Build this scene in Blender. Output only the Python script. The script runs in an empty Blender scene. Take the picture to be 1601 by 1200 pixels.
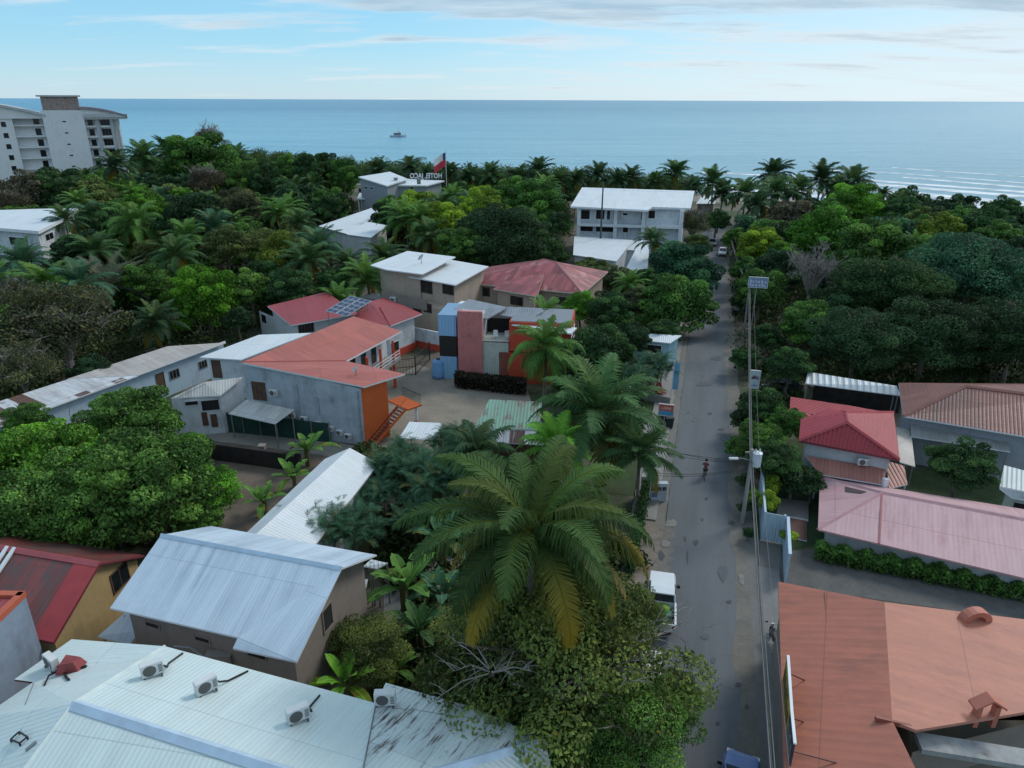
import bpy, math, random
import numpy as np
from mathutils import Vector, Matrix, Euler
from mathutils.geometry import tessellate_polygon as tess
rnd = random.Random(7)
SC = bpy.context.scene
COL = SC.collection
# ---------------------------------------------------------------- camera
IMW, IMH, FPX = 1601.0, 1200.0, 1112.0
CAMH = 30.0
PITCH = math.atan((600 - 155.5) / FPX)
ROLL = math.radians(0.2)
cam_d = bpy.data.cameras.new('camera'); cam = bpy.data.objects.new('camera', cam_d); COL.objects.link(cam)
cam_d.sensor_width = 36; cam_d.lens = 36 * FPX / IMW
cam_d.clip_start = 0.5; cam_d.clip_end = 200000
CROT = Matrix.Rotation(math.pi / 2 - PITCH, 3, 'X') @ Matrix.Rotation(ROLL, 3, 'Z')
cam.matrix_world = Matrix.Translation((0, 0, CAMH)) @ CROT.to_4x4()
SC.camera = cam
def ray(px, py):
    return CROT @ Vector(((px - IMW / 2) / FPX, -(py - IMH / 2) / FPX, -1))
def P(px, py, z=0.0):
    d = ray(px, py); t = (z - CAMH) / d.z
    return Vector((d.x * t, d.y * t, z))
def depth(v):
    return -(CROT.transposed() @ (Vector(v) - Vector((0, 0, CAMH)))).z
def proj(v):
    q = CROT.transposed() @ (Vector(v) - Vector((0, 0, CAMH)))
    return (IMW / 2 + FPX * q.x / -q.z, IMH / 2 - FPX * q.y / -q.z)
def on_wall(A, B, px, py):
    n = Vector((B.y - A.y, A.x - B.x, 0)); d = ray(px, py)
    t = n.dot(Vector((A.x, A.y, 0)) - Vector((0, 0, 0))) / n.dot(d)
    return Vector((d.x * t, d.y * t, CAMH + d.z * t))
# ---------------------------------------------------------------- objects
WL = {}
def tag(o, label=None, cat=None, group=None, kind=None):
    if label: o['label'] = label
    if cat: o['category'] = cat
    if group: o['group'] = group
    if kind: o['kind'] = kind
    return o
def empty(name, loc, label=None, cat=None, group=None, rz=0.0):
    o = bpy.data.objects.new(name, None); COL.objects.link(o)
    o.empty_display_size = .3
    o.location = loc; o.rotation_euler = (0, 0, rz); WL[o.name] = Vector(loc)
    return tag(o, label, cat, group)
class MB:
    def __init__(s): s.v = []; s.f = []; s.uv = []; s.mi = []
    def face(s, pts, uv=None, mi=0):
        b = len(s.v); s.v += [tuple(p) for p in pts]; s.f.append(tuple(range(b, b + len(pts))))
        s.uv.append(uv or [(0, 0)] * len(pts)); s.mi.append(mi)
    def wall(s, A, B, z0, za, zb=None, mi=0):
        zb = za if zb is None else zb
        L = (Vector((B.x, B.y)) - Vector((A.x, A.y))).length
        s.face([(A.x, A.y, z0), (B.x, B.y, z0), (B.x, B.y, zb), (A.x, A.y, za)], [(0, z0), (L, z0), (L, zb), (0, za)], mi)
    def hexa(s, b, t, mi=0):
        n = len(b)
        s.face(list(reversed(b)), mi=mi); s.face(t, mi=mi)
        for i in range(n):
            j = (i + 1) % n
            L = (Vector(b[j]) - Vector(b[i])).length; H = (Vector(t[i]) - Vector(b[i])).length
            s.face([b[i], b[j], t[j], t[i]], [(0, 0), (L, 0), (L, H), (0, H)], mi)
    def box(s, c, size, rz=0.0, mi=0):
        x, y, z = [k / 2 for k in size]; cs, sn = math.cos(rz), math.sin(rz)
        q = lambda a, b_, d: (c[0] + a * cs - b_ * sn, c[1] + a * sn + b_ * cs, c[2] + d)
        s.hexa([q(-x, -y, -z), q(x, -y, -z), q(x, y, -z), q(-x, y, -z)], [q(-x, -y, z), q(x, -y, z), q(x, y, z), q(-x, y, z)], mi)
    def obox(s, O, ux, uy, uz, mi=0):
        O = Vector(O)
        b = [O, O + ux, O + ux + uy, O + uy]
        if ux.cross(uy).dot(uz) < 0: b = [O, O + uy, O + ux + uy, O + ux]
        s.hexa(b, [p + uz for p in b], mi)
    def bar(s, A, B, w, h, mi=0):
        A = Vector(A); B = Vector(B); d = (B - A)
        side = d.cross(Vector((0, 0, 1)))
        side = side.normalized() if side.length > 1e-6 else Vector((1, 0, 0))
        up = side.cross(d).normalized()
        s.obox(A - side * w / 2 - up * h / 2, d, side * w, up * h, mi)
    def tube(s, pts, rads, n=6, mi=0, cap=True):
        pts = [Vector(p) for p in pts]
        if not isinstance(rads, (list, tuple)): rads = [rads] * len(pts)
        rings = []
        for i, p in enumerate(pts):
            d = (pts[min(i + 1, len(pts) - 1)] - pts[max(i - 1, 0)]).normalized()
            a = d.cross(Vector((0, 0, 1))) if abs(d.z) < .95 else d.cross(Vector((1, 0, 0)))
            a.normalize(); b = d.cross(a)
            rings.append([p + (a * math.cos(2 * math.pi * k / n) + b * math.sin(2 * math.pi * k / n)) * rads[i] for k in range(n)])
        b0 = len(s.v)
        for r in rings: s.v += [tuple(p) for p in r]
        for i in range(len(rings) - 1):
            for k in range(n):
                k2 = (k + 1) % n
                s.f.append((b0 + i * n + k, b0 + (i + 1) * n + k, b0 + (i + 1) * n + k2, b0 + i * n + k2)); s.uv.append([(0, 0)] * 4); s.mi.append(mi)
        if cap:
            s.f.append(tuple(b0 + k for k in range(n))); s.uv.append([(0, 0)] * n); s.mi.append(mi)
            e = b0 + (len(rings) - 1) * n
            s.f.append(tuple(e + k for k in reversed(range(n)))); s.uv.append([(0, 0)] * n); s.mi.append(mi)
    def lathe(s, c, prof, n=16, mi=0):
        s.tube([(c[0], c[1], c[2] + z) for r, z in prof], [max(r, 1e-3) for r, z in prof], n, mi)
    def build(s, name, mats, parent=None, smooth=False, bevel=0):
        off = WL[parent.name] if parent else Vector((0, 0, 0))
        me = bpy.data.meshes.new(name)
        v = s.v if off.length == 0 else [(a - off.x, b - off.y, c - off.z) for a, b, c in s.v]
        me.from_pydata(v, [], s.f)
        ul = me.uv_layers.new(name='UVMap')
        ul.data.foreach_set('uv', [k for f in s.uv for p in f for k in p])
        if not isinstance(mats, (list, tuple)): mats = [mats]
        for m in mats: me.materials.append(m)
        me.polygons.foreach_set('material_index', s.mi)
        if smooth: me.polygons.foreach_set('use_smooth', [True] * len(s.f))
        me.update()
        o = bpy.data.objects.new(name, me); COL.objects.link(o)
        if parent: o.parent = parent
        WL[o.name] = off
        if bevel:
            import bmesh
            bm = bmesh.new(); bm.from_mesh(me); bmesh.ops.remove_doubles(bm, verts=bm.verts, dist=1e-4)
            bmesh.ops.bevel(bm, geom=list(bm.edges), offset=bevel, segments=2, affect='EDGES', clamp_overlap=True)
            bm.to_mesh(me); bm.free()
        return o
# ---------------------------------------------------------------- materials
def new_mat(name):
    m = bpy.data.materials.new(name); m.use_nodes = True
    nt = m.node_tree; return m, nt, nt.nodes['Principled BSDF']
def N(nt, t, **kw):
    n = nt.nodes.new(t)
    for k, v in kw.items():
        if k == 'ins':
            for a, b in v.items(): n.inputs[a].default_value = b
        else: setattr(n, k, v)
    return n
def lk(nt, a, b): nt.links.new(a, b)
def ramp(nt, src, a, b, lo=0.0, hi=1.0):
    r = N(nt, 'ShaderNodeMapRange'); r.inputs['From Min'].default_value = a; r.inputs['From Max'].default_value = b
    r.inputs['To Min'].default_value = lo; r.inputs['To Max'].default_value = hi
    lk(nt, src, r.inputs['Value']); return r.outputs[0]
def mixc(nt, fac, a, b):
    m = N(nt, 'ShaderNodeMix', data_type='RGBA')
    for k, s in ((6, a), (7, b)):
        if isinstance(s, (tuple, list)): m.inputs[k].default_value = (s[0], s[1], s[2], 1)
        else: lk(nt, s, m.inputs[k])
    if isinstance(fac, (int, float)): m.inputs[0].default_value = fac
    else: lk(nt, fac, m.inputs[0])
    return m.outputs[2]
def math_(nt, op, a, b=None):
    m = N(nt, 'ShaderNodeMath', operation=op)
    for k, s in ((0, a), (1, b)):
        if s is None: continue
        if isinstance(s, (int, float)): m.inputs[k].default_value = s
        else: lk(nt, s, m.inputs[k])
    return m.outputs[0]
def noise(nt, vec, scale, detail=4.0, rough=.55):
    n = N(nt, 'ShaderNodeTexNoise'); n.inputs['Scale'].default_value = scale; n.inputs['Detail'].default_value = detail; n.inputs['Roughness'].default_value = rough
    if vec is not None: lk(nt, vec, n.inputs['Vector'])
    return n.outputs['Fac']
def scaled(nt, vec, sx, sy, sz=1.0):
    m = N(nt, 'ShaderNodeMapping'); m.inputs['Scale'].default_value = (sx, sy, sz); lk(nt, vec, m.inputs['Vector']); return m.outputs[0]
def coords(nt): return N(nt, 'ShaderNodeNewGeometry').outputs['Position']
def dark(c, k): return (c[0] * k, c[1] * k, c[2] * k)
_MC = {}
def plain(name, c, rough=.6, metal=0.0, var=.12, scale=1.5):
    key = ('p', name)
    if key in _MC: return _MC[key]
    m, nt, b = new_mat(name)
    n = noise(nt, coords(nt), scale, 5)
    lk(nt, mixc(nt, ramp(nt, n, .3, .7), dark(c, 1 - var), dark(c, 1 + var)), b.inputs['Base Color'])
    b.inputs['Roughness'].default_value = rough; b.inputs['Metallic'].default_value = metal
    _MC[key] = m; return m
def plaster(name, c, dirt=(.12, .11, .10), amt=.35, scale=.6):
    m, nt, b = new_mat(name)
    p = coords(nt)
    n1 = noise(nt, p, scale, 6, .65)
    n2 = noise(nt, scaled(nt, p, 2.2, 2.2, .25), 1.0, 4)
    f = math_(nt, 'MULTIPLY', ramp(nt, n1, .42, .75), ramp(nt, n2, .3, .75))
    f = math_(nt, 'MULTIPLY', f, amt * 2.2)
    col = mixc(nt, ramp(nt, noise(nt, p, 3.0, 3), .3, .7), dark(c, .93), dark(c, 1.05))
    lk(nt, mixc(nt, f, col, dirt), b.inputs['Base Color'])
    b.inputs['Roughness'].default_value = .85
    bp = N(nt, 'ShaderNodeBump'); bp.inputs['Strength'].default_value = .25; bp.inputs['Distance'].default_value = .02
    lk(nt, noise(nt, p, 14.0, 4), bp.inputs['Height']); lk(nt, bp.outputs[0], b.inputs['Normal'])
    return m
def tin(name, c, stain, rib=.25, depth_=.03, stain_amt=.5, rust=None, rust_at=.62, panel=.9, rough=.45, tile=0.0, metal=0.0, vs=.18, pv=.10, rsc=(1.0, .42), prust=None):
    """ribbed sheet metal / tile roof; uv in metres, u along the eave, v up the slope"""
    m, nt, b = new_mat(name)
    uv = N(nt, 'ShaderNodeUVMap', uv_map='UVMap').outputs[0]
    sx = N(nt, 'ShaderNodeSeparateXYZ'); lk(nt, uv, sx.inputs[0])
    wn = N(nt, 'ShaderNodeTexWhiteNoise', noise_dimensions='2D')
    cb = N(nt, 'ShaderNodeCombineXYZ')
    lk(nt, math_(nt, 'FLOOR', math_(nt, 'DIVIDE', sx.outputs[0], panel)), cb.inputs[0])
    lk(nt, math_(nt, 'FLOOR', math_(nt, 'DIVIDE', sx.outputs[1], panel * 4.1)), cb.inputs[1]); lk(nt, cb.outputs[0], wn.inputs['Vector'])
    col = mixc(nt, wn.outputs['Value'], dark(c, 1 - pv), dark(c, 1 + pv))
    st = noise(nt, scaled(nt, uv, 1.6, vs), 1.0, 6, .7)
    big = noise(nt, uv, .23, 5, .6)
    f = math_(nt, 'MULTIPLY', ramp(nt, st, .42, .72), ramp(nt, big, .3, .66))
    col = mixc(nt, math_(nt, 'MULTIPLY', f, stain_amt * 1.6), col, stain)
    fine = noise(nt, uv, 5.0, 5, .7)
    col = mixc(nt, math_(nt, 'MULTIPLY', ramp(nt, fine, .5, .78), .25), col, stain)
    # end-lap line of the sheets
    lap = math_(nt, 'FRACT', math_(nt, 'DIVIDE', sx.outputs[1], panel * 4.1))
    col = mixc(nt, math_(nt, 'MULTIPLY', math_(nt, 'LESS_THAN', lap, .012), .45), col, dark(stain, .7))
    if rust:
        rn = noise(nt, scaled(nt, uv, *rsc), .9, 7, .72)
        rb = noise(nt, uv, .16, 3)
        rf = ramp(nt, math_(nt, 'ADD', rn, math_(nt, 'MULTIPLY', rb, .5)), rust_at + .22, rust_at + .32)
        col = mixc(nt, rf, col, rust)
    if prust: col = mixc(nt, math_(nt, 'MULTIPLY', math_(nt, 'GREATER_THAN', wn.outputs['Value'], prust), ramp(nt, st, .30, .45)), col, rust)
    lk(nt, col, b.inputs['Base Color'])
    b.inputs['Roughness'].default_value = rough; b.inputs['Metallic'].default_value = metal
    h = math_(nt, 'SINE', math_(nt, 'MULTIPLY', sx.outputs[0], 2 * math.pi / rib))
    h = math_(nt, 'POWER', math_(nt, 'ADD', math_(nt, 'MULTIPLY', h, .5), .5), 1.8)
    if tile:
        fr = math_(nt, 'FRACT', math_(nt, 'DIVIDE', sx.outputs[1], tile))
        h = math_(nt, 'ADD', h, math_(nt, 'MULTIPLY', fr, -.8))
    h = math_(nt, 'ADD', h, math_(nt, 'MULTIPLY', noise(nt, uv, 1.1, 3), .6))
    bp = N(nt, 'ShaderNodeBump'); bp.inputs['Strength'].default_value = .8; bp.inputs['Distance'].default_value = depth_
    lk(nt, h, bp.inputs['Height']); lk(nt, bp.outputs[0], b.inputs['Normal'])
    return m
def leaf_mat():
    m, nt, b = new_mat('foliage')
    oi = N(nt, 'ShaderNodeObjectInfo'); at = N(nt, 'ShaderNodeAttribute', attribute_name='tone'); ye = N(nt, 'ShaderNodeAttribute', attribute_name='yel')
    t = at.outputs['Fac']
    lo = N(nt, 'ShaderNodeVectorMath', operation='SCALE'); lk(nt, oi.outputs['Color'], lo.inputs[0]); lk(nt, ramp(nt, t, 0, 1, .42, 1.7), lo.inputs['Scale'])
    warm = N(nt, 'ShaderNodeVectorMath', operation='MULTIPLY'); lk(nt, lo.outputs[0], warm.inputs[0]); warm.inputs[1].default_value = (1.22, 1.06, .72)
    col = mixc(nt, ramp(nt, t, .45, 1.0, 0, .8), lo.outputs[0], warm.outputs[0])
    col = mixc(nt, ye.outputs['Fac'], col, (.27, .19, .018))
    lk(nt, col, b.inputs['Base Color']); b.inputs['Roughness'].default_value = .62
    b.inputs['Specular IOR Level'].default_value = .14
    tr = N(nt, 'ShaderNodeBsdfTranslucent'); lk(nt, col, tr.inputs[0])
    mx = N(nt, 'ShaderNodeMixShader'); mx.inputs[0].default_value = .22
    lk(nt, b.outputs[0], mx.inputs[1]); lk(nt, tr.outputs[0], mx.inputs[2])
    lk(nt, mx.outputs[0], nt.nodes['Material Output'].inputs['Surface'])
    return m
LEAF = leaf_mat()
BARK = plain('bark', (.16, .13, .10), .9, var=.35, scale=6)
PALMBARK = plain('palm_bark', (.15, .125, .105), .9, var=.3, scale=5)
TWIG = plain('twig', (.26, .235, .21), .9, var=.25, scale=5)
DARKGLASS = plain('dark_glass', (.012, .016, .02), .12, var=.3)
BLUEGLASS = plain('blue_glass', (.03, .06, .09), .08, var=.2)
VOID = plain('opening_shade', (.018, .016, .016), .9, var=.4)  # flat near-black colour painting the shade inside open doorways and windows
WHITE = plain('white_paint', (.70, .73, .76), .55, var=.06)
GREYM = plain('grey_metal', (.25, .26, .27), .5, .3)
BLACK = plain('black_plastic', (.012, .012, .013), .5)
CONC = plaster('concrete', (.27, .265, .25), amt=.3)
CREAM = plain('cream_trim', (.62, .56, .46), .7)
WOODBR = plain('brown_wood', (.10, .055, .035), .8, var=.3)
# ---------------------------------------------------------------- building helpers
def inset_poly(pts, d):
    n = len(pts); out = []
    for i in range(n):
        p0, p1, p2 = pts[i - 1], pts[i], pts[(i + 1) % n]
        e1 = Vector((p1.x - p0.x, p1.y - p0.y)).normalized(); e2 = Vector((p2.x - p1.x, p2.y - p1.y)).normalized()
        n1 = Vector((-e1.y, e1.x)); n2 = Vector((-e2.y, e2.x))
        b = n1 + n2
        k = 1 + n1.dot(n2)
        b = b / k if k > .2 else n1
        out.append(Vector((p1.x + b.x * d, p1.y + b.y * d, p1.z)))
    return out
def ccw(pts):
    a = sum(pts[i - 1].x * pts[i].y - pts[i].x * pts[i - 1].y for i in range(len(pts)))
    return list(pts) if a > 0 else list(reversed(pts))
def roof(parent, planes, mat, thick=.12, name='roof', rimmat=None):
    mb = MB(); edges = {}
    key = lambda p: (round(p.x, 3), round(p.y, 3), round(p.z, 3))
    dz = Vector((0, 0, -thick))
    for pl in planes:
        pl = ccw(pl)
        n = Vector((0, 0, 0))
        for i in range(len(pl)):
            a, b_ = pl[i - 1], pl[i]
            n += Vector(((a.y - b_.y) * (a.z + b_.z), (a.z - b_.z) * (a.x + b_.x), (a.x - b_.x) * (a.y + b_.y)))
        n.normalize()
        u = Vector((-n.y, n.x, 0))
        u = u.normalized() if u.length > 1e-3 else Vector((1, 0, 0))
        v = n.cross(u)
        tris = [(0, 1, 2)] if len(pl) == 3 else tess([[Vector((p.x, p.y, 0)) for p in pl]])
        for t in tris:
            q = ccw([pl[i] for i in t])
            mb.face(q, [(p.dot(u), p.dot(v)) for p in q], 0)
            mb.face([p + dz for p in reversed(q)], None, 1)
        for i in range(len(pl)):
            a, b_ = pl[i - 1], pl[i]
            edges.setdefault(frozenset((key(a), key(b_))), []).append((a, b_))
    for e in edges.values():
        if len(e) == 1:
            a, b_ = e[0]; mb.face([a + dz, b_ + dz, b_, a], None, 1)
    return mb.build(name, [mat, rimmat or WHITE], parent)
def PL(px, py, a, b, c):
    n = (b - a).cross(c - a); d = ray(px, py); O = Vector((0, 0, CAMH))
    return O + d * (n.dot(a - O) / n.dot(d))
def ridge_cap(parent, A, B, mat, w=.35, name='ridge_cap', h=.07):
    A = Vector(A) + Vector((0, 0, .05)); B = Vector(B) + Vector((0, 0, .05)); d = B - A
    s = d.cross(Vector((0, 0, 1))).normalized() * w / 2
    lo = Vector((0, 0, -.10)); up = Vector((0, 0, h))
    mb = MB()
    for q in (1, -1):
        pts = [A + s * q + lo, B + s * q + lo, B + up, A + up]
        mb.face(pts if q > 0 else list(reversed(pts)))
    mb.face([A + s + lo, A + up, A - s + lo]); mb.face([B - s + lo, B + up, B + s + lo])
    return mb.build(name, mat, parent)
def walls(parent, outline, tops, mat, z0=0.0, name='wall', drop=.14):
    """outline: plan points ccw; returns segments for windows"""
    mb = MB(); segs = []
    n = len(outline)
    for i in range(n):
        A, B = outline[i], outline[(i + 1) % n]
        mb.wall(A, B, z0, tops[i] - drop, tops[(i + 1) % n] - drop)
        segs.append((A, B))
    if drop == 0: mb.face([(p.x, p.y, t) for p, t in zip(outline, tops)])
    mb.build(name, mat, parent)
    return segs
def house(name, label, cat, outline, planes, wallmat, roofmat, inset=.4, thick=.12, rim=None, z0=0.0, group=None):
    c = sum(outline, Vector((0, 0, 0))) / len(outline)
    root = empty(name, (c.x, c.y, z0), label, cat, group)
    roof(root, planes, roofmat, thick, rimmat=rim)
    o = ccw(outline); q = inset_poly(o, inset)
    segs = walls(root, q, [p.z for p in o], wallmat, z0)
    return root, segs
def facing(segs, px, py, ground=True):
    """wall segment hit first by the pixel's ray"""
    best = None
    for A, B in segs:
        nrm = Vector((B.y - A.y, A.x - B.x, 0)); d = ray(px, py)
        if nrm.dot(d) >= 0: continue
        q = on_wall(A, B, px, py); e = B - A; e.z = 0
        t = (q - A).dot(e) / e.length_squared
        if -.03 <= t <= 1.03:
            dd = q.length
            if best is None or dd < best[0]: best = (dd, A, B)
    return (best[1], best[2]) if best else None
def opening(parent, seg, r, kind='window', frame=None, pane=None, fw=.07, bars=1, label=None):
    """r = pixel box (x0,y0,x1,y1) of the opening on the wall"""
    if seg is None: return None
    A, B = seg; e = (B - A); e.z = 0; L = e.length; e.normalize(); n = Vector((e.y, -e.x, 0))
    ym = (r[1] + r[3]) / 2; xm = (r[0] + r[2]) / 2
    pa = on_wall(A, B, r[0], ym); pb = on_wall(A, B, r[2], ym)
    u0, u1 = sorted(((pa - A).dot(e), (pb - A).dot(e)))
    z1 = on_wall(A, B, xm, r[1]).z; z0 = on_wall(A, B, xm, r[3]).z
    u0 = max(u0, .05); u1 = min(u1, L - .05)
    return opening_uv(parent, seg, u0, u1, z0, z1, kind, frame, pane, fw, bars, label)
def opening_uv(parent, seg, u0, u1, z0, z1, kind='window', frame=None, pane=None, fw=.07, bars=1, label=None):
    A, B = seg; e = (B - A); e.z = 0; e.normalize(); n = Vector((e.y, -e.x, 0))
    if u1 - u0 < .15 or z1 - z0 < .15: return None
    up = Vector((0, 0, 1))
    O = lambda u, z: Vector((A.x, A.y, 0)) + e * u + up * z
    mb = MB(); t = .06
    mb.obox(O(u0, z0) - n * .03, e * (u1 - u0), n * (t + .03), up * fw)
    mb.obox(O(u0, z1 - fw) - n * .03, e * (u1 - u0), n * (t + .03), up * fw)
    mb.obox(O(u0, z0 + fw) - n * .03, e * fw, n * (t + .03), up * (z1 - z0 - 2 * fw))
    mb.obox(O(u1 - fw, z0 + fw) - n * .03, e * fw, n * (t + .03), up * (z1 - z0 - 2 * fw))
    for k in range(bars):
        u = u0 + (u1 - u0) * (k + 1) / (bars + 1)
        mb.obox(O(u - .025, z0 + fw) - n * .03, e * .05, n * (t + .02), up * (z1 - z0 - 2 * fw))
    f = mb.build(kind, frame or WHITE, parent)
    if label: f['label'] = label
    pm = MB(); pm.obox(O(u0 + fw * .5, z0 + fw * .5) - n * .02, e * (u1 - u0 - fw), n * .045, up * (z1 - z0 - fw))
    pm.build('pane' if kind == 'window' else 'panel', pane or DARKGLASS, f)
    return f
def copy_tree(o, parent=None):
    c = o.copy(); COL.objects.link(c)
    if parent is not None: c.parent = parent
    for ch in list(o.children):
        copy_tree(ch, c)
    return c
# ================================================================ sky and light
EXPOSURE = 0.5
SUN_AZ, SUN_EL = math.radians(52), math.radians(42)      # azimuth measured from +Y towards +X
w = bpy.data.worlds.new('World'); SC.world = w; w.use_nodes = True
nt = w.node_tree; bg = nt.nodes['Background']
sky = N(nt, 'ShaderNodeTexSky', sky_type='NISHITA', sun_disc=False)
sky.sun_elevation = SUN_EL; sky.sun_rotation = SUN_AZ
sky.air_density = 1.0; sky.dust_density = .6; sky.ozone_density = 2.0
tc = N(nt, 'ShaderNodeTexCoord').outputs['Generated']
sp = N(nt, 'ShaderNodeSeparateXYZ'); lk(nt, tc, sp.inputs[0])
den = math_(nt, 'ADD', math_(nt, 'MAXIMUM', sp.outputs[2], 0.0), .07)
cb = N(nt, 'ShaderNodeCombineXYZ')
lk(nt, math_(nt, 'DIVIDE', sp.outputs[0], den), cb.inputs[0]); lk(nt, math_(nt, 'DIVIDE', sp.outputs[1], den), cb.inputs[1])
cv = scaled(nt, cb.outputs[0], .55, 1.15)
n1 = noise(nt, cv, 1.15, 8, .62)
n2 = noise(nt, scaled(nt, cb.outputs[0], .22, .5), 1.3, 5, .6)
side = ramp(nt, sp.outputs[0], -.45, .5, -.085, .10)       # the cloud bank thickens towards the sun side
hgt = ramp(nt, sp.outputs[2], .02, .15, -.05, .17)
dens = math_(nt, 'ADD', math_(nt, 'ADD', n1, math_(nt, 'MULTIPLY', math_(nt, 'SUBTRACT', n2, .5), .7)), math_(nt, 'ADD', side, hgt))
cov = ramp(nt, dens, .50, .70)
thick = ramp(nt, dens, .66, .90)
ccol = mixc(nt, thick, (5.3, 5.9, 6.3), (2.7, 3.7, 4.6))
skyc = N(nt, 'ShaderNodeVectorMath', operation='MULTIPLY'); lk(nt, sky.outputs[0], skyc.inputs[0]); skyc.inputs[1].default_value = (.80, .98, 1.12)
cr = N(nt, 'ShaderNodeValToRGB'); lk(nt, sp.outputs[2], cr.inputs[0]); el = cr.color_ramp.elements
el[0].position = 0.0; el[0].color = (.44, .58, .67, 1); el[1].position = .06; el[1].color = (.25, .50, .66, 1)
e_ = el.new(.17); e_.color = (.15, .42, .62, 1); e_ = el.new(.5); e_.color = (.20, .38, .58, 1)
gr_ = N(nt, 'ShaderNodeVectorMath', operation='SCALE'); lk(nt, cr.outputs[0], gr_.inputs[0]); gr_.inputs['Scale'].default_value = 10.0
base = mixc(nt, .72, skyc.outputs[0], gr_.outputs[0])
veil = math_(nt, 'MULTIPLY', ramp(nt, sp.outputs[0], -.15, .55), ramp(nt, sp.outputs[2], .02, .22, .75, .15))
base = mixc(nt, veil, base, (5.6, 6.4, 6.9))
bandn = noise(nt, scaled(nt, cb.outputs[0], .10, .55), 1.0, 5, .6)
bz = math_(nt, 'ADD', sp.outputs[2], math_(nt, 'ADD', math_(nt, 'MULTIPLY', math_(nt, 'SUBTRACT', n1, .5), .13), math_(nt, 'MULTIPLY', math_(nt, 'SUBTRACT', bandn, .5), .12)))
band = math_(nt, 'MULTIPLY', ramp(nt, bz, .084, .104), ramp(nt, math_(nt, 'ADD', sp.outputs[0], math_(nt, 'MULTIPLY', math_(nt, 'SUBTRACT', bandn, .5), .8)), -.36, -.18))
n3 = noise(nt, scaled(nt, cb.outputs[0], .9, 2.2), 1.0, 7, .65)
bcol = mixc(nt, ramp(nt, n3, .38, .66), (2.5, 3.5, 4.45), (4.6, 5.4, 6.0))
cov = math_(nt, 'MAXIMUM', cov, math_(nt, 'MULTIPLY', band, .9)); 
ccol = mixc(nt, math_(nt, 'MULTIPLY', band, .9), ccol, bcol)
lk(nt, mixc(nt, math_(nt, 'MULTIPLY', cov, .85), base, ccol), bg.inputs['Color'])
bg.inputs['Strength'].default_value = .1
sd = bpy.data.lights.new('sun', 'SUN'); sun = bpy.data.objects.new('sun', sd); COL.objects.link(sun)
sd.energy = 1.3; sd.angle = math.radians(16); sd.color = (1, .95, .88)
sdir = Vector((math.sin(SUN_AZ) * math.cos(SUN_EL), math.cos(SUN_AZ) * math.cos(SUN_EL), math.sin(SUN_EL)))
sun.rotation_euler = sdir.to_track_quat('Z', 'Y').to_euler()
SC.view_settings.view_transform = 'Standard'; SC.view_settings.look = 'None'
SC.view_settings.exposure = EXPOSURE; SC.view_settings.gamma = 1.0
SC.cycles.max_bounces = 6; SC.cycles.diffuse_bounces = 3; SC.cycles.glossy_bounces = 2; SC.cycles.transmission_bounces = 2
SC.cycles.use_denoising = True
# ================================================================ ground, beach, sea
RD = Vector((math.sin(math.radians(14.95)), math.cos(math.radians(14.95)), 0))   # road direction
RN = Vector((RD.y, -RD.x, 0))                                                    # to its right
def ground_mat():
    m, nt, b = new_mat('earth_and_grass')
    p = coords(nt)
    a = noise(nt, p, .09, 6, .6); c = noise(nt, p, 1.2, 6, .7)
    col = mixc(nt, ramp(nt, c, .3, .7), (.085, .072, .056), (.16, .135, .105))
    g = mixc(nt, ramp(nt, c, .3, .7), (.022, .042, .014), (.055, .085, .028))
    lk(nt, mixc(nt, ramp(nt, a, .45, .56), col, g), b.inputs['Base Color']); b.inputs['Roughness'].default_value = .95
    bp = N(nt, 'ShaderNodeBump'); bp.inputs['Strength'].default_value = .6; bp.inputs['Distance'].default_value = .12
    lk(nt, noise(nt, p, 3.0, 6), bp.inputs['Height']); lk(nt, bp.outputs[0], b.inputs['Normal'])
    return m
SHORE = [(900, -150), (420, 55), (230, 140), (140, 212), (98, 262), (0, 300), (-200, 368), (-600, 520), (-1500, 760)]
mb = MB()
inner = [Vector((x, y, 0)) for x, y in SHORE]
land = [p - Vector((.1, 1, 0)) * 42 for p in inner]
mb.face([Vector((900, -600, 0))] + land + [Vector((-1500, -600, 0))])
tag(mb.build('ground', ground_mat()), 'brown earth and patchy grass of the town plots', 'ground', kind='structure')
m, nt, b = new_mat('beach_sand')
p = coords(nt); lk(nt, mixc(nt, ramp(nt, noise(nt, p, .3, 6), .3, .7), (.20, .18, .155), (.30, .275, .24)), b.inputs['Base Color']); b.inputs['Roughness'].default_value = .8
mb = MB()
for i in range(len(land) - 1):
    o2 = Vector((.1, 1, 0)) * 30 + Vector((0, 0, -3.2)); up = Vector((0, 0, -.02))
    mb.face([land[i] + up, land[i + 1] + up, inner[i + 1] + o2, inner[i] + o2])
o = mb.build('beach', m); tag(o, 'grey sand beach behind the palms', 'beach', kind='structure')
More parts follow.
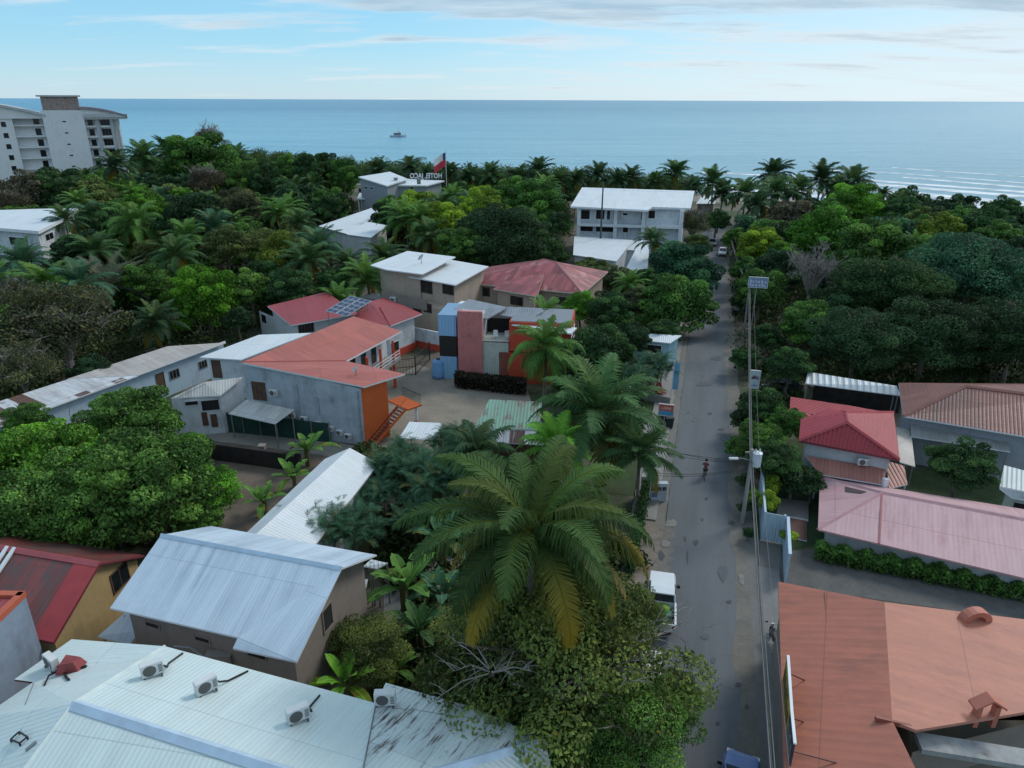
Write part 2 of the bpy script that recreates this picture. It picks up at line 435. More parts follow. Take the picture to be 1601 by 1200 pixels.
def sea_mat():
    m, nt, b = new_mat('sea_water')
    p = coords(nt)
    big = noise(nt, scaled(nt, p, .004, .012), 1.0, 4)
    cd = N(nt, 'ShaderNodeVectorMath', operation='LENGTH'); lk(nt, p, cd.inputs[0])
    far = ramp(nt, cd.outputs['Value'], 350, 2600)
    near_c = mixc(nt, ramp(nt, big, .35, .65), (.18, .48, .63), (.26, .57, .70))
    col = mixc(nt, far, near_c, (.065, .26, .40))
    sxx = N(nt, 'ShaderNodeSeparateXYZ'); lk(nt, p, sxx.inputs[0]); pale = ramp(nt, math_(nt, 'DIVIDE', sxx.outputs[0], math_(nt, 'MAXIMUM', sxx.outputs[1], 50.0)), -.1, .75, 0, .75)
    col = mixc(nt, pale, col, (.36, .60, .69))  # paler towards the right: the bright sky's reflection mixed into the water colour
    # foam bands of the breakers, running along the shore
    sxy = N(nt, 'ShaderNodeSeparateXYZ'); lk(nt, p, sxy.inputs[0])
    lk(nt, col, b.inputs['Base Color'])
    b.inputs['Roughness'].default_value = .27; b.inputs['IOR'].default_value = 1.33
    h = math_(nt, 'ADD', noise(nt, scaled(nt, p, .05, .24), 1.0, 8, .72), math_(nt, 'MULTIPLY', noise(nt, scaled(nt, p, .012, .05), 1.0, 3), 2.5))
    bp = N(nt, 'ShaderNodeBump'); bp.inputs['Strength'].default_value = 1.0; bp.inputs['Distance'].default_value = 3.2
    lk(nt, h, bp.inputs['Height']); lk(nt, bp.outputs[0], b.inputs['Normal'])
    return m
mb = MB()
mb.face([(-90000, 100, -1.5), (90000, -6000, -1.5), (90000, 90000, -1.5), (-90000, 90000, -1.5)])
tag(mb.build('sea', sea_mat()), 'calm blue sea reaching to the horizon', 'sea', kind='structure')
# breaking wavelets: low foam ridges following the shore
m, nt, b = new_mat('sea_foam')
p = coords(nt)
b.inputs['Base Color'].default_value = (.78, .83, .86, 1); b.inputs['Roughness'].default_value = .7
al = ramp(nt, noise(nt, scaled(nt, p, .05, .28), 1.0, 6, .7), .28, .56)
lk(nt, al, b.inputs['Alpha'])
FOAM = m
def shore_at(t):
    # t in metres along x, returns point on the shoreline
    for i in range(len(SHORE) - 1):
        (x0, y0), (x1, y1) = SHORE[i], SHORE[i + 1]
        if x1 <= t <= x0: k = (t - x0) / (x1 - x0); return Vector((t, y0 + (y1 - y0) * k, 0))
    return Vector((t, 500, 0))
mb = MB()
for off, wd, x0, x1 in ((2, 28, 60, 420), (36, 14, 70, 420), (58, 9, 100, 420), (76, 7, 40, 420), (98, 6, 110, 420), (4, 12, -260, -110), (116, 3.5, 80, 420), (150, 3, 100, 420)):
    n = 60
    for i in range(n):
        xa = x0 + (x1 - x0) * i / n; xb = x0 + (x1 - x0) * (i + 1) / n
        f = lambda x, d: shore_at(x) + Vector((.62, .78, 0)) * (d + 2.5 * math.sin(x * .045 + off)) + Vector((0, 0, -1.45))
        a, b_, c, d = f(xa, off), f(xb, off), f(xb, off + wd), f(xa, off + wd)
        r = Vector((0, 0, .18))
        mid0, mid1 = (a + d) / 2 + r, (b_ + c) / 2 + r
        mb.face([a, b_, mid1, mid0]); mb.face([mid0, mid1, c, d])
tag(mb.build('surf', FOAM), 'white surf of small waves breaking along the shore', 'surf', kind='stuff')
# ================================================================ road
def asphalt():
    m, nt, b = new_mat('worn_asphalt')
    p = coords(nt)
    rot = N(nt, 'ShaderNodeMapping', vector_type='POINT'); rot.inputs['Rotation'].default_value = (0, 0, math.radians(14.95)); lk(nt, p, rot.inputs['Vector'])
    q = rot.outputs[0]
    a = noise(nt, scaled(nt, q, .55, .05), 1.0, 4, .6)
    c = noise(nt, p, .5, 6, .65); f = noise(nt, p, 9, 4, .7)
    col = mixc(nt, ramp(nt, a, .35, .65), (.088, .099, .110), (.122, .135, .150))
    col = mixc(nt, ramp(nt, c, .58, .72, 0, .5), col, (.075, .078, .08))
    col = mixc(nt, ramp(nt, f, .35, .7, 0, .35), col, (.14, .147, .152))
    v = N(nt, 'ShaderNodeTexVoronoi', feature='DISTANCE_TO_EDGE'); v.inputs['Scale'].default_value = .22
    wv = N(nt, 'ShaderNodeVectorMath', operation='ADD'); lk(nt, p, wv.inputs[0])
    nn = N(nt, 'ShaderNodeTexNoise'); nn.inputs['Scale'].default_value = .8; lk(nt, p, nn.inputs['Vector'])
    sc_ = N(nt, 'ShaderNodeVectorMath', operation='SCALE'); lk(nt, nn.outputs['Color'], sc_.inputs[0]); sc_.inputs['Scale'].default_value = 2.2
    lk(nt, sc_.outputs[0], wv.inputs[1]); lk(nt, wv.outputs[0], v.inputs['Vector'])
    cr = math_(nt, 'MULTIPLY', math_(nt, 'LESS_THAN', v.outputs['Distance'], .006), ramp(nt, noise(nt, p, .12, 2), .5, .6))
    col = mixc(nt, math_(nt, 'MULTIPLY', cr, .7), col, (.03, .03, .03))
    lk(nt, col, b.inputs['Base Color']); b.inputs['Roughness'].default_value = .8
    bp = N(nt, 'ShaderNodeBump'); bp.inputs['Strength'].default_value = .3; bp.inputs['Distance'].default_value = .02
    lk(nt, f, bp.inputs['Height']); lk(nt, bp.outputs[0], b.inputs['Normal'])
    return m
def soil(name, c1, c2, s=1.0):
    m, nt, b = new_mat(name); p = coords(nt)
    col = mixc(nt, ramp(nt, noise(nt, p, .7 * s, 7, .7), .32, .68), c1, c2)
    col = mixc(nt, ramp(nt, noise(nt, p, 6 * s, 4, .7), .45, .7, 0, .4), col, dark(c1, .6))
    lk(nt, col, b.inputs['Base Color']); b.inputs['Roughness'].default_value = .95
    bp = N(nt, 'ShaderNodeBump'); bp.inputs['Strength'].default_value = .5; bp.inputs['Distance'].default_value = .04
    lk(nt, noise(nt, p, 5, 6), bp.inputs['Height']); lk(nt, bp.outputs[0], b.inputs['Normal'])
    return m
def blot(seed, px, py, w, h, mat, label, z):
    r3 = random.Random(seed); mb = MB(); n = 16
    mb.face(ccw([P(px + math.cos(2 * math.pi * k / n) * w * r3.uniform(.45, 1), py + math.sin(2 * math.pi * k / n) * h * r3.uniform(.45, 1), z) for k in range(n)]))
    return tag(mb.build('road_stain', mat), label, 'stain', kind='structure')
def edge(px, py): return P(px, py, 0)
RL0, RR0 = edge(1045, 787), edge(1171, 1200)
def rpt(s, side, off=0.0, z=0.0):
    """point on the road side line: s metres along the road from the camera, off metres outwards"""
    base = RL0 if side < 0 else RR0
    k = s - base.dot(RD)
    q = base + RD * k + RN * side * off
    return Vector((q.x, q.y, z))
def strip(name, mat, label, cat, side, o0, o1, s0, s1, z, jit=0.0, kind='structure', h=0, n=80):
    mb = MB(); r2 = random.Random(len(name) + int(s0)); prev = None
    for i in range(n + 1):
        s = s0 + (s1 - s0) * i / n
        j0, j1 = (r2.uniform(-jit, jit), r2.uniform(-jit, jit))
        a, b_ = rpt(s, side, o0 + j0, z), rpt(s, side, o1 + j1, z)
        if side < 0: a, b_ = b_, a
        if prev:
            mb.face([prev[0], prev[1], b_, a])
            if h:
                mb.face([prev[0] - Vector((0, 0, h)), prev[0], a, a - Vector((0, 0, h))]); mb.face([prev[1], prev[1] - Vector((0, 0, h)), b_ - Vector((0, 0, h)), b_])
        elif h: mb.face([a - Vector((0, 0, h)), b_ - Vector((0, 0, h)), b_, a])
        prev = (a, b_)
    return tag(mb.build(name, mat), label, cat, kind=kind)
mb = MB(); prev = None
for i in range(121):
    s = -40 + 245 * i / 120
    a, b_ = rpt(s, -1, 0, .02), rpt(s, 1, 0, .02)
    if prev: mb.face([prev[0], prev[1], b_, a])
    prev = (a, b_)
tag(mb.build('road', asphalt()), 'worn grey asphalt street running down to the beach', 'road', kind='structure')
OIL = soil('oil_stain', (.068, .074, .08), (.092, .098, .104), 3); TARP = soil('tar_patch', (.092, .102, .112), (.11, .121, .133), 2); PALEP = soil('pale_patch', (.19, .185, .17), (.25, .24, .215), 2)
for k, (x_, y_, w_, h_, m_) in enumerate(((1088, 848, 5, 6, OIL), (1071, 842, 2.5, 6, OIL), (1144, 817, 7, 5, OIL), (1110, 646, 5, 3, OIL), (1128, 671, 7, 3, OIL), (1104, 779, 4, 3, OIL), (1084, 1116, 6, 5, OIL), (1102, 995, 9, 7, TARP), (1115, 1032, 7, 6, TARP), (1155, 1070, 8, 5, OIL), (1168, 1105, 4, 5, OIL), (1140, 940, 5, 4, OIL), (1122, 1130, 6, 4, OIL), (1098, 812, 3, 2, OIL), (1075, 870, 1.5, 14, OIL), (1130, 895, 9, 16, TARP), (1120, 560, 12, 5, TARP), (1100, 600, 14, 5, TARP), (1050, 818, 13, 8, PALEP), (1040, 850, 10, 8, PALEP), (1034, 868, 6, 10, OIL), (1160, 905, 6, 14, PALEP))): blot(k, x_, y_, w_, h_, m_, 'irregular dark or pale patch on the worn street', .040 + .0008 * k)
DUST = soil('dusty_verge', (.13, .122, .108), (.20, .185, .16))
strip('verge', DUST, 'dusty strip along the left edge of the street', 'verge', -1, -.55, .9, 20, 48, .028, .3)
strip('verge', DUST, 'dusty strip along the right edge of the street', 'verge', 1, -.5, .8, 22, 190, .028, .25)
strip('gutter', plaster('gutter_concrete', (.17, .165, .155), amt=.6), 'stained concrete gutter beside the left pavement', 'gutter', -1, .05, .75, 47, 120, .034, .06)
strip('pavement', plaster('pavement_concrete', (.26, .255, .245), amt=.45), 'cracked concrete pavement left of the street', 'pavement', -1, .75, 2.7, 48, 112, .16, .04, h=.16)
strip('verge', soil('bare_earth', (.16, .135, .11), (.27, .235, .195)), 'bare earth shoulder where the pickup stands', 'verge', -1, .4, 2.9, 20, 48, .036, .35)
strip('drain', plaster('drain_concrete', (.15, .15, .145), amt=.6), 'concrete drain along the right side of the street', 'drain', 1, .55, 1.15, 18, 62, .034, .05)
strip('pavement', plaster('near_pavement_concrete', (.19, .19, .185), amt=.6), 'grey concrete pavement in front of the orange roofed building', 'pavement', 1, 1.15, 2.6, 16, 44, .12, .03, h=.12)
def patch(name, mat, pts, label, cat, z=.02, kind='structure'):
    mb = MB(); mb.face(ccw([P(x, y, z) for x, y in pts])); return tag(mb.build(name, mat), label, cat, kind=kind)
YARD = soil('yard_dirt', (.205, .18, .145), (.30, .265, .215), .6)
patch('yard', YARD, [(560, 618), (655, 570), (715, 590), (825, 610), (850, 690), (640, 720), (560, 720)], 'bare dirt yard between the salmon roofed hotel and the pink house', 'yard')
patch('yard', soil('yard_earth', (.11, .085, .065), (.17, .135, .105), .5), [(270, 700), (470, 718), (545, 720), (380, 860), (225, 850)], 'brown earth yard below the dark retaining wall', 'yard')
patch('driveway', plaster('driveway_concrete', (.24, .225, .195), amt=.5), [(285, 668), (360, 676), (520, 690), (575, 700), (570, 722), (470, 706), (292, 684)], 'concrete driveway in front of the green mesh fence', 'driveway')
patch('parking_yard', soil('gravel', (.085, .085, .082), (.135, .133, .128), 1.2), [(1222, 862), (1270, 858), (1640, 930), (1640, 975), (1216, 915)], 'dark gravel yard between the hedge and the orange roof', 'yard')
patch('forecourt', plaster('forecourt_concrete', (.15, .145, .135), amt=.5), [(1187, 842), (1222, 850), (1218, 915), (1190, 912)], 'stained concrete apron before the pale blue gate', 'apron')
patch('garden_lawn', soil('lawn', (.016, .036, .012), (.03, .06, .02)), [(1195, 735), (1290, 745), (1290, 850), (1240, 858), (1195, 808)], 'dark green lawn beside the pink roofed building', 'lawn')
patch('driveway', plaster('garage_concrete', (.30, .295, .28), amt=.4), [(945, 655), (1035, 660), (1030, 700), (960, 690)], 'pale concrete drive crossing to the pavement', 'driveway')
patch('lawn', soil('grass_plot', (.03, .055, .018), (.06, .085, .03)), [(930, 700), (1010, 705), (1002, 775), (930, 770)], 'small grass plot behind the meter boxes', 'lawn')
patch('lawn', soil('green_plot', (.03, .06, .016), (.055, .10, .03)), [(960, 625), (1040, 628), (1036, 655), (950, 655)], 'green grass strip behind the red and blue sign', 'lawn')
patch('path', plaster('path_concrete', (.22, .22, .205), amt=.5), [(600, 870), (660, 790), (700, 700), (745, 700), (730, 840), (700, 985), (640, 1070), (600, 1060)], 'grey garden path between the banana plants and palms', 'path')
# ================================================================ buildings
STAIN = (.16, .15, .14)
M_CREAM = tin('mint_sheet_roof', (.60, .70, .69), (.42, .48, .47), rib=.22, stain_amt=.25, depth_=.018, pv=.03)
M_CREAMR = tin('mint_sheet_roof_rusted', (.60, .69, .68), (.40, .44, .43), rib=.22, stain_amt=.5, rust=(.085, .055, .045), rust_at=.60, depth_=.04, rsc=(4.5, .5))
M_BIGW = tin('galvanised_roof', (.54, .64, .73), (.30, .37, .45), rib=.2, depth_=.010, stain_amt=.8, panel=.8, vs=.07, pv=.05)
M_WHITE = tin('white_sheet_roof', (.68, .73, .76), (.42, .43, .42), rib=.25, stain_amt=.25, panel=1.0, pv=.04)
M_WHITED = tin('dirty_white_roof', (.56, .56, .54), (.22, .19, .16), rib=.25, stain_amt=.7, rust=(.16, .085, .06), rust_at=.70)
M_RUSTY = tin('rusty_white_roof', (.60, .63, .66), (.20, .17, .15), rib=.25, stain_amt=.7, rust=(.12, .065, .05), rust_at=.62, prust=.66, panel=1.3, rsc=(.45, .9))
M_BROWNR = tin('weathered_brown_roof', (.46, .43, .40), (.20, .165, .14), rib=.25, stain_amt=.6)
M_SALMON = tin('salmon_roof', (.46, .13, .10), (.22, .075, .065), rib=.25, stain_amt=.55, panel=1.2, pv=.08)
M_RED = tin('red_roof', (.33, .055, .065), (.17, .05, .05), rib=.25, stain_amt=.55, panel=1.0, pv=.05)
M_MAROON = tin('faded_maroon_roof', (.30, .075, .08), (.15, .03, .035), rib=.3, stain_amt=.7, panel=.8, pv=.42, rust=(.46, .20, .19), rust_at=.60)
M_TILE = tin('red_tile_roof', (.36, .03, .045), (.24, .03, .035), rib=.30, tile=.35, depth_=.07, stain_amt=.3, pv=.06)
M_OLDTILE = tin('mossy_tile_roof', (.25, .105, .085), (.12, .085, .075), rib=.28, tile=.4, depth_=.07, stain_amt=.75, pv=.12)
M_PINK = tin('pink_roof', (.53, .335, .355), (.33, .14, .15), rib=.3, depth_=.006, stain_amt=.6, panel=1.2, pv=.05, rough=.6)
M_TERRA = tin('terracotta_roof', (.40, .135, .085), (.20, .08, .065), rib=.5, depth_=.014, stain_amt=.6, panel=1.05, pv=.06, vs=.5, rough=.6)
M_TERRA_LIT = tin('terracotta_roof_lit', (.48, .18, .115), (.25, .10, .08), rib=.5, depth_=.014, stain_amt=.6, panel=1.05, pv=.06, vs=.5, rough=.6)  # brighter copy for the right slope; its stronger light is in the colour
M_SALC = tin('salmon_corrugated', (.37, .155, .125), (.22, .09, .075), rib=.3, depth_=.06, stain_amt=.5)
M_BRRED = tin('rusted_red_roof', (.20, .045, .042), (.105, .045, .04), rib=.3, stain_amt=.9, panel=.9, pv=.2, rust=(.105, .06, .055), rust_at=.52)
M_GREEN = tin('green_sheet_roof', (.20, .38, .28), (.24, .22, .18), rib=.3, stain_amt=.6, rust=(.19, .14, .115), rust_at=.55)
M_GREYSH = tin('grey_sheet_roof', (.26, .29, .33), (.16, .165, .17), rib=.3, stain_amt=.5)
W_GREYBL = plaster('grey_blue_plaster', (.43, .49, .55), (.13, .14, .15), .5)
W_WHITE = plaster('white_plaster', (.62, .66, .70), (.22, .22, .21), .5)
W_BLUEW = plaster('pale_blue_plaster', (.40, .52, .62), (.2, .22, .23), .3)
W_TAUPE = plaster('taupe_plaster', (.255, .215, .19), (.12, .1, .09), .3)
W_TAN = plaster('tan_plaster', (.42, .34, .27), (.15, .12, .1), .3)
W_YELL = plaster('yellow_plaster', (.42, .30, .135), (.2, .13, .08), .4)
W_ORANGE = plaster('orange_plaster', (.56, .115, .025), (.3, .07, .03), .35)
W_ORRED = plaster('orange_red_plaster', (.52, .065, .03), (.2, .05, .03), .5)
W_PINK = plaster('salmon_pink_plaster', (.54, .19, .185), (.24, .1, .09), .7)
W_PALEG = plaster('pale_green_plaster', (.47, .52, .46), (.25, .26, .22), .4)
W_BLUE = plaster('blue_grey_plaster', (.24, .30, .38), (.1, .12, .14), .55)
W_GREY = plaster('grey_plaster', (.30, .33, .37), (.14, .15, .16), .3)
W_LGREY = plaster('light_grey_plaster', (.50, .53, .55), (.2, .2, .2), .3)
W_CREAMG = plaster('greenish_cream_plaster', (.50, .58, .52), (.2, .22, .18), .3)
W_STONE = plaster('reddish_stone', (.36, .29, .27), (.14, .08, .07), .8, 1.6)
ORTRIM = plain('orange_trim', (.45, .10, .05), .6)
REDTRIM = plain('maroon_trim', (.17, .03, .04), .6)
BLUETRIM = plain('pale_blue_cap', (.44, .56, .68), .5)
GREENMESH = plain('green_shade_mesh', (.012, .05, .04), .9, var=.3)
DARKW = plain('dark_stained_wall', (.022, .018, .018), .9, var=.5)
SEAM = plain('salmon_seam', (.33, .09, .07), .6)
REDSEAM = plain('red_ridge', (.40, .055, .065), .6)
PINKSEAM = plain('pink_ridge', (.58, .31, .32), .6)
def bars_between(mb, A, B, z0, z1, step, w=.03):
    d = Vector(B) - Vector(A); d.z = 0; n = max(1, int(d.length / step))
    for i in range(n + 1):
        p = Vector(A) + d * (i / n); mb.tube([(p.x, p.y, z0), (p.x, p.y, z1)], w / 2, 4)
# ---- mint roof in the foreground
RLp, RRp = P(114, 1100, 7.2), P(560, 1242, 7.2)
a1, a2, a3, a4, a5 = P(258, 1010, 5.9), P(588, 1099, 5.9), P(603, 1067, 5.5), P(742, 1106, 5.5), P(852, 1156, 5.5)
l1, l2, l3, l4 = P(112, 999, 4.9), P(22, 1062, 4.9), P(52, 1066, 5.0), P(-30, 1122, 5.0)
nl = P(20, 1204, 5.8)
o1, o2 = P(890, 1320, 5.2), P(-90, 1330, 5.0)
g = RLp + (RLp - a1) * 1.6; g.z = 4.6
root = empty('corrugated_roof_house', (RLp.x, RLp.y, 0), 'long low building under a mint white corrugated roof with air conditioner units on it', 'building')
e1 = P(700, 1560, 4.8)
roof(root, [[a1, RLp, RRp, a2], [RLp, g, l4, l3, l2, l1, a1], [RLp, RRp, e1, g]], M_CREAM, .1, rimmat=REDTRIM)
roof(root, [[RRp, a2, a3, a4, a5], [RRp, a5, o1, e1]], M_CREAMR, .1, name='rusted_roof_end', rimmat=REDTRIM)
ridge_cap(root, RLp, RRp, BLUETRIM, .55, h=.1); ridge_cap(root, RRp, a5, BLUETRIM, .5, h=.1); ridge_cap(root, RLp, a1, plain('mint_cap', (.58, .67, .66)), .22, 'hip_cap', .05)
ridge_cap(root, RLp, g, plain('mint_cap', (.58, .67, .66)), .22, 'hip_cap', .05); ridge_cap(root, RRp, a2, GREYM, .10, 'valley_strip', .03)
poly = inset_poly(ccw([a1, a2, a3, a4, a5, o1, e1, g, l4, l3, l2, l1]), .5)
walls(root, poly, [p.z - .5 for p in poly], W_LGREY)
# ---- galvanised gable house behind it
nL, nR, rL, rR, fL, fR = P(172, 950, 5.5), P(464, 1034, 5.5), P(252, 836, 7.5), P(534, 888, 7.5), P(330, 822, 5.9), P(589, 867, 5.9)
s1, s2 = P(372, 996, 5.5), P(364, 1013, 5.2)
nR2 = P(462, 1036, 5.2)
root, sg = house('galvanised_roof_house', 'two storey taupe house under a big shiny galvanised gable roof', 'house', [nL, nR, rR, fR, fL, rL], [[nL, s1, rR, rL], [s1, s2, nR, rR], [rL, rR, fR, fL]], W_TAUPE, M_BIGW, .55, .1, WHITE)
ridge_cap(root, rL, rR, BLUETRIM, .3)
sgf = facing(sg, 300, 1000) or sg[0]
for k, (u0, u1) in enumerate(((1.0, 2.0), (4.2, 5.2), (7.4, 8.6))):
    opening_uv(root, sgf, u0, u1, 4.35, 4.75, bars=0, pane=VOID, frame=W_TAUPE)
    opening_uv(root, sgf, u0 + .8, u1 + 1.0, 1.9, 2.7, bars=1, pane=DARKGLASS, frame=GREYM)
gb = facing(sg, 520, 950)
if gb: opening(root, gb, (503, 945, 520, 985), 'door', W_TAUPE, VOID, bars=0)
# lean-tos on its right and left
def shed(name, label, cat, pts, mat, thick=.08, post=GREYM, base=0.0, wallmat=None, rim=None, inset=.15, group=None):
    c = sum(pts, Vector((0, 0, 0))) / len(pts)
    r = empty(name, (c.x, c.y, base), label, cat, group)
    roof(r, [pts], mat, thick, rimmat=rim)
    q = inset_poly(ccw(pts), inset)
    if wallmat: sg_ = walls(r, q, [p.z for p in ccw(pts)], wallmat, base); return r, sg_
    for p in q:
        mb = MB(); mb.tube([(p.x, p.y, base), (p.x, p.y, p.z - thick)], .06, 6); mb.build('post', post, r)
    return r, None
shed('lean_to', 'small corrugated lean-to roof at the gable end of the galvanised house', 'lean-to', [P(521, 968, 3.2), P(530, 908, 3.8), P(575, 905, 3.2), P(560, 968, 2.7)], tin('corrugated_zinc', (.42, .47, .52), (.25, .27, .28), rib=.15, depth_=.05), wallmat=W_TAUPE)
shed('lean_to', 'white flat canopy roof behind the galvanised house near the banana plants', 'lean-to', [P(568, 885, 3.2), P(580, 874, 3.4), P(606, 880, 3.2), P(590, 889, 3.0)], M_WHITE)
shed('lean_to', 'pale blue sheet canopy between the yellow house and the galvanised house', 'lean-to', [P(152, 995, 2.4), P(196, 957, 3.2), P(214, 962, 3.2), P(219, 985, 2.9), P(203, 1007, 2.3)], M_BIGW)
mb = MB(); ay, by = P(540, 1040, 0), P(552, 985, 0)
mb.wall(by, ay, 0, 2.3); mb.obox(ay, (by - ay), Vector((.18, .05, 0)), Vector((0, 0, 2.3)))
tag(mb.build('garden_wall', W_LGREY), 'pale rendered garden wall beside the gable end of the galvanised house', 'wall')
# ---- yellow house with the rusted red roof
pk, ne, fe = P(156, 881, 6), P(84, 1005, 4), P(226, 868, 4)
dl = P(45, 862, 6) - pk; dl.z = 0
dl = dl * 1.9
root, sg = house('yellow_house', 'yellow house with rusted red sheet gable roof', 'house', [ne, pk, fe, fe + dl, pk + dl, ne + dl], [[ne, pk, pk + dl, ne + dl], [pk, fe, fe + dl, pk + dl]], W_YELL, M_BRRED, .35, .12, REDTRIM)
mb = MB(); q = (ne - pk); k = dl.normalized() * 1.5
mb.face([p + Vector((0, 0, .05)) for p in (pk, pk + k, ne + k, ne)]); mb.face([p + Vector((0, 0, .03)) for p in (ne, ne + k, pk + k, pk)])
mb.build('verge_sheet', plain('painted_red_sheet', (.33, .035, .04), .5), root)
ridge_cap(root, pk, pk + dl, plain('red_cap', (.34, .07, .08), .5), .5)
mb = MB(); k2 = dl * .62
for dx in (0, .5): mb.obox(pk + k2 + dl.normalized() * dx + Vector((0, 0, .03)), q * .8, dl.normalized() * .22, Vector((0, 0, .12)))
mb.build('roof_strip', WHITE, root)
gs = facing(sg, 170, 920)
opening(root, gs, (171, 884, 203, 921), frame=WOODBR, bars=1); opening(root, gs, (111, 934, 142, 970), frame=WOODBR, bars=1)
# ---- blue-grey parapet building at the far left
tA, tB = P(40, 932, 7.0), P(0, 971, 7.0)
dirn = (tB - tA); tC = tA + dirn * 3; bk = Vector((dirn.y, -dirn.x, 0)).normalized()
if bk.x > 0: bk = -bk
back = [tA + bk * 7, tC + bk * 7]
root = empty('parapet_building', (tA.x, tA.y, 0), 'blue grey rendered building with red flat roof and orange parapet at the left edge', 'building')
poly = ccw([tA, tC, back[1], back[0]])
walls(root, poly, [7.0] * 4, W_BLUE, drop=0)
mb = MB()
for i in range(4):
    A, B = poly[i], poly[(i + 1) % 4]; e = (B - A).normalized(); n_ = Vector((e.y, -e.x, 0))
    mb.obox(A + n_ * .06 + Vector((0, 0, .002)), B - A, n_ * -.35, Vector((0, 0, .28)))
mb.build('parapet', ORTRIM, root)
roof(root, [[p + Vector((0, 0, .12)) for p in inset_poly(poly, .2)]], M_RED, .05, 'flat_roof')
# ---- white gable roof in the middle left
rF, rN, lF, lN, rtF, rtN = P(547, 700, 5), P(400, 835, 5), P(508, 717, 4), P(372, 845, 4), P(592, 724, 3.8), P(470, 880, 3.8)
house('white_gable_building', 'long single storey building under a clean white gable roof beside the palm clumps', 'building', [rF, lF, lN, rN, rtN, rtF], [[rF, lF, lN, rN], [rF, rtF, rtN, rN]], W_WHITE, M_WHITE, .3)
# ---- salmon roofed hotel (L shape)
A0, A1, A2, A3 = P(377, 566, 7.3), P(553, 494, 7.6), P(628, 517, 6.0), P(541, 564, 6.0)
B1, B2 = P(633, 584, 5.9), P(569, 604, 5.9)
root = empty('salmon_roof_hotel', (A3.x, A3.y, 0), 'two storey hotel with L shaped salmon roof, grey blue side wall and orange end wall', 'hotel')
roof(root, [[A0, A1, A2, A3], [A0, A3, B1, B2]], M_SALMON, .16, rimmat=WHITE)
hip = ridge_cap(root, A0, A3, SEAM, .2, 'valley_strip', .04)
w0 = P(379, 567, 7.0); w1 = P(564, 606, 5.8)
segA = (Vector((w0.x, w0.y, 0)), Vector((w1.x, w1.y, 0)))
cB = w1 + (B1 - B2) * .62; cA3 = A3 + (A2 - A3).normalized() * .2 + Vector((.1, .1, 0)); cC = A3 + (A2 - A3) * .45 - (A3 - A0).normalized() * 1.6; cD = A2 - (A2 - A1).normalized() * 1.9; cE = A1 + (A2 - A1).normalized() * .4
mb = MB(); mb.wall(segA[0], segA[1], 0, 7.05, 5.72)
mb.wall(cE, segA[0], 0, 7.3, 7.05)
mb.build('side_wall', W_GREYBL, root)
mb = MB(); mb.wall(segA[1], cB, 0, 5.7, 5.7); mb.build('end_wall', W_ORANGE, root)
segE = (Vector((w1.x, w1.y, 0)), Vector((cB.x, cB.y, 0)))
ci = A3 - (A3 - A0).normalized() * 1.5
mb = MB(); mb.wall(cB, ci, 0, 5.7, 5.8); mb.wall(ci, cD, 0, 5.8); mb.wall(cD, cE, 0, 5.9, 7.4); mb.build('courtyard_wall', W_WHITE, root)
segC = (Vector((ci.x, ci.y, 0)), Vector((cD.x, cD.y, 0)))
Lc = (segC[1] - segC[0]).length
for k in range(4):
    u = 1.2 + k * (Lc - 2.5) / 4
    opening_uv(root, segC, u, u + 1.0, 3.2, 5.2, 'door', WOODBR, DARKGLASS, bars=0)
opening(root, segA, (395, 597, 416, 625), frame=WOODBR, pane=WOODBR, bars=2)
ec = (segC[1] - segC[0]).normalized(); nc = Vector((ec.y, -ec.x, 0))
mb = MB(); mb.obox(segC[0] + ec * .3 + nc * .02 + Vector((0, 0, 2.9)), ec * (Lc - .6), nc * 1.9, Vector((0, 0, .18))); mb.build('balcony_floor', CONC, root)
mb = MB(); p0 = segC[0] + ec * 3.5 + nc * 1.85; p1 = segC[0] + ec * (Lc - .4) + nc * 1.85
for zz in (3.35, 3.7, 4.05): mb.bar(p0 + Vector((0, 0, zz)), p1 + Vector((0, 0, zz)), .05, .05)
bars_between(mb, p0, p1, 3.08, 4.05, 1.2, .05); mb.build('railing', WHITE, root)
for t in (.35, .6, .85):
    pp = segC[0] + ec * Lc * t + nc * 1.7; mb = MB(); mb.box((pp.x, pp.y, 1.45), (.3, .3, 2.9)); mb.box((pp.x, pp.y, 4.3), (.25, .25, 2.4)); mb.build('pillar', plain('orange_post', (.52, .07, .025)), root)
# outside stairs along the orange wall
ee = (segE[1] - segE[0]).normalized(); ne_ = Vector((ee.y, -ee.x, 0)); Le = (segE[1] - segE[0]).length
mb = MB(); ns = 14; tot = Le + 1.3
for i in range(ns):
    u = -.2 + tot * i / ns; z = 2.9 * (i + 1) / ns
    mb.obox(segE[0] + ee * u + ne_ * .06 + Vector((0, 0, z - .07)), ee * (tot / ns * .8), ne_ * 1.15, Vector((0, 0, .06)))
mb.build('stair_treads', plain('red_brown_treads', (.12, .045, .035)), root)
mb = MB()
for off in (.03, 1.23):
    mb.obox(segE[0] - ee * .2 + ne_ * off + Vector((0, 0, -.02)), ee * tot + Vector((0, 0, 2.75)), ne_ * .06, Vector((0, 0, .3)))
mb.obox(segE[0] - ee * .2 + ne_ * 1.25 + Vector((0, 0, .95)), ee * tot + Vector((0, 0, 2.9)), ne_ * .05, Vector((0, 0, .05)))
mb.build('stair_stringer', W_ORANGE, root)
land = segE[0] + ee * (Le + 1.1)
mb = MB(); mb.obox(land + Vector((0, 0, 2.75)) - ne_ * 1.6, ee * 1.7, ne_ * 3.1, Vector((0, 0, .16))); mb.build('landing', W_ORANGE, root)
mb = MB(); pp = land + ee * 1.2 + ne_ * 1.2; mb.box((pp.x, pp.y, 2.0), (.26, .26, 1.5)); mb.build('landing_post', WHITE, root)
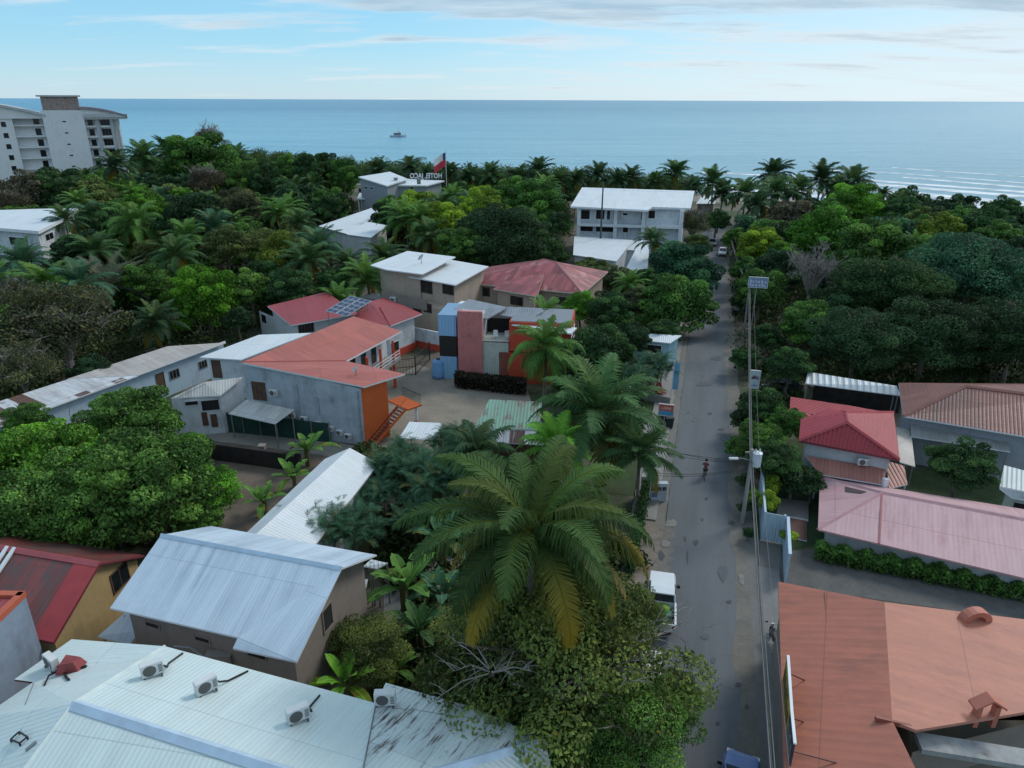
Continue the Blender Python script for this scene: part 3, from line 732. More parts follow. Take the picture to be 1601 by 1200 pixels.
mb = MB(); mb.box((pp.x, pp.y, .62), (.42, .42, 1.24)); mb.build('post_base', plain('red_post_base', (.36, .02, .02)), root)
mb = MB(); q0 = land + ee * 1.65 - ne_ * 1.5; q1 = land + ee * 1.65 + ne_ * 1.4
mb.bar(q0 + Vector((0, 0, 3.9)), q1 + Vector((0, 0, 3.9)), .05, .05); bars_between(mb, q0, q1, 2.9, 3.9, .18, .03); mb.build('railing', BLACK, root)
# pipes and stains on the grey wall, low offset ledge
ea = (segA[1] - segA[0]).normalized(); na = Vector((ea.y, -ea.x, 0)); La = (segA[1] - segA[0]).length
mb = MB()
for u, za, zb in ((La * .46, .3, 5.4), (La * .63, 2.6, 4.4), (La - .35, 0, 5.5)):
    q = segA[0] + ea * u + na * .06; mb = MB(); mb.tube([(q.x, q.y, za), (q.x, q.y, zb)], .045, 6); mb.build('drain_pipe', plain('pvc_pipe', (.33, .37, .40)), root)

# ---- white roof extension left of it
root, sg = house('white_roof_block', 'low block with a white sheet roof tucked against the salmon roofed hotel', 'building', [P(312, 558, 4.6), P(377, 562, 4.6), P(487, 520, 5.4), P(405, 523, 5.4)], [[P(312, 558, 4.6), P(377, 562, 4.6), P(487, 520, 5.4), P(405, 523, 5.4)]], W_WHITE, M_WHITE, .4)
opening(root, facing(sg, 350, 590), (332, 563, 346, 590), 'door', WOODBR, WOODBR, bars=0)
# ---- long row building on the left
eR, eL = P(353, 535, 3.7), P(215, 586, 3.7)
kR, kL = P(262, 541, 4.3), P(105, 592, 4.3)
fl = (kR - eR); fl.z = 0
ext = (eL - eR)
eM = eL; eZ = eR + ext * 2.25; kZ = kL + (kL - kR) * 1.05
root = empty('row_building', (eL.x, eL.y, 0), 'long single storey row of pale blue rooms under a weathered brown and rusty white roof', 'building')
roof(root, [[eR, eM, kL, kR]], M_BROWNR, .12)
roof(root, [[eM + Vector((0, 0, -.06)), eZ, kZ, kL + Vector((0, 0, -.06))]], M_RUSTY, .12, name='rusty_roof')
q = inset_poly(ccw([eR, eZ, kZ, kR]), .45)
sg = walls(root, q, [3.6 if (p - eR).length < 99 and min((p - eR).length, (p - eZ).length) < 2 else 4.1 for p in q], W_BLUEW)
s_ = facing(sg, 290, 590)
for r_ in ((264, 577, 281, 592), (310, 563, 324, 576)): opening(root, s_, r_, frame=GREYM, bars=2)
for r_ in ((244, 582, 258, 610), (333, 563, 346, 586)): opening(root, s_, r_, 'door', WOODBR, WOODBR, bars=0)
mb = MB(); mb.bar(P(352, 534, 3.62), P(140, 613, 3.62), .14, .16); mb.build('gutter', WHITE, root)
# ---- small white house with a dirty roof
h = [P(267, 622, 4.0), P(344, 618, 4.0), P(380, 589, 5.0), P(318, 597, 5.0)]
root, sg = house('small_white_house', 'small white house with dirty mono pitch roof and two dark shutters', 'house', h, [h], W_WHITE, M_WHITED, .25)
s_ = facing(sg, 320, 650)
for r_ in ((316, 644, 325, 665), (330, 647, 340, 667)): opening(root, s_, r_, 'window', WOODBR, WOODBR, bars=0)
for r_ in ((288, 626, 311, 634), (314, 624, 344, 642)): opening(root, s_, r_, 'window', W_WHITE, VOID, bars=0)
shed('lean_to', 'dirty translucent lean-to roof against the grey blue hotel wall', 'lean-to', [P(357, 646, 2.6), P(430, 662, 2.6), P(460, 640, 3.2), P(386, 624, 3.2)], M_WHITED)
mb = MB(); fA, fB = P(357, 674, 0), P(517, 692, 0)
dd = (fB - fA); nn_ = Vector((-dd.y, dd.x, 0)).normalized()
mb.obox(fA, dd, nn_ * .06, Vector((0, 0, 2.0)))
r = empty('mesh_fence', fA, 'dark green shade mesh fence below the lean-to of the grey blue hotel wall', 'fence')
mb.build('mesh_panel', GREENMESH, r)
mb = MB()
for i in range(7): q = fA + dd * (i / 6) - nn_ * .06; mb = MB(); mb.tube([(q.x, q.y, 0), (q.x, q.y, 2.15)], .04, 6); mb.build('fence_post', GREYM, r)
mb = MB(); fA, fB = P(288, 690, -.9), P(470, 722, -.9); fA.z = fB.z = 0
mb.obox(P(285, 712, 0), P(470, 738, 0) - P(285, 712, 0), Vector((.1, .35, 0)), Vector((0, 0, 1.6)))
tag(mb.build('retaining_wall', DARKW), 'dark stained retaining wall below the concrete driveway', 'wall')
mb = MB(); q = P(413, 722, 0); mb.box((q.x, q.y, .8), (.5, .5, 1.6)); mb.box((q.x, q.y, 1.65), (.6, .6, .12))
tag(mb.build('gate_pillar', W_TAUPE), 'stone gate pillar at the bend of the dark retaining wall', 'pillar')
# ---- red roof house with solar panels
hL, hT, hE = P(418, 478, 4.6), P(510, 456, 6.2), P(455, 508, 4.2)
g1 = P(575, 474, 6.2); en = P(543, 496, 4.4); bkL = hL + (hT - hE) * .9
root = empty('solar_roof_house', (hE.x, hE.y, 0), 'white house with dark red gable roofs carrying a rack of solar panels', 'house')
ro = [P(418, 478, 5.6), P(510, 456, 6.0), P(600, 478, 5.6), P(560, 500, 4.3), P(455, 508, 4.3)]
roof(root, [[ro[0], ro[1], P(560, 490, 4.4), ro[4]]], M_RED, .14)
bk = [P(418, 478, 5.6), P(510, 456, 6.0)]
o_ = ccw([ro[0], ro[1], P(560, 490, 4.4), ro[4]]); q = inset_poly(o_, .4)
q2 = list(q)
sg = walls(root, q, [p.z for p in o_], W_LGREY)
gp = [P(400, 486, 4.0), P(418, 478, 5.5), P(456, 508, 4.2)]
mb = MB(); mb.wall(gp[0] + Vector((.3, .3, 0)), gp[2] + Vector((-.1, .5, 0)), 0, 4.0, 4.1); mb.build('gable_wall', W_LGREY, root)
sgable = (Vector((gp[0].x + .3, gp[0].y + .3, 0)), Vector((gp[2].x - .1, gp[2].y + .5, 0)))
opening(root, sgable, (409, 491, 417, 505), bars=0)
opening(root, facing(sg, 480, 515), (466, 504, 491, 520), frame=WOODBR, bars=4)
# right wing
wR = [P(545, 502, 5.0), P(578, 471, 6.4), P(660, 490, 4.6), P(610, 509, 4.6)]
roof(root, [wR, [wR[1], P(603, 465, 5.2), wR[2]]], M_RED, .14, name='wing_roof')
ridge_cap(root, P(594, 480, 5.9), wR[3] + Vector((0, 0, .0)), REDSEAM, .25, 'hip_cap')
o_ = ccw(wR); q = inset_poly(o_, .5); sg = walls(root, q, [p.z for p in o_], W_WHITE, name='wing_wall')
s_ = facing(sg, 625, 530)
if s_:
    A_, B_ = s_; e_ = (B_ - A_).normalized(); n_ = Vector((e_.y, -e_.x, 0)); mb = MB(); mb.obox(Vector((A_.x, A_.y, 0)) + n_ * .005, Vector((B_.x - A_.x, B_.y - A_.y, 0)), n_ * .04, Vector((0, 0, 1.0))); mb.build('plinth', W_ORRED, root)
    opening(root, s_, (608, 534, 624, 556), 'door', W_WHITE, VOID, bars=0)
# low white and orange yard wall
wa, wb = P(647, 541, 0), P(688, 550, 0)
r = empty('yard_wall', wa, 'white yard wall with orange base between the red roofed house and the blue tank', 'wall')
mb = MB(); n_ = Vector((.1, .2, 0)); mb.obox(wa + Vector((0, 0, .9)), wb - wa, n_, Vector((0, 0, 1.7))); mb.build('upper_wall', W_WHITE, r)
mb = MB(); mb.obox(wa + Vector((0, 0, 0)) - n_ * .15, wb - wa, n_ * 1.3, Vector((0, 0, .898))); mb.build('plinth', W_ORRED, r)
# iron gate in front of it
gA, gB = P(612, 590, 0), P(650, 586, 0); gC = P(672, 563, 0)
r = empty('iron_gate', gA, 'dark iron bar gate closing the courtyard of the salmon roofed hotel', 'gate')
mb = MB()
for a_, b_ in ((gA, gB), (gB, gC)):
    for zz in (.15, 1.1, 2.1): mb.bar(a_ + Vector((0, 0, zz)), b_ + Vector((0, 0, zz)), .06, .06)
    bars_between(mb, a_, b_, .1, 2.1, .35, .035)
mb.build('bars', BLACK, r)
mb = MB()
for p in (gA, gB, gC): mb = MB(); mb.box((p.x, p.y, 1.2), (.12, .12, 2.4)); mb.build('gate_post', BLACK, r)
# solar panels: one thing each
sA, sB, sC_, sD = P(509, 486, 5.9), P(549, 462, 7.0), P(577, 470, 7.0), P(543, 495, 5.9)
SOLAR = plain('solar_cell', (.035, .05, .10), .15, var=.15)
ex_, ey_ = (sD - sA), (sB - sA); nz = ex_.cross(ey_).normalized(); nz = nz if nz.z > 0 else -nz
first = None
for j in range(2):
    for i in range(5):
        # five across the slope, two rows
        O = sA + ey_ * (i / 5) + ex_ * (j / 2); ux = ex_ * (.5 * .94); uy = ey_ * (.2 * .90)
        r = empty('solar_module', O, 'blue solar panel, one of ten in the rack on the dark red roof', 'solar panel', 'solar panels on the dark red roof')
        mb = MB(); mb.obox(O, ux, uy, nz * .05); mb.build('frame', plain('aluminium', (.5, .52, .55), .4), r)
        mb = MB()
        for b_ in range(2): mb.obox(O + ux * (.04 + .48 * b_) + uy * .06 + nz * .045, ux * .44, uy * .88, nz * .012)
        mb.build('cell', SOLAR, r)
mb = MB()
for t in (.1, .9):
    for q_ in (sA + (sD - sA) * t, sB + (sC_ - sB) * t): mb.tube([q_ - Vector((0, 0, 1.6)), q_], .05, 5)
    mb.bar(sA + (sD - sA) * t - nz * .05, sB + (sC_ - sB) * t - nz * .05, .08, .06)
tag(mb.build('solar_rack', GREYM), 'grey metal rack carrying the solar panels', 'rack')
# ---- tan house with two white roofs
u = [P(579, 414, 8.6), P(604, 421, 8.6), P(660, 428, 8.6), P(712, 401, 9.2), P(637, 392, 9.2)]
v_ = [P(639, 432, 7.8), P(712, 445, 7.8), P(764, 416, 8.3), P(700, 405, 8.3)]
root = empty('tan_house', (v_[0].x, v_[0].y, 0), 'two storey tan house under two stepped white flat roofs', 'house')
roof(root, [u], M_WHITE, .15, name='upper_roof'); roof(root, [v_], M_WHITE, .15, name='lower_roof')
o_ = ccw(v_); q = inset_poly(o_, .6); sg = walls(root, q, [p.z for p in o_], W_TAN)
o_ = ccw(u); q = inset_poly(o_, 1.0); sg2 = walls(root, q, [p.z for p in o_], W_TAN, name='rear_wall')
s_ = facing(sg, 680, 450)
for r_ in ((658, 438, 676, 458), (692, 444, 711, 460)): opening(root, s_, r_, frame=WOODBR, bars=1, pane=VOID)
bA, bB = P(604, 500, 0), P(678, 512, 0)
q = P(625, 500, 0)
e_ = (s_[1] - s_[0]); e_.z = 0; e_.normalize(); n_ = Vector((e_.y, -e_.x, 0)); S0 = Vector((s_[0].x, s_[0].y, 0))
mb = MB(); mb.obox(S0 - e_ * 4.5 + n_ * 1.8, e_ * 10.5, n_ * -1.8, Vector((0, 0, 4.6))); mb.build('front_block', W_TAN, root)
seg2 = (S0 - e_ * 4.5 + n_ * 1.8, S0 + e_ * 6.0 + n_ * 1.8)
mb = MB(); mb.obox(S0 - e_ * 1.5 + n_ * 1.82, e_ * 7.5, n_ * .15, Vector((0, 0, 1.1))); 
mb = MB(); mb.obox(S0 - e_ * 4.6 + n_ * 1.9 + Vector((0, 0, 4.0)), e_ * 8.2, n_ * -.2, Vector((0, 0, 1.5))); mb.build('balcony_parapet', W_TAUPE, root)
for r_ in ((646, 470, 659, 487), (662, 474, 675, 488)): opening(root, seg2, r_, frame=WOODBR, bars=2)
# ---- pale garage roof behind the red house
root, sg = house('flat_roof_garage', 'low outbuilding with pale flat roof between the solar panels and the tan house', 'outbuilding', [P(563, 464, 3.5), P(604, 468, 3.5), P(604, 458, 3.7), P(578, 458, 3.7)], [[P(563, 464, 3.5), P(604, 468, 3.5), P(604, 458, 3.7), P(578, 458, 3.7)]], W_WHITE, M_WHITE, .3)
# ---- maroon hip roof house
eL_, eRt, eFR, eBL = P(722, 441, 6.0), P(911, 459, 6.0), P(940, 434, 6.0), P(766, 416, 6.2)
rA, rB = P(850, 405, 8.6), P(868, 409, 8.6)
px0, px1, pap, pxb = P(771, 451, 5.9), P(840, 463, 5.9), P(829, 430, 7.2), P(851, 428, 7.4)
root = empty('maroon_roof_house', (rA.x, rA.y, 0), 'two storey tan house with a faded maroon hip roof and a hipped porch in front', 'house')
eBR = eFR + (eBL - eL_) * .4
roof(root, [[eL_, eRt, rB, rA], [eRt, eFR, rB], [eFR, eBR, eBL, rA, rB], [eBL, eL_, rA]], M_MAROON, .14, rimmat=CREAM)
roof(root, [[px0, px1, pap], [px1, pxb, pap], [px0, pap, pxb, P(800, 428, 6.9)]], M_MAROON, .14, name='porch_roof', rimmat=CREAM)
for a_, b_ in ((rA, eL_), (rB, eRt), (rB, eFR), (rA, rB)): ridge_cap(root, a_, b_, plain('faded_maroon_cap', (.36, .13, .13)), .3, 'hip_cap')
o_ = ccw([eL_, eRt, eFR, eBR, eBL]); q = inset_poly(o_, .6); sg = walls(root, q, [p.z for p in o_], W_TAN)
for r_ in ((870, 464, 893, 476), (738, 448, 766, 462)): opening(root, facing(sg, (r_[0] + r_[2]) / 2, r_[3]), r_, frame=WOODBR, bars=2)
o_ = ccw([px0, px1, pxb, P(800, 430, 5.9)]); q = inset_poly(o_, .5); sg = walls(root, q, [5.9] * 4, W_TAN, name='porch_wall')
opening(root, facing(sg, 805, 470), (798, 463, 818, 477), frame=WOODBR, bars=1)
s_ = facing(sg, 916, 470)
# ---- pink, red and blue house behind the yard
base_y = 598
pA, pB, pC, pD = P(687, 585, 0), P(715, 592, 0), P(754, 598, 0), P(868, 596, 0)
root = empty('pink_house', (pC.x, pC.y, 0), 'two storey house of pink, pale green, red and blue panels with an open terrace', 'house')
fd = Vector((.25, 1, 0)).normalized()
def front(x0, y0, x1, y1, ref, mat, name, dep=4.0, zz0=None):
    """a box whose front face fills the pixel box, standing on the vertical plane through ref"""
    A, B = ref; e = (B - A); e.z = 0; e.normalize(); n = Vector((e.y, -e.x, 0))
    xm, ym = (x0 + x1) / 2, (y0 + y1) / 2
    pa, pb = on_wall(A, B, x0, ym), on_wall(A, B, x1, ym)
    z1, z0 = on_wall(A, B, xm, y0).z, on_wall(A, B, xm, y1).z
    if zz0 is not None: z0 = zz0
    pa.z = z0
    mb = MB(); d = pb - pa; d.z = 0
    mb.obox(pa, d, n * -dep, Vector((0, 0, z1 - z0))); return mb.build(name, mat, root), pa, d, n, z0, z1
ref = (P(680, 592, 0), P(800, 599, 0))
BLUECORR = tin('blue_corrugated', (.24, .44, .66), (.15, .25, .36), rib=.35, depth_=.08, stain_amt=.3)
refb = (ref[0] + Vector((.1, .25, 0)), ref[1] + Vector((.1, .25, 0)))
_, pq, dq, nq, zq0, zq1 = front(716, 487, 754, 590, ref, W_PINK, 'pink_wall', .5, 0)
mb = MB(); mb.obox(pq - nq * .502 + dq * .02, dq * .96, nq * -4.4, Vector((0, 0, zq1 - .5))); mb.build('pink_block', W_LGREY, root)
front(685, 492, 713, 525, refb, BLUECORR, 'blue_panel', 5)
front(687, 526, 714, 556, refb, BLACK, 'dark_panel', 5)
front(689, 557, 715, 590, refb, BLUECORR, 'lower_panel', 5, 0)
front(754.5, 533, 795, 571, refb, W_PALEG, 'pale_green_wall', 5, 0)
_, pa, d_, n_, z0_, z1_ = front(796, 505, 893, 551, ref, W_ORRED, 'red_wall', 6)
mb = MB(); mb.obox(pa - n_ * .2 + d_ * .02 + Vector((0, 0, z1_ - z0_ + .003)), d_ * .96, n_ * -5.6, Vector((0, 0, .08))); mb.build('flat_roof', M_GREYSH, root)
front(780, 552, 862, 590, refb, W_ORRED, 'lower_wall', 6, 0)
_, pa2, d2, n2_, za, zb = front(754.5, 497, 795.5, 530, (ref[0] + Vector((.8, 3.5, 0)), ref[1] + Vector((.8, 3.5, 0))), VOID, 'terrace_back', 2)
mb = MB(); t0, t1 = on_wall(refb[0], refb[1], 755, 534), on_wall(refb[0], refb[1], 795, 536); mb.obox(Vector((t0.x, t0.y, t0.z + .0)), Vector((t1.x - t0.x, t1.y - t0.y, 0)), Vector((.9, 3.6, 0)), Vector((0, 0, .12))); mb.build('terrace_floor', plain('red_floor', (.26, .06, .06), .5), root)
tz = t0.z + .12; TERR = (Vector((t0.x, t0.y, tz)), Vector((t1.x, t1.y, tz)))
mb = MB()
for k in range(12):
    a_ = on_wall(refb[0], refb[1], 755 + k * 3.4, 555) - Vector(n_ * -.02) ; 
bars_between(mb, on_wall(ref[0], ref[1], 755, 580), on_wall(ref[0], ref[1], 780, 582), 0, 1.6, .3, .04); mb.build('railing', WHITE, root)
roof(root, [[P(705, 486, 7.6), P(762, 498, 7.2), P(794, 480, 8.0), P(733, 467, 8.2)]], M_GREYSH, .12, name='grey_roof', rimmat=GREYM)
roof(root, [[P(782, 492, 7.3), P(828, 499, 7.2), P(852, 485, 7.7), P(795, 479, 7.9)]], M_GREYSH, .12, name='side_roof', rimmat=GREYM)
roof(root, [[P(684, 491, 7.3), P(714, 492, 7.3), P(735, 472, 7.4), P(722, 470, 7.4)]], M_WHITE, .12, name='white_roof')
roof(root, [[P(800, 507, 7.0), P(893, 521, 6.8), P(902, 512, 6.9), P(845, 503, 7.2)]], M_WHITE, .14, name='parapet_roof')
opening(root, (Vector((pa.x + d_.x, pa.y + d_.y, 0)), Vector((pa.x + d_.x - n_.x * 6, pa.y + d_.y - n_.y * 6, 0))), (888, 530, 897, 546), frame=WHITE, bars=1)
# ---- white chairs on the terrace
for k, (t, lab) in enumerate(((.42, 'white plastic chair in the middle of the open terrace of the pink house'), (.9, 'white plastic chair at the right end of the open terrace of the pink house'))):
    c = TERR[0].lerp(TERR[1], t) + Vector((.2, .9, 0))
    r = empty('terrace_chair', c, lab, 'chair', 'white chairs on the terrace', rz=.4 * k)
    mb = MB(); mb.box((c.x, c.y, c.z + .43), (.5, .5, .06)); mb.build('seat', WHITE, r)
    mb = MB(); mb.box((c.x, c.y + .23, c.z + .72), (.5, .05, .5)); mb.build('backrest', WHITE, r)
    for sx in (-.21, .21):
        for sy in (-.21, .21):
            mb = MB(); mb.box((c.x + sx, c.y + sy, c.z + .2), (.05, .05, .4)); mb.build('leg', WHITE, r)
        mb = MB(); mb.box((c.x + sx * 1.1, c.y, c.z + .62), (.05, .46, .04)); mb.build('armrest', WHITE, r)
# ---- green sheet roof and small white roof between yard and palms
gr = [P(742, 668, 3.0), P(845, 672, 3.0), P(850, 628, 4.2), P(765, 624, 4.2)]
house('green_roof_shed', 'timber shed with worn green sheet roof behind the big palm', 'shed', gr + [], [gr], WOODBR, M_GREEN, .3)
gr = [P(745, 690, 2.2), P(850, 695, 2.2), P(846, 674, 2.9), P(742, 670, 2.9)]
shed('lean_to', 'brown and rusty lean-to in front of the worn green roof', 'lean-to', gr, M_RUSTY, wallmat=WOODBR)
gr = [P(624, 684, 2.8), P(680, 688, 2.8), P(692, 661, 3.0), P(640, 659, 3.0)]
r, _ = shed('carport', 'small white flat carport roof beside the orange staircase', 'carport', gr, M_WHITE)
# ---- kiosk left of the street
k_ = [P(988, 530, 3.0), P(1048, 536, 3.0), P(1066, 524, 3.3), P(994, 520, 3.3)]
root, sg = house('street_kiosk', 'small kiosk with white roof and pale blue side next to the pavement', 'kiosk', k_, [k_], plain('kiosk_blue', (.30, .52, .60)), M_WHITE, .25)
s_ = facing(sg, 1020, 545)
opening(root, s_, (1005, 538, 1035, 552), 'window', WHITE, VOID, bars=0)
# ---- hotel with roof letters
hr = [P(560, 276, 10.5), P(605, 290, 9.6), P(637, 279, 10.5), P(610, 268, 11.2)]
root = empty('grey_hotel', (hr[1].x, hr[1].y, 0), 'grey beach hotel with white roofs, a porch and tall white letters on the roof', 'hotel')
roof(root, [hr], M_WHITE, .3, name='main_roof')
o_ = ccw(hr); q = inset_poly(o_, .4); sg = walls(root, q, [p.z for p in o_], W_GREY)
h2 = [P(604, 289, 9.2), P(667, 289.5, 9.2), P(695, 282, 9.6), P(634, 279, 9.8)]
roof(root, [h2], M_WHITE, .3, name='wing_roof')
o_ = ccw(h2); q = inset_poly(o_, .6); sg3 = walls(root, q, [p.z for p in o_], W_GREY, name='wing_wall')
for r_ in ((570, 291, 575, 295), (579, 292, 584, 296)): opening(root, facing(sg, 578, 296), r_, bars=0, fw=.1)
opening(root, facing(sg3, 643, 296), (641, 291, 647, 298), bars=0, fw=.1); opening(root, facing(sg3, 615, 296), (609, 291, 615, 299), bars=0, fw=.1)
h3 = [P(558, 310, 4.9), P(594, 311, 4.9), P(606, 306, 4.9), P(640, 308, 4.9), P(642, 301, 5.8), P(562, 301, 5.8)]
roof(root, [h3], M_WHITE, .25, name='porch_roof')
for p in inset_poly(ccw(h3), .4)[:]:
    mb = MB(); mb.tube([(p.x, p.y, 0), (p.x, p.y, 4.9)], .16, 6); mb.build('porch_post', WHITE, root)
mb = MB(); pf = [P(562, 318, 0), P(640, 318, 0)]; mb.obox(pf[0], pf[1] - pf[0], Vector((.2, 1.2, 0)), Vector((0, 0, 4.6))); mb.build('porch_back', plain('dark_wood_wall', (.09, .07, .06)), root)  # dark brown wall colour behind the porch posts
# letters, seen from behind so they read mirrored
import bpy as _b
def letters(text, A, B, height, mat, name, parent=None, mirror=False, depth_=.12):
    cu = bpy.data.curves.new(name, 'FONT'); cu.body = text; cu.extrude = depth_ / 2; cu.align_x = 'LEFT'; cu.resolution_u = 2; cu.offset = .02
    to = bpy.data.objects.new(name, cu); COL.objects.link(to)
    bpy.context.view_layer.update()
    me = bpy.data.meshes.new_from_object(to.evaluated_get(bpy.context.evaluated_depsgraph_get()))
    bpy.data.objects.remove(to)
    co = np.array([v.co[:] for v in me.vertices]); x0, x1 = co[:, 0].min(), co[:, 0].max(); y0, y1 = co[:, 1].min(), co[:, 1].max()
    L = (Vector(B) - Vector(A)); W_ = L.length; e = L.normalized(); up = Vector((0, 0, 1)); n = e.cross(up)
    off = WL[parent.name] if parent else Vector((0, 0, 0))
    for v in me.vertices:
        k = (v.co.x - x0) / (x1 - x0) * W_
        if mirror: k = W_ - k
        v.co = Vector(A) + e * k + up * ((v.co.y - y0) / (y1 - y0) * height) + n * v.co.z - off
    if mirror: me.flip_normals()
    me.materials.clear(); me.materials.append(mat)
    o = bpy.data.objects.new(name, me); COL.objects.link(o); WL[o.name] = off
    if parent: o.parent = parent
    return o
lA, lB = P(641, 281, 9.6), P(691, 281, 9.6)
letters('HOTEL JACO', lA, lB, 1.8, plain('white_letters', (.62, .64, .66)), 'lettering', root, True, .3)
mb = MB(); mb.bar(lA - Vector((0, 0, .1)), lB - Vector((0, 0, .1)), .2, .12); mb.build('letter_rail', GREYM, root)
for x_, y_, lab in ((619, 283, 'small grey vent box on the left of the grey hotel roof'), (655, 285, 'small grey vent box on the wing roof of the grey hotel')):
    q = P(x_, y_, 10.0); mb = MB(); mb.box((q.x, q.y, 10.2), (.9, .9, 1.2)); mb.box((q.x, q.y, 10.85), (1.1, 1.1, .12)); tag(mb.build('roof_vent', GREYM), lab, 'vent', 'vents on the hotel roof')
# flag and pole
fp = P(698, 282, 9); fz = on_wall(fp, fp + Vector((1, 0, 0)), 698, 231).z
root = empty('flag_pole', (fp.x, fp.y, 0), 'tall flag pole with white, red and blue flag behind the hotel letters', 'flag')
mb = MB(); mb.tube([(fp.x, fp.y, 0), (fp.x, fp.y, fz)], [.12, .06], 6); mb.build('pole', WHITE, root)
FW, FR, FB = plain('flag_white', (.75, .75, .75)), plain('flag_red', (.55, .03, .06)), plain('flag_blue', (.03, .05, .16))
zt = on_wall(fp, fp + Vector((1, 0, 0)), 698, 238).z
for nm, mat_, u0, u1, v0, v1 in (('white_stripe', FW, .25, 1, 0, .5), ('red_stripe', FR, .0, 1, .5, 1), ('blue_canton', FB, 0, .25, 0, .5)):
    mb = MB(); n_ = 10
    for i in range(n_):
        for sgn in (0, .03):
            ps = []
            for k, vv in ((i, v0), (i + 1, v0), (i + 1, v1), (i, v1)):
                u_ = u0 + (u1 - u0) * k / n_
                ps.append((fp.x - u_ * 3.4, fp.y + .35 * math.sin(u_ * 7) + sgn, zt - vv * 3.6 - u_ * 1.9 + .15 * math.sin(u_ * 5)))
            mb.face(ps if sgn else list(reversed(ps)))
    mb.build(nm, mat_, root)
# ---- long white hall in front of the grey hotel
hh = [P(498, 353, 5.0), P(545, 366, 5.0), P(604, 325, 6.2), P(586, 323, 6.2)]
house('white_hall', 'long white roofed hall running towards the grey beach hotel', 'hall', hh, [hh], W_WHITE, M_WHITE, .4)
hh = [P(542, 366, 5.8), P(580, 371, 5.8), P(606, 352, 6.4), P(573, 346, 6.4)]
house('small_white_block', 'small white and grey block with pale flat roof at the end of the white hall', 'building', hh, [hh], W_LGREY, M_WHITE, .3)
mb = MB(); fA, fB = P(482, 346, 0), P(535, 331, 0); mb.obox(fA, fB - fA, Vector((0, .1, 0)), Vector((0, 0, 2.6)))
tag(mb.build('court_fence', plain('teal_mesh', (.03, .10, .11), .9)), 'teal mesh fence round the court left of the white hall', 'fence')
# ---- white three storey building near the beach
r1, r2, r3, r4 = P(892, 322, 10.2), P(1080, 327, 10.2), P(1086, 298, 12.0), P(910, 292.5, 12.0)
rs0, rs1 = P(1012, 328, 10.2), P(1020, 323, 10.4)
root = empty('white_apartment_building', (r1.x, r1.y, 0), 'white three storey beach building with long white roof and two rows of balconies', 'building')
roof(root, [[r1, rs0, rs1, P(1080, 325, 10.3), r3, r4]], M_WHITE, .35)
o_ = ccw([r1, r2, r3, r4]); q = inset_poly(o_, 1.6); sg = walls(root, q, [p.z for p in o_], W_WHITE)
s_ = facing(sg, 980, 345)
A_, B_ = s_; e_ = (B_ - A_); e_.z = 0; Ls = e_.length; e_.normalize(); n_ = Vector((e_.y, -e_.x, 0)); S0 = Vector((A_.x, A_.y, 0))
for z_, lab in ((6.6, 0), (3.3, 0)):
    mb = MB(); mb.obox(S0 + n_ * .01 + Vector((0, 0, z_ - .3)), e_ * (Ls * (.98 if z_ > 5 else .5)), n_ * 1.5, Vector((0, 0, .55))); mb.build('balcony', WHITE, root)
for t in (0.0, .36, .63, .99):
    mb = MB(); mb.obox(S0 + e_ * (Ls * t - .3) + n_ * .02, e_ * .7, n_ * 1.3, Vector((0, 0, 9.9))); mb.build('pillar', WHITE, root)
for r_ in ((905, 327, 923, 343), (931, 327, 946, 343), (948, 328, 955, 344), (973, 332, 982, 337), (1001, 330, 1007, 344), (1013, 328, 1025, 342), (904, 349, 928, 362), (931, 350, 962, 363), (973, 351, 983, 364), (986, 351, 1006, 356), (1018, 352, 1034, 359)):
    opening(root, s_, r_, 'window', WHITE, VOID if r_[2] - r_[0] > 9 else DARKGLASS, fw=.12, bars=0)
hh = [P(896, 398, 4.4), P(964, 408, 4.4), P(990, 375, 5.0), P(898, 369, 5.0)]
house('white_front_block', 'low white block with flat white roof before the three storey beach building', 'building', hh, [hh], W_WHITE, M_WHITE, .3)
hh = [P(974, 428, 4.2), P(1012, 424, 4.2), P(1016, 374, 6.4), P(1002, 374, 6.4)]
root, sg = house('white_ramp_block', 'narrow white sloping roof block beside the palm near the three storey beach building', 'building', hh, [hh], W_WHITE, M_WHITE, .3)
hh = [P(976, 390, 4.0), P(1000, 391, 4.0), P(1006, 376, 4.4), P(988, 376, 4.4)]
house('white_link_block', 'small white link roof between the two low white blocks', 'building', hh, [hh], W_WHITE, M_WHITE, .2)
# bungalow roof behind the beach palms at the end of the street
hh = [P(1088, 318, 4.0), P(1118, 318, 4.0), P(1121, 305, 5.0), P(1100, 303, 5.0)]
house('beach_bungalow', 'pale roofed bungalow among the palms at the end of the street', 'house', hh, [hh], W_TAUPE, M_WHITE, .4)
# ---- white building at the left edge
l_ = [P(-60, 352, 9.5), P(0, 356, 9.5), P(60, 361, 9.5), P(98, 342, 10), P(122, 325, 10.5), P(60, 326, 10.5), P(-60, 330, 10.5)]
root = empty('white_villa', (l_[2].x, l_[2].y, 0), 'white three storey block with flat white roof among trees at the left edge', 'building')
roof(root, [l_], M_WHITE, .5)
o_ = ccw(l_); q = inset_poly(o_, .8); sg = walls(root, q, [p.z for p in o_], W_WHITE)
opening(root, facing(sg, 30, 377), (15, 370, 45, 384), bars=1, fw=.12)
for r_ in ((70, 363, 84, 376), (77, 388, 88, 400)): opening(root, facing(sg, 80, 375), r_, bars=1, fw=.12)
l_ = [P(-40, 392, 5.2), P(26, 386, 5.2), P(10, 379, 5.6), P(-40, 378, 5.6)]
root, sg = house('blue_glass_pavilion', 'pavilion with white roof and tall blue glass at the left edge', 'pavilion', l_, [l_], BLUEGLASS, M_WHITE, .3)
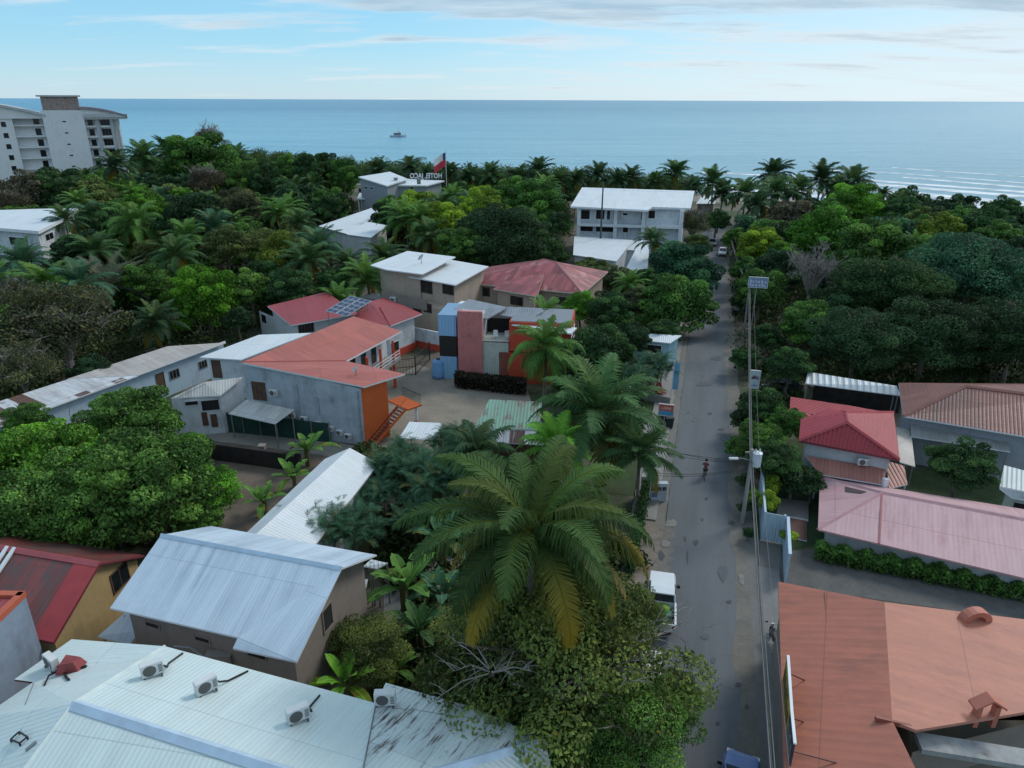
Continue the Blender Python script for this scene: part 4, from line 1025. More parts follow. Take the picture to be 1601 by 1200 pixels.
# ---- apartment tower
T0, T1, T2, T3 = P(25, 290, 0), P(84, 300, 0), P(150, 300, 0), P(188, 292, 0)
def vz(ref, px, py): return on_wall(ref[0], ref[1], px, py).z
root = empty('apartment_tower', (T2.x, T2.y, 0), 'tall pale apartment tower with curved roofs and rows of balconies', 'tower')
W_TOWER = plaster('tower_white', (.74, .77, .79), (.4, .4, .4), .2)
towA = P(93, 302, 0); towB = towA + Vector((.87, .49, 0)) * 11.8
tow = (towA, towB); e_ = (towB - towA).normalized(); n_ = Vector((e_.y, -e_.x, 0)); Lw = (towB - towA).length
ztop = vz(tow, 90, 172)
mb = MB(); mb.obox(towA, towB - towA, n_ * -10, Vector((0, 0, ztop))); mb.build('stair_wall', W_TOWER, root)
mb = MB(); mb.obox(towA + Vector((0, 0, ztop + .002)) + e_ * .6, (towB - towA) * .9, n_ * -8, Vector((0, 0, vz(tow, 90, 151) - ztop))); mb.build('stone_cap', W_STONE, root)
mb = MB(); mb.obox(towA + Vector((0, 0, vz(tow, 90, 151) + .01)) - e_ * .5 + n_ * .6, (towB - towA) * 1.06, n_ * -10, Vector((0, 0, .5))); mb.build('cap_slab', W_LGREY, root)
for k in range(7):
    opening_uv(root, tow, Lw * .45, Lw * .45 + 1.2, ztop - 3.8 - k * 3.55, ztop - 3.2 - k * 3.55, bars=0, fw=.1)
# right wing with balconies
rw = (towB + n_ * -1.5, towB + n_ * -1.5 + e_ * 9.8)
zr = ztop - 2.2
mb = MB(); mb.obox(rw[0] - n_ * 2, rw[1] - rw[0], n_ * -9, Vector((0, 0, zr))); mb.build('right_wing', W_TOWER, root)
for k in range(8):
    z_ = zr - 3.3 * (k + 1)
    if z_ < 1: break
    mb = MB(); mb.obox(rw[0] + Vector((0, 0, z_)), (rw[1] - rw[0]) * .82, n_ * -2.2, Vector((0, 0, .55))); mb.build('balcony', W_TOWER, root)
    sg_ = (rw[0] - n_ * 2 , rw[1] - n_ * 2)
    opening_uv(root, sg_, .8, 2.4, z_ + .6, z_ + 2.7, 'window', W_GREY, DARKGLASS, bars=0); opening_uv(root, sg_, 4.6, 7.6, z_ + .6, z_ + 2.8, 'window', W_GREY, DARKGLASS, bars=2)
for t in (.38, .82, 1.0):
    mb = MB(); q = rw[0] + (rw[1] - rw[0]) * t; mb.box((q.x, q.y, zr / 2), (.9, .9, zr - .02)); mb.build('column', W_LGREY, root)
def arc_roof(name, A, e, n, L, dep, z0, rise, mat, sgn):
    mb = MB(); k = 14; prev = None
    for i in range(k + 1):
        t = i / k; z = z0 + rise * (1 - t * t); p = A + e * L * t * sgn
        a_, b_ = Vector((p.x, p.y, z)), Vector((p.x, p.y, z)) - n * dep
        if prev:
            f = [prev[0], a_, b_, prev[1]]
            if sgn < 0: f.reverse()
            L0 = L * (t - 1 / k)
            mb.face(f, [(L0, 0), (L * t, 0), (L * t, dep), (L0, dep)]); dz = Vector((0, 0, -.7))
            mb.face([q + dz for q in reversed(f)]); mb.face([prev[0] + dz, a_ + dz, a_, prev[0]] if sgn > 0 else [prev[0], a_, a_ + dz, prev[0] + dz])
        prev = (a_, b_)
    fb = MB()
    for i in range(k):
        t0, t1 = i / k, (i + 1) / k; q0 = A + e * L * t0 * sgn - n * .8; q1 = A + e * L * t1 * sgn - n * .8
        fb.wall(Vector((q0.x, q0.y, 0)), Vector((q1.x, q1.y, 0)), z0 - 1.2, z0 + rise * (1 - t0 * t0) - .3, z0 + rise * (1 - t1 * t1) - .3)
    fb.build('gable_wall', W_TOWER, root)
    p = prev; dz = Vector((0, 0, -.7)); mb.face([p[0], p[0] + dz, p[1] + dz, p[1]] if sgn > 0 else [p[1], p[1] + dz, p[0] + dz, p[0]])
    return mb.build(name, mat, root)
arc_roof('curved_roof', towB + n_ * .5 - e_ * 1, e_, n_, 14, 13, zr + .5, 2.8, plain('purple_grey_roof', (.27, .25, .29)), 1)
mb = MB(); mb.obox(rw[0] + n_ * 2 + Vector((0, 0, zr - .1)) , e_ * 13, n_ * -.6, Vector((0, 0, 1.1))); mb.build('eave_band', W_LGREY, root)
# left wing stepping up to the left
lw = (towA + n_ * -2.0, towA + n_ * -2.0 - e_ * 8.5); zl = ztop - 1.0
mb = MB(); mb.obox(lw[1] - n_ * 2, lw[0] - lw[1], n_ * -9, Vector((0, 0, zl - .5))); mb.build('left_wing', W_TOWER, root)
for k in range(8):
    z_ = zl - 3.9 - 3.4 * k
    if z_ < 1: break
    mb = MB(); mb.obox(lw[1] + Vector((0, 0, z_)), (lw[0] - lw[1]), n_ * -2.2, Vector((0, 0, .5))); mb.build('balcony', W_TOWER, root)
    opening_uv(root, (lw[1] - n_ * 2, lw[0] - n_ * 2), 5.5, 7.2, z_ + .5, z_ + 2.7, 'door', W_GREY, DARKGLASS, bars=0)
    mb = MB(); q = lw[1] - n_ * .5; 
    opening_uv(root, (lw[1] - e_ * 8 + n_ * 1.0, lw[1] + n_ * 1.0), 4.6, 6.2, z_ - .2, z_ + 1.6, bars=0, fw=.12)
mb = MB(); mb.obox(lw[1] - e_ * 8 + n_ * 1, e_ * 8, n_ * -10, Vector((0, 0, zl + 1.2))); mb.build('side_block', W_TOWER, root)
mb = MB(); mb.obox(lw[1] - e_ * 14 - n_ * 2.5, e_ * 5.98, n_ * -8, Vector((0, 0, zl + 1.5))); mb.build('link_block', W_TAUPE, root)
for k in range(7): opening_uv(root, (lw[1] - e_ * 14 - n_ * 2.5, lw[1] - e_ * 8 - n_ * 2.5), 3.6, 5.6, zl - 6 - 3.6 * k, zl - 3.2 - 3.6 * k, pane=VOID, bars=0)
mb = MB(); mb.obox(lw[1] - e_ * 24 + n_ * 2.0, e_ * 9.98, n_ * -12, Vector((0, 0, zl + 1.0))); mb.build('left_block', W_TOWER, root)
arc_roof('curved_roof', lw[1] - e_ * 18 + n_ * 2.2, e_, n_, 27.5, 13, zl - .3, 4.6, W_LGREY, 1)
# ================================================================ right side
# ---- red tile house
b1_, b2_, b3_, b4_ = P(1249, 688, 4.3), P(1407, 718, 4.3), P(1397, 644, 4.6), P(1252, 655, 4.4)
tp, tq = P(1325, 660, 6.2), P(1322, 644, 6.0); tl = P(1298, 638, 4.8)
root = empty('red_tile_house', (tp.x, tp.y, 0), 'pale house with bright red tile hip roof and salmon corrugated canopy', 'house')
roof(root, [[b1_, b2_, tp], [b2_, b3_, tq, tp], [b1_, tp, tq, tl, b4_]], M_TILE, .18, rimmat=REDTRIM)
roof(root, [[P(1234, 653, 3.6), P(1252, 657, 3.6), P(1300, 641, 4.5), P(1398, 646, 4.4), P(1330, 634, 4.2), P(1236, 620, 3.9)]], M_TILE, .15, name='rear_roof', rimmat=REDTRIM)
for a_, b_ in ((tp, b1_), (tp, b2_), (tp, tq), (tq, b3_)): ridge_cap(root, a_, b_, REDSEAM, .3, 'hip_cap')
o_ = ccw([b1_, b2_, b3_, b4_]); q = inset_poly(o_, .6); sg = walls(root, q, [p.z for p in o_], W_LGREY)
opening(root, facing(sg, 1246, 700), (1240, 700, 1250, 722), frame=WHITE, bars=1)
cn = [P(1260, 712, 3.0), P(1385, 732, 3.0), P(1383, 758, 2.4), P(1281, 741, 2.4)]
roof(root, [cn], M_SALC, .08, name='canopy_roof')
r_ = [P(1386, 720, 3.0), P(1414, 728, 2.9), P(1419, 757, 2.4), P(1390, 763, 2.3)]
roof(root, [r_], M_SALC, .08, name='side_canopy')
for p in (cn[2], cn[3], r_[2]):
    mb = MB(); mb.tube([(p.x, p.y + .3, 0), (p.x, p.y + .3, p.z)], .08, 6); mb.build('post', WHITE, root)
mb = MB(); q = P(1383, 757, 2.4); mb.box((q.x, q.y, 1.6), (.35, .35, 2.6)); mb.build('corner_pillar', WHITE, root)
pr = [P(1401, 667, 3.4), P(1424, 672, 3.2), P(1431, 729, 2.6), P(1407, 722, 2.9)]
shed('lean_to', 'brown lean-to roof along the right side of the red tile house', 'lean-to', pr, M_BROWNR)
# ---- old tile roof on the right
q1, q2, q3 = P(1412, 650, 4.6), P(1640, 688, 4.6), P(1405, 598, 4.6)
z1_, z2_ = P(1509, 603, 6.8), P(1660, 622, 6.8)
back_ = P(1660, 600, 4.6); q2e = q2
root, sg = house('old_tile_house', 'long building with a weathered brown tile hip roof at the right edge', 'building', [q1, q2, back_, q3], [[q1, q2, z2_, z1_], [q1, z1_, q3], [q3, z1_, z2_, back_]], W_GREY, M_OLDTILE, .7)
ridge_cap(root, z1_, q1, plain('tile_ridge', (.30, .12, .09)), .35, 'hip_cap'); ridge_cap(root, z1_, z2_, plain('tile_ridge', (.30, .12, .09)), .35)
ZINC = tin('grey_fibre_sheet', (.30, .31, .31), (.17, .17, .165), rib=.3, depth_=.06, stain_amt=.5, panel=1.1, pv=.2)
shed('lean_to', 'grey corrugated lean-to in front of the weathered brown tile roof', 'lean-to', [P(1425, 682, 3.2), P(1580, 706, 3.2), P(1573, 672, 4.0), P(1424, 652, 4.0)], ZINC)
rw_ = [P(1259, 599, 3.6), P(1408, 618, 3.4), P(1402, 603, 4.0), P(1263, 581, 4.2)]
r, _ = shed('long_shed', 'long open shed with white corrugated roof below the dark grove', 'shed', rw_, tin('white_ribbed', (.50, .56, .60), (.2, .2, .19), rib=.6, depth_=.1, stain_amt=.6))
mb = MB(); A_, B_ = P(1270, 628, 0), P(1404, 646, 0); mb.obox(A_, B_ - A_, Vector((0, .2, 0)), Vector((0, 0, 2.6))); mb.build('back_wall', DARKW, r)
# ---- pale roof at the far right
hh = [P(1563, 760, 3.2), P(1640, 775, 3.2), P(1640, 745, 3.6), P(1570, 727, 3.6)]
root, sg = house('pale_annex', 'pale blue grey sheet roof annex with arched openings at the right edge', 'annex', hh, [hh, [P(1563, 762, 3.1), P(1582, 777, 2.6), P(1660, 790, 2.6), P(1640, 776, 3.1)]], W_CREAMG, tin('pale_sheet', (.42, .50, .51), (.2, .2, .19), rib=.3), .5)
s_ = facing(sg, 1600, 800)
if s_: opening_uv(root, s_, .6, 1.5, 0, 2.0, 'door', W_CREAMG, VOID, bars=0); opening_uv(root, s_, 2.0, 2.9, 0, 2.0, 'door', W_CREAMG, VOID, bars=0)
# ---- pink roof
p1, p2, p3, p4 = P(1279, 827, 2.0), P(1282, 745, 2.0), P(1379, 770, 3.3), P(1660, 823, 3.3)
p5, p6 = P(1660, 917, 2.0), P(1660, 805, 2.6)
root, sg = house('pink_roof_building', 'long low building under a faded pink hip roof behind the clipped hedge', 'building', [p1, p5, p6, p2], [[p1, p3, p2], [p1, p5, p4, p3], [p2, p3, p4, p6]], W_LGREY, M_PINK, .7, rim=PINKSEAM)
ridge_cap(root, p3, p4, PINKSEAM, .35); ridge_cap(root, p3, p1, PINKSEAM, .3, 'hip_cap'); ridge_cap(root, p3, p2, PINKSEAM, .25, 'hip_cap')
mb = MB(); t_ = p3 + (p1 + (p5 - p1) * .27 - p3) * .02; b_ = p1 + (p5 - p1) * .275
mb.bar(p3 + Vector((0, 0, .02)), b_ + Vector((0, 0, .02)), .12, .05); mb.build('expansion_strip', plain('dark_pink_strip', (.33, .10, .10)), root)
mb = MB(); a_ = p2 + (p3 - p2) * .42 + Vector((0, 0, .03)); dv = (p1 - p2).normalized()
mb.face([a_ + dv * .6, a_ + (p3 - p2) * .35 + dv * .5, a_ + (p3 - p2) * .25 + dv * 1.1, a_ + dv * 1.5]); mb.build('roof_patch', plain('dark_patch', (.07, .05, .05)), root)
# ---- terracotta roof bottom right
c1, c2, c3 = P(1217, 909, 4.6), P(1226, 1215, 4.6), P(1383, 941, 6.2)
c4, c5 = P(1395, 1126, 6.2), P(1660, 975, 6.0)
d1 = P(1700, 1215, 4.9); d0 = P(1400, 1145, 5.9)
vE = P(1432, 1141, 5.9)
c4b = PL(1438, 1215, c1, c3, c4)
root = empty('terracotta_roof_building', (c3.x, c3.y, 0), 'large building with a terracotta sheet roof along the pavement at the lower right', 'building')
low = PL(1236, 1420, c1, c3, c4); low2 = PL(1470, 1420, c1, c3, c4); c2 = PL(1226, 1215, c1, c3, c4); vE = PL(1432, 1141, c3, c4, c5); mEnd = PL(1680, 1100, c3, c4, c5)
roof(root, [[c1, c3, c4, c4b, low2, low, c2]], M_TERRA, .15, name='roof', rimmat=plain('light_terracotta_edge', (.50, .22, .16)))
roof(root, [[c3, c5, mEnd, vE, c4]], M_TERRA_LIT, .15, name='main_roof', rimmat=plain('light_terracotta_edge', (.50, .22, .16)))
mb = MB(); mb.obox(P(1369, 1128, 6.05), P(1432, 1143, 5.95) - P(1369, 1128, 6.05), Vector((0, .12, 0)), Vector((0, 0, .22))); mb.build('step_flashing', plain('dark_terracotta', (.26, .07, .05)), root)
gA, gB = P(1428, 1150, 5.2), P(1680, 1190, 5.0); gd = gB - gA; gn = Vector((gd.y, -gd.x, 0)).normalized()
mb = MB(); mb.obox(gA, gd, gn * .9, Vector((0, 0, .25))); mb.build('concrete_gutter', plaster('gutter_grey', (.36, .37, .37), amt=.5), root)
q_ = ccw([Vector((c1.x, c1.y, 4.5)), Vector((low.x, low.y, 4.5)), Vector((low2.x, low2.y, 4.5)), Vector((c4.x, c4.y, 4.5)), Vector((c5.x, c5.y, 4.5))])
walls(root, inset_poly(ccw([Vector((c1.x, c1.y, 4.4)), Vector((low.x, low.y, 4.4)), Vector((low2.x, low2.y, 4.4)), Vector((c4.x, c4.y, 4.4)), Vector((c3.x, c3.y, 4.4))]), .3), [4.4] * 5, W_TAUPE)
walls(root, inset_poly(ccw([Vector((c3.x, c3.y, 4.4)), Vector((c5.x, c5.y, 4.4)), Vector((P(1680, 1100, 5.4).x, P(1680, 1100, 5.4).y, 4.4)), Vector((vE.x, vE.y, 4.4))]), .3), [4.6] * 4, W_TAUPE, name='rear_wall')
mb = MB(); mb.box((P(1520, 1180, 2.2).x, P(1520, 1180, 2.2).y, 1.3), (7, 3.2, 2.6)); mb.build('court_block', plaster('olive_plaster', (.20, .19, .15)), root)
for a_, b_ in (((1252, 1030), (1282, 1066)), ((1240, 1106), (1258, 1130)), ((1245, 1160), (1310, 1192))):
    pass
# seams on the left slope
mb = MB()
for (xa, ya, za), (xb, yb, zb) in (((1290, 925, 5.4), (1300, 1075, 5.35)), ((1242, 1089, 4.85), (1330, 1108, 5.65)), ((1310, 1130, 5.3), (1335, 1205, 5.25))):
    mb.bar(P(xa, ya, za), P(xb, yb, zb), .05, .03)
mb.build('sheet_seam', plain('terracotta_seam', (.24, .075, .05)), root)
# curved vents
def curved_vent(x, y, z, label, w_, s, rz):
    q = P(x, y, z); mb = MB(); prev = None; k = 9
    cs, sn = math.cos(rz), math.sin(rz)
    T = lambda a, b, c: (q.x + a * cs - b * sn, q.y + a * sn + b * cs, q.z + c)
    for i in range(k + 1):
        an = math.pi * i / k; xo, zo = math.cos(an) * s, math.sin(an) * s * .8
        xi, zi = math.cos(an) * s * .55, math.sin(an) * s * .45
        cur = [T(xo, -w_ / 2, zo), T(xo, w_ / 2, zo), T(xi, w_ / 2, zi), T(xi, -w_ / 2, zi)]
        if prev:
            for j in range(4): mb.face([prev[j], cur[j], cur[(j + 1) % 4], prev[(j + 1) % 4]])
        else: mb.face(cur)
        prev = cur
    mb.face(list(reversed(prev))); return tag(mb.build('roof_arch', plain('terracotta_arch', (.46, .15, .10)), smooth=False), label, 'roof ornament')
curved_vent(1524, 968, 6.1, 'small curved terracotta arch near the far edge of the terracotta roof', .5, .75, .1)
q = P(1536, 1130, 5.6); r = empty('roof_bell_arch', q, 'small gabled terracotta arch standing on the right of the terracotta roof', 'roof ornament')
mb = MB()
for dx in (-.38, .38): mb = MB(); mb.box((q.x + dx, q.y, q.z + .45), (.2, .3, 1.1)); mb.build('pier', plain('terracotta_arch', (.46, .15, .10)), r)
roof(r, [[Vector((q.x - .65, q.y - .25, q.z + 1.0)), Vector((q.x, q.y - .25, q.z + 1.45)), Vector((q.x, q.y + .3, q.z + 1.45)), Vector((q.x - .65, q.y + .3, q.z + 1.0))], [Vector((q.x, q.y - .25, q.z + 1.45)), Vector((q.x + .65, q.y - .25, q.z + 1.0)), Vector((q.x + .65, q.y + .3, q.z + 1.0)), Vector((q.x, q.y + .3, q.z + 1.45))]], plain('terracotta_arch', (.46, .15, .10)), .1, 'cap', plain('terracotta_arch', (.46, .15, .10)))
# ---- pale blue gate and wall on the right of the street
gA, gB, gC = P(1190, 845, 0), P(1220, 851, 0), P(1222, 912, 0)
gD = P(1186, 770, 0)
LB = tin('pale_blue_sheet', (.42, .54, .62), (.25, .32, .37), rib=.2, depth_=.05, stain_amt=.3)
r = empty('blue_gate', gA, 'pale blue sheet metal gate at the right pavement', 'gate')
mb = MB(); d_ = gB - gA; n_ = Vector((-d_.y, d_.x, 0)).normalized()
mb.wall(gA, gB, .1, 2.4); mb.wall(gB + n_ * .06, gA + n_ * .06, .1, 2.4); mb.face([gA + Vector((0, 0, 2.4)), gB + Vector((0, 0, 2.4)), gB + n_ * .06 + Vector((0, 0, 2.4)), gA + n_ * .06 + Vector((0, 0, 2.4))]); mb.build('gate_leaf', LB, r)
mb = MB()
for p in (gA, gB): mb = MB(); mb.box((p.x, p.y, 1.25), (.14, .14, 2.5)); mb.build('gate_post', BLUETRIM, r)
mb = MB(); mb.obox(gB + Vector((.15, 0, 0)), gC - gB, Vector((.16, 0, 0)), Vector((0, 0, 2.3))); mb.obox(gB + Vector((.12, 0, 2.302)), gC - gB, Vector((.22, 0, 0)), Vector((0, 0, .06)))
tag(mb.build('boundary_wall', BLUETRIM), 'pale blue boundary wall running from the gate to the terracotta roof', 'wall')
mb = MB(); d_ = gD - gA; mb.obox(gA + Vector((0, .15, 0)), d_, Vector((.16, 0, 0)), Vector((0, 0, 2.2)))
tag(mb.build('boundary_wall', BLUETRIM), 'narrow pale blue boundary wall behind the lime green shrubs at the kerb', 'wall')
# decks in the garden
mb = MB(); a_ = [P(1219, 778, .25), P(1264, 784, .25), P(1264, 812, .25), P(1214, 803, .25)]; roof(None, [a_], plaster('deck_slab', (.17, .16, .16)), .2, 'garden_terrace')
tag(bpy.data.objects['garden_terrace'], 'grey paved terrace slab in the garden behind the blue gate', 'terrace')
a_ = [P(1222, 807, .15), P(1262, 814, .15), P(1262, 845, .15), P(1224, 838, .15)]; o = roof(None, [a_], plain('brown_deck', (.10, .05, .042), .8), .1, 'wooden_deck')
tag(o, 'reddish brown wooden deck in the garden behind the blue gate', 'deck')
# ================================================================ smaller things
bpy.context.view_layer.update()
DG = bpy.context.evaluated_depsgraph_get()
def hit(px, py):
    d = ray(px, py).normalized(); ok, loc, nrm, *_ = SC.ray_cast(DG, Vector((0, 0, CAMH)), d, distance=5000)
    return (loc.copy(), nrm.copy()) if ok else (P(px, py, 0), Vector((0, 0, 1)))
ACW = plain('ac_white', (.62, .64, .64), .5, var=.08); ACG = plain('ac_grille', (.10, .10, .095), .6)
def ac_unit(loc, rz, label, group=None, s=1.0, tube_to=None, feet=True):
    r = empty('air_conditioner', loc, label, 'air conditioner', group, rz=rz)
    W_ = WL[r.name]; WL[r.name] = Vector((0, 0, 0))
    mb = MB(); mb.box((0, 0, .42 * s), (.86 * s, .34 * s, .60 * s)); mb.build('casing', ACW, r, bevel=.02)
    mb = MB(); mb.tube([(-.1 * s, -.170 * s, .42 * s), (-.1 * s, -.19 * s, .42 * s)], .25 * s, 20)
    mb.build('fan_grille', ACG, r)
    mb = MB()
    for k in range(5): mb.box((.31 * s, -.175 * s, (.26 + k * .08) * s), (.16 * s, .02 * s, .03 * s))
    mb.build('louvre', ACG, r)
    if feet:
        for sx in (-.32, .32): mb = MB(); mb.box((sx * s, 0, .05 * s), (.06 * s, .44 * s, .12 * s)); mb.build('foot', ACG, r)
    if tube_to is not None:
        M = Matrix.Rotation(-rz, 3, 'Z'); q = M @ (Vector(tube_to) - Vector(loc))
        mb = MB(); mb.tube([(.43 * s, .05, .3 * s), (.55 * s, .1, .12), (q.x * .5, q.y * .5, q.z * .5 + .06), tuple(q + Vector((0, 0, .05)))], .045, 6); mb.build('hose', BLACK, r)
    WL[r.name] = W_
    return r
for x_, y_, rz, lb, tt in ((240, 1056, .55, 'white air conditioner on the mint roof near its far left corner', (286, 1022)), (324, 1082, .75, 'white air conditioner second from the left along the far slope of the mint roof', (388, 1050)), (467, 1127, .55, 'white air conditioner third from the left along the far slope of the mint roof', (500, 1088)), (603, 1102, .05, 'white air conditioner beside the valley at the right of the mint roof', None)):
    h_, n_ = hit(x_, y_); ac_unit(h_, rz, lb, 'air conditioners on the mint roof', 1.05, hit(*tt)[0] if tt else None)
h_, n_ = hit(83, 1044); ac_unit(h_, -.6, 'white air conditioner at the left end of the mint roof beside the red tarpaulin', 'air conditioners on the mint roof', 1.0, hit(70, 1072)[0])
h_, n_ = hit(112, 1046); mb = MB()
b_ = [Vector((h_.x + a * .55, h_.y + c * .38, h_.z)) for a, c in ((-1, -1), (1, -.8), (1.1, 1), (-.9, 1.1))]
mb.hexa(b_, [Vector((h_.x + (p.x - h_.x) * .6, h_.y + (p.y - h_.y) * .7, h_.z + .5 + .1 * i % .2)) for i, p in enumerate(b_)])
tag(mb.build('tarpaulin', plain('red_tarpaulin', (.26, .05, .05), .6, var=.3)), 'crumpled red tarpaulin over a unit at the left end of the mint roof', 'tarpaulin')
mb = MB(); pts = [hit(136, 1042)[0], hit(120, 1048)[0], hit(100, 1052)[0], hit(104, 1060)[0], hit(108, 1064)[0]]
mb.tube([p + Vector((0, 0, .06)) for p in pts], .06, 6); tag(mb.build('hose', BLACK), 'black loose hose lying in front of the red tarpaulin', 'hose')
c0_ = hit(30, 1157)[0]; mb = MB()
cs_ = [hit(x, y)[0] + Vector((0, 0, .15)) for x, y in ((18, 1160), (31, 1148), (44, 1156), (32, 1166))]
for i in range(4): mb.bar(cs_[i], cs_[(i + 1) % 4], .05, .05); mb.bar(cs_[i], cs_[i] - Vector((0, 0, .15)), .05, .05)
tag(mb.build('unit_stand', BLACK), 'small empty black steel frame on the left of the mint roof', 'frame')
a_, b_ = hit(41, 1174)[0], hit(57, 1161)[0]; mb = MB(); mb.bar(a_ + Vector((0, 0, .05)), b_ + Vector((0, 0, .05)), .14, .07)
tag(mb.build('steel_bar', GREYM), 'dark steel bar lying on the mint roof near the empty frame', 'bar')
mb = MB(); mb.tube([hit(x, y)[0] + Vector((0, 0, .02)) for x, y in ((53, 1068), (40, 1100), (33, 1146))], .014, 4)
tag(mb.build('cable', GREYM), 'thin grey cable running over the mint roof to the empty frame', 'cable')
mb = MB(); mb.tube([hit(x, y)[0] + Vector((0, 0, .02)) for x, y in ((612, 1107), (650, 1110), (700, 1118), (750, 1124))], .014, 4)
tag(mb.build('cable', GREYM), 'thin grey cable from the right hand air conditioner over the rusted roof', 'cable')
# wall units along the grey blue wall
for k, (x_, y_) in enumerate(((458, 646), (477, 652), (499, 660), (519, 667), (533, 673), (546, 679))):
    q = on_wall(segA[0], segA[1], x_, y_); q = q + na * .25; q.z -= .4
    ac_unit(q, math.atan2(ea.y, ea.x), 'small air conditioner in the row low on the grey blue wall', 'air conditioners on the grey blue wall', .8, feet=False)
q = on_wall(segA[0], segA[1], 430, 612) + na * .25; q.z -= .4
ac_unit(q, math.atan2(ea.y, ea.x), 'air conditioner right of the shuttered window high on the grey blue wall', None, .95, feet=False)
h_, n_ = hit(1346, 722); ac_unit(Vector((h_.x, h_.y - .3, h_.z - .2)), -.15, 'air conditioner under the eave of the red tile house', None, .95, feet=False)
q = P(156, 972, 1.6); ac_unit(q, .7, 'white air conditioner on the wall between the yellow house and the sheet canopy', None, 1.2, feet=True)
q = hit(615, 466)[0]; ac_unit(Vector((q.x, q.y - .25, q.z - .5)), -.2, 'air conditioner on the tan house wall below its parapet', None, 1.0, feet=False)
mb = MB(); q = hit(345, 1020)[0]; r = empty('wall_hood', q, 'grey fan housing with pipes on the taupe wall under the galvanised eave', 'fan housing')
mb.box((q.x, q.y - .2, q.z - .25), (1.3, .5, .8)); mb.build('casing', plain('grey_box', (.22, .2, .185)), r); mb = MB(); mb.tube([(q.x - .6, q.y - .3, q.z - .1), (q.x - 1.4, q.y - .2, q.z + .5), (q.x - 2.2, q.y - .1, q.z + .5), (q.x - 2.3, q.y - .2, q.z - .5)], .06, 6); mb.build('pipe', GREYM, r)
# satellite dishes
for x_, y_, s, lb in ((659, 412, 1.3, 'satellite dish standing on the upper white roof of the tan house'), (557, 586, .8, 'small antenna dish on the near end of the salmon roof')):
    h_, _n = hit(x_, y_); r = empty('satellite_dish', h_, lb, 'satellite dish')
    mb = MB(); mb.tube([h_, h_ + Vector((0, 0, .55 * s))], .04, 6); mb.build('mast', GREYM, r)
    c = h_ + Vector((0, 0, .65 * s)); ax = Vector((-.6, -.3, .7)).normalized(); mb = MB(); mb.tube([c - ax * .02, c + ax * .05, c + ax * .14], [.05 * s, .28 * s, .4 * s], 14, cap=False); mb.tube([c + ax * .13, c + ax * .04, c - ax * .03], [.39 * s, .27 * s, .04 * s], 14); mb.build('dish', plain('dish_grey', (.38, .40, .42)), r)
    mb = MB(); mb.tube([c, c + ax * .45 * s], .02, 4); mb.build('feed_arm', GREYM, r)
h_, _n = hit(544, 464); mb = MB(); mb.lathe(h_, [(.35, 0), (.38, .5), (.34, .9), (.12, 1.02)], 12); tag(mb.build('water_tank', WHITE, smooth=True), 'small pale water tank behind the solar panels', 'water tank')
q = P(686, 590, 0); r = empty('water_tank', q, 'tall blue plastic water tank at the corner of the pink house', 'water tank'); mb = MB(); mb.lathe(q, [(.75, 0), (.78, .5), (.74, .55), (.78, 1.2), (.74, 1.25), (.76, 1.9), (.5, 2.2), (.2, 2.28)], 18); mb.build('tank', plain('tank_blue', (.12, .27, .48), .5), r, smooth=True)
mb = MB(); mb.lathe((q.x, q.y, 2.28), [(.24, 0), (.24, .1), (.05, .12)], 12); mb.build('lid', BLACK, r)
# ---------------------------------------------------------------- vehicles
PAINTW = plain('white_car_paint', (.66, .70, .72), .25, var=.03); PAINTB = plain('blue_car_paint', (.10, .19, .42), .18, var=.05); PAINTG = plain('grey_car_paint', (.22, .23, .25), .25, var=.05); PAINTD = plain('dark_car_paint', (.02, .024, .03), .2)
TYRE = plain('tyre', (.015, .015, .016), .8); RIM = plain('rim', (.4, .41, .42), .3, .8); LAMP = plain('lamp_glass', (.55, .57, .58), .1); REDLAMP = plain('tail_lamp', (.25, .01, .01), .2)
def loft(mb, secs):
    """closed rings joined along the length"""
    b0 = len(mb.v); n = len(secs[0])
    for s in secs: mb.v += [tuple(p) for p in s]
    for i in range(len(secs) - 1):
        for k in range(n):
            k2 = (k + 1) % n; mb.f.append((b0 + i * n + k, b0 + i * n + k2, b0 + (i + 1) * n + k2, b0 + (i + 1) * n + k)); mb.uv.append([(0, 0)] * 4); mb.mi.append(0)
    mb.f.append(tuple(b0 + k for k in reversed(range(n)))); mb.uv.append([(0, 0)] * n); mb.mi.append(0)
    e = b0 + (len(secs) - 1) * n; mb.f.append(tuple(e + k for k in range(n))); mb.uv.append([(0, 0)] * n); mb.mi.append(0)
def sect(y, w, z0, z1, rnd_=.12, top=.9):
    a = w / 2; t = a * top
    return [(-a * .94, y, z0), (a * .94, y, z0), (a, y, z0 + rnd_), (a, y, z1 - rnd_ * 1.6), (t, y, z1), (-t, y, z1), (-a, y, z1 - rnd_ * 1.6), (-a, y, z0 + rnd_)]
def wheel(root, x, y, r=.33):
    mb = MB(); s = .11
    mb.tube([(x - s, y, r), (x - s * .7, y, r), (x + s * .7, y, r), (x + s, y, r)], [r * .86, r, r, r * .86], 18); w_ = mb.build('wheel', TYRE, root, smooth=False)
    mb = MB(); q = s + .005; mb.tube([(x - q, y, r), (x + q, y, r)], r * .6, 12); mb.build('rim', RIM, w_)
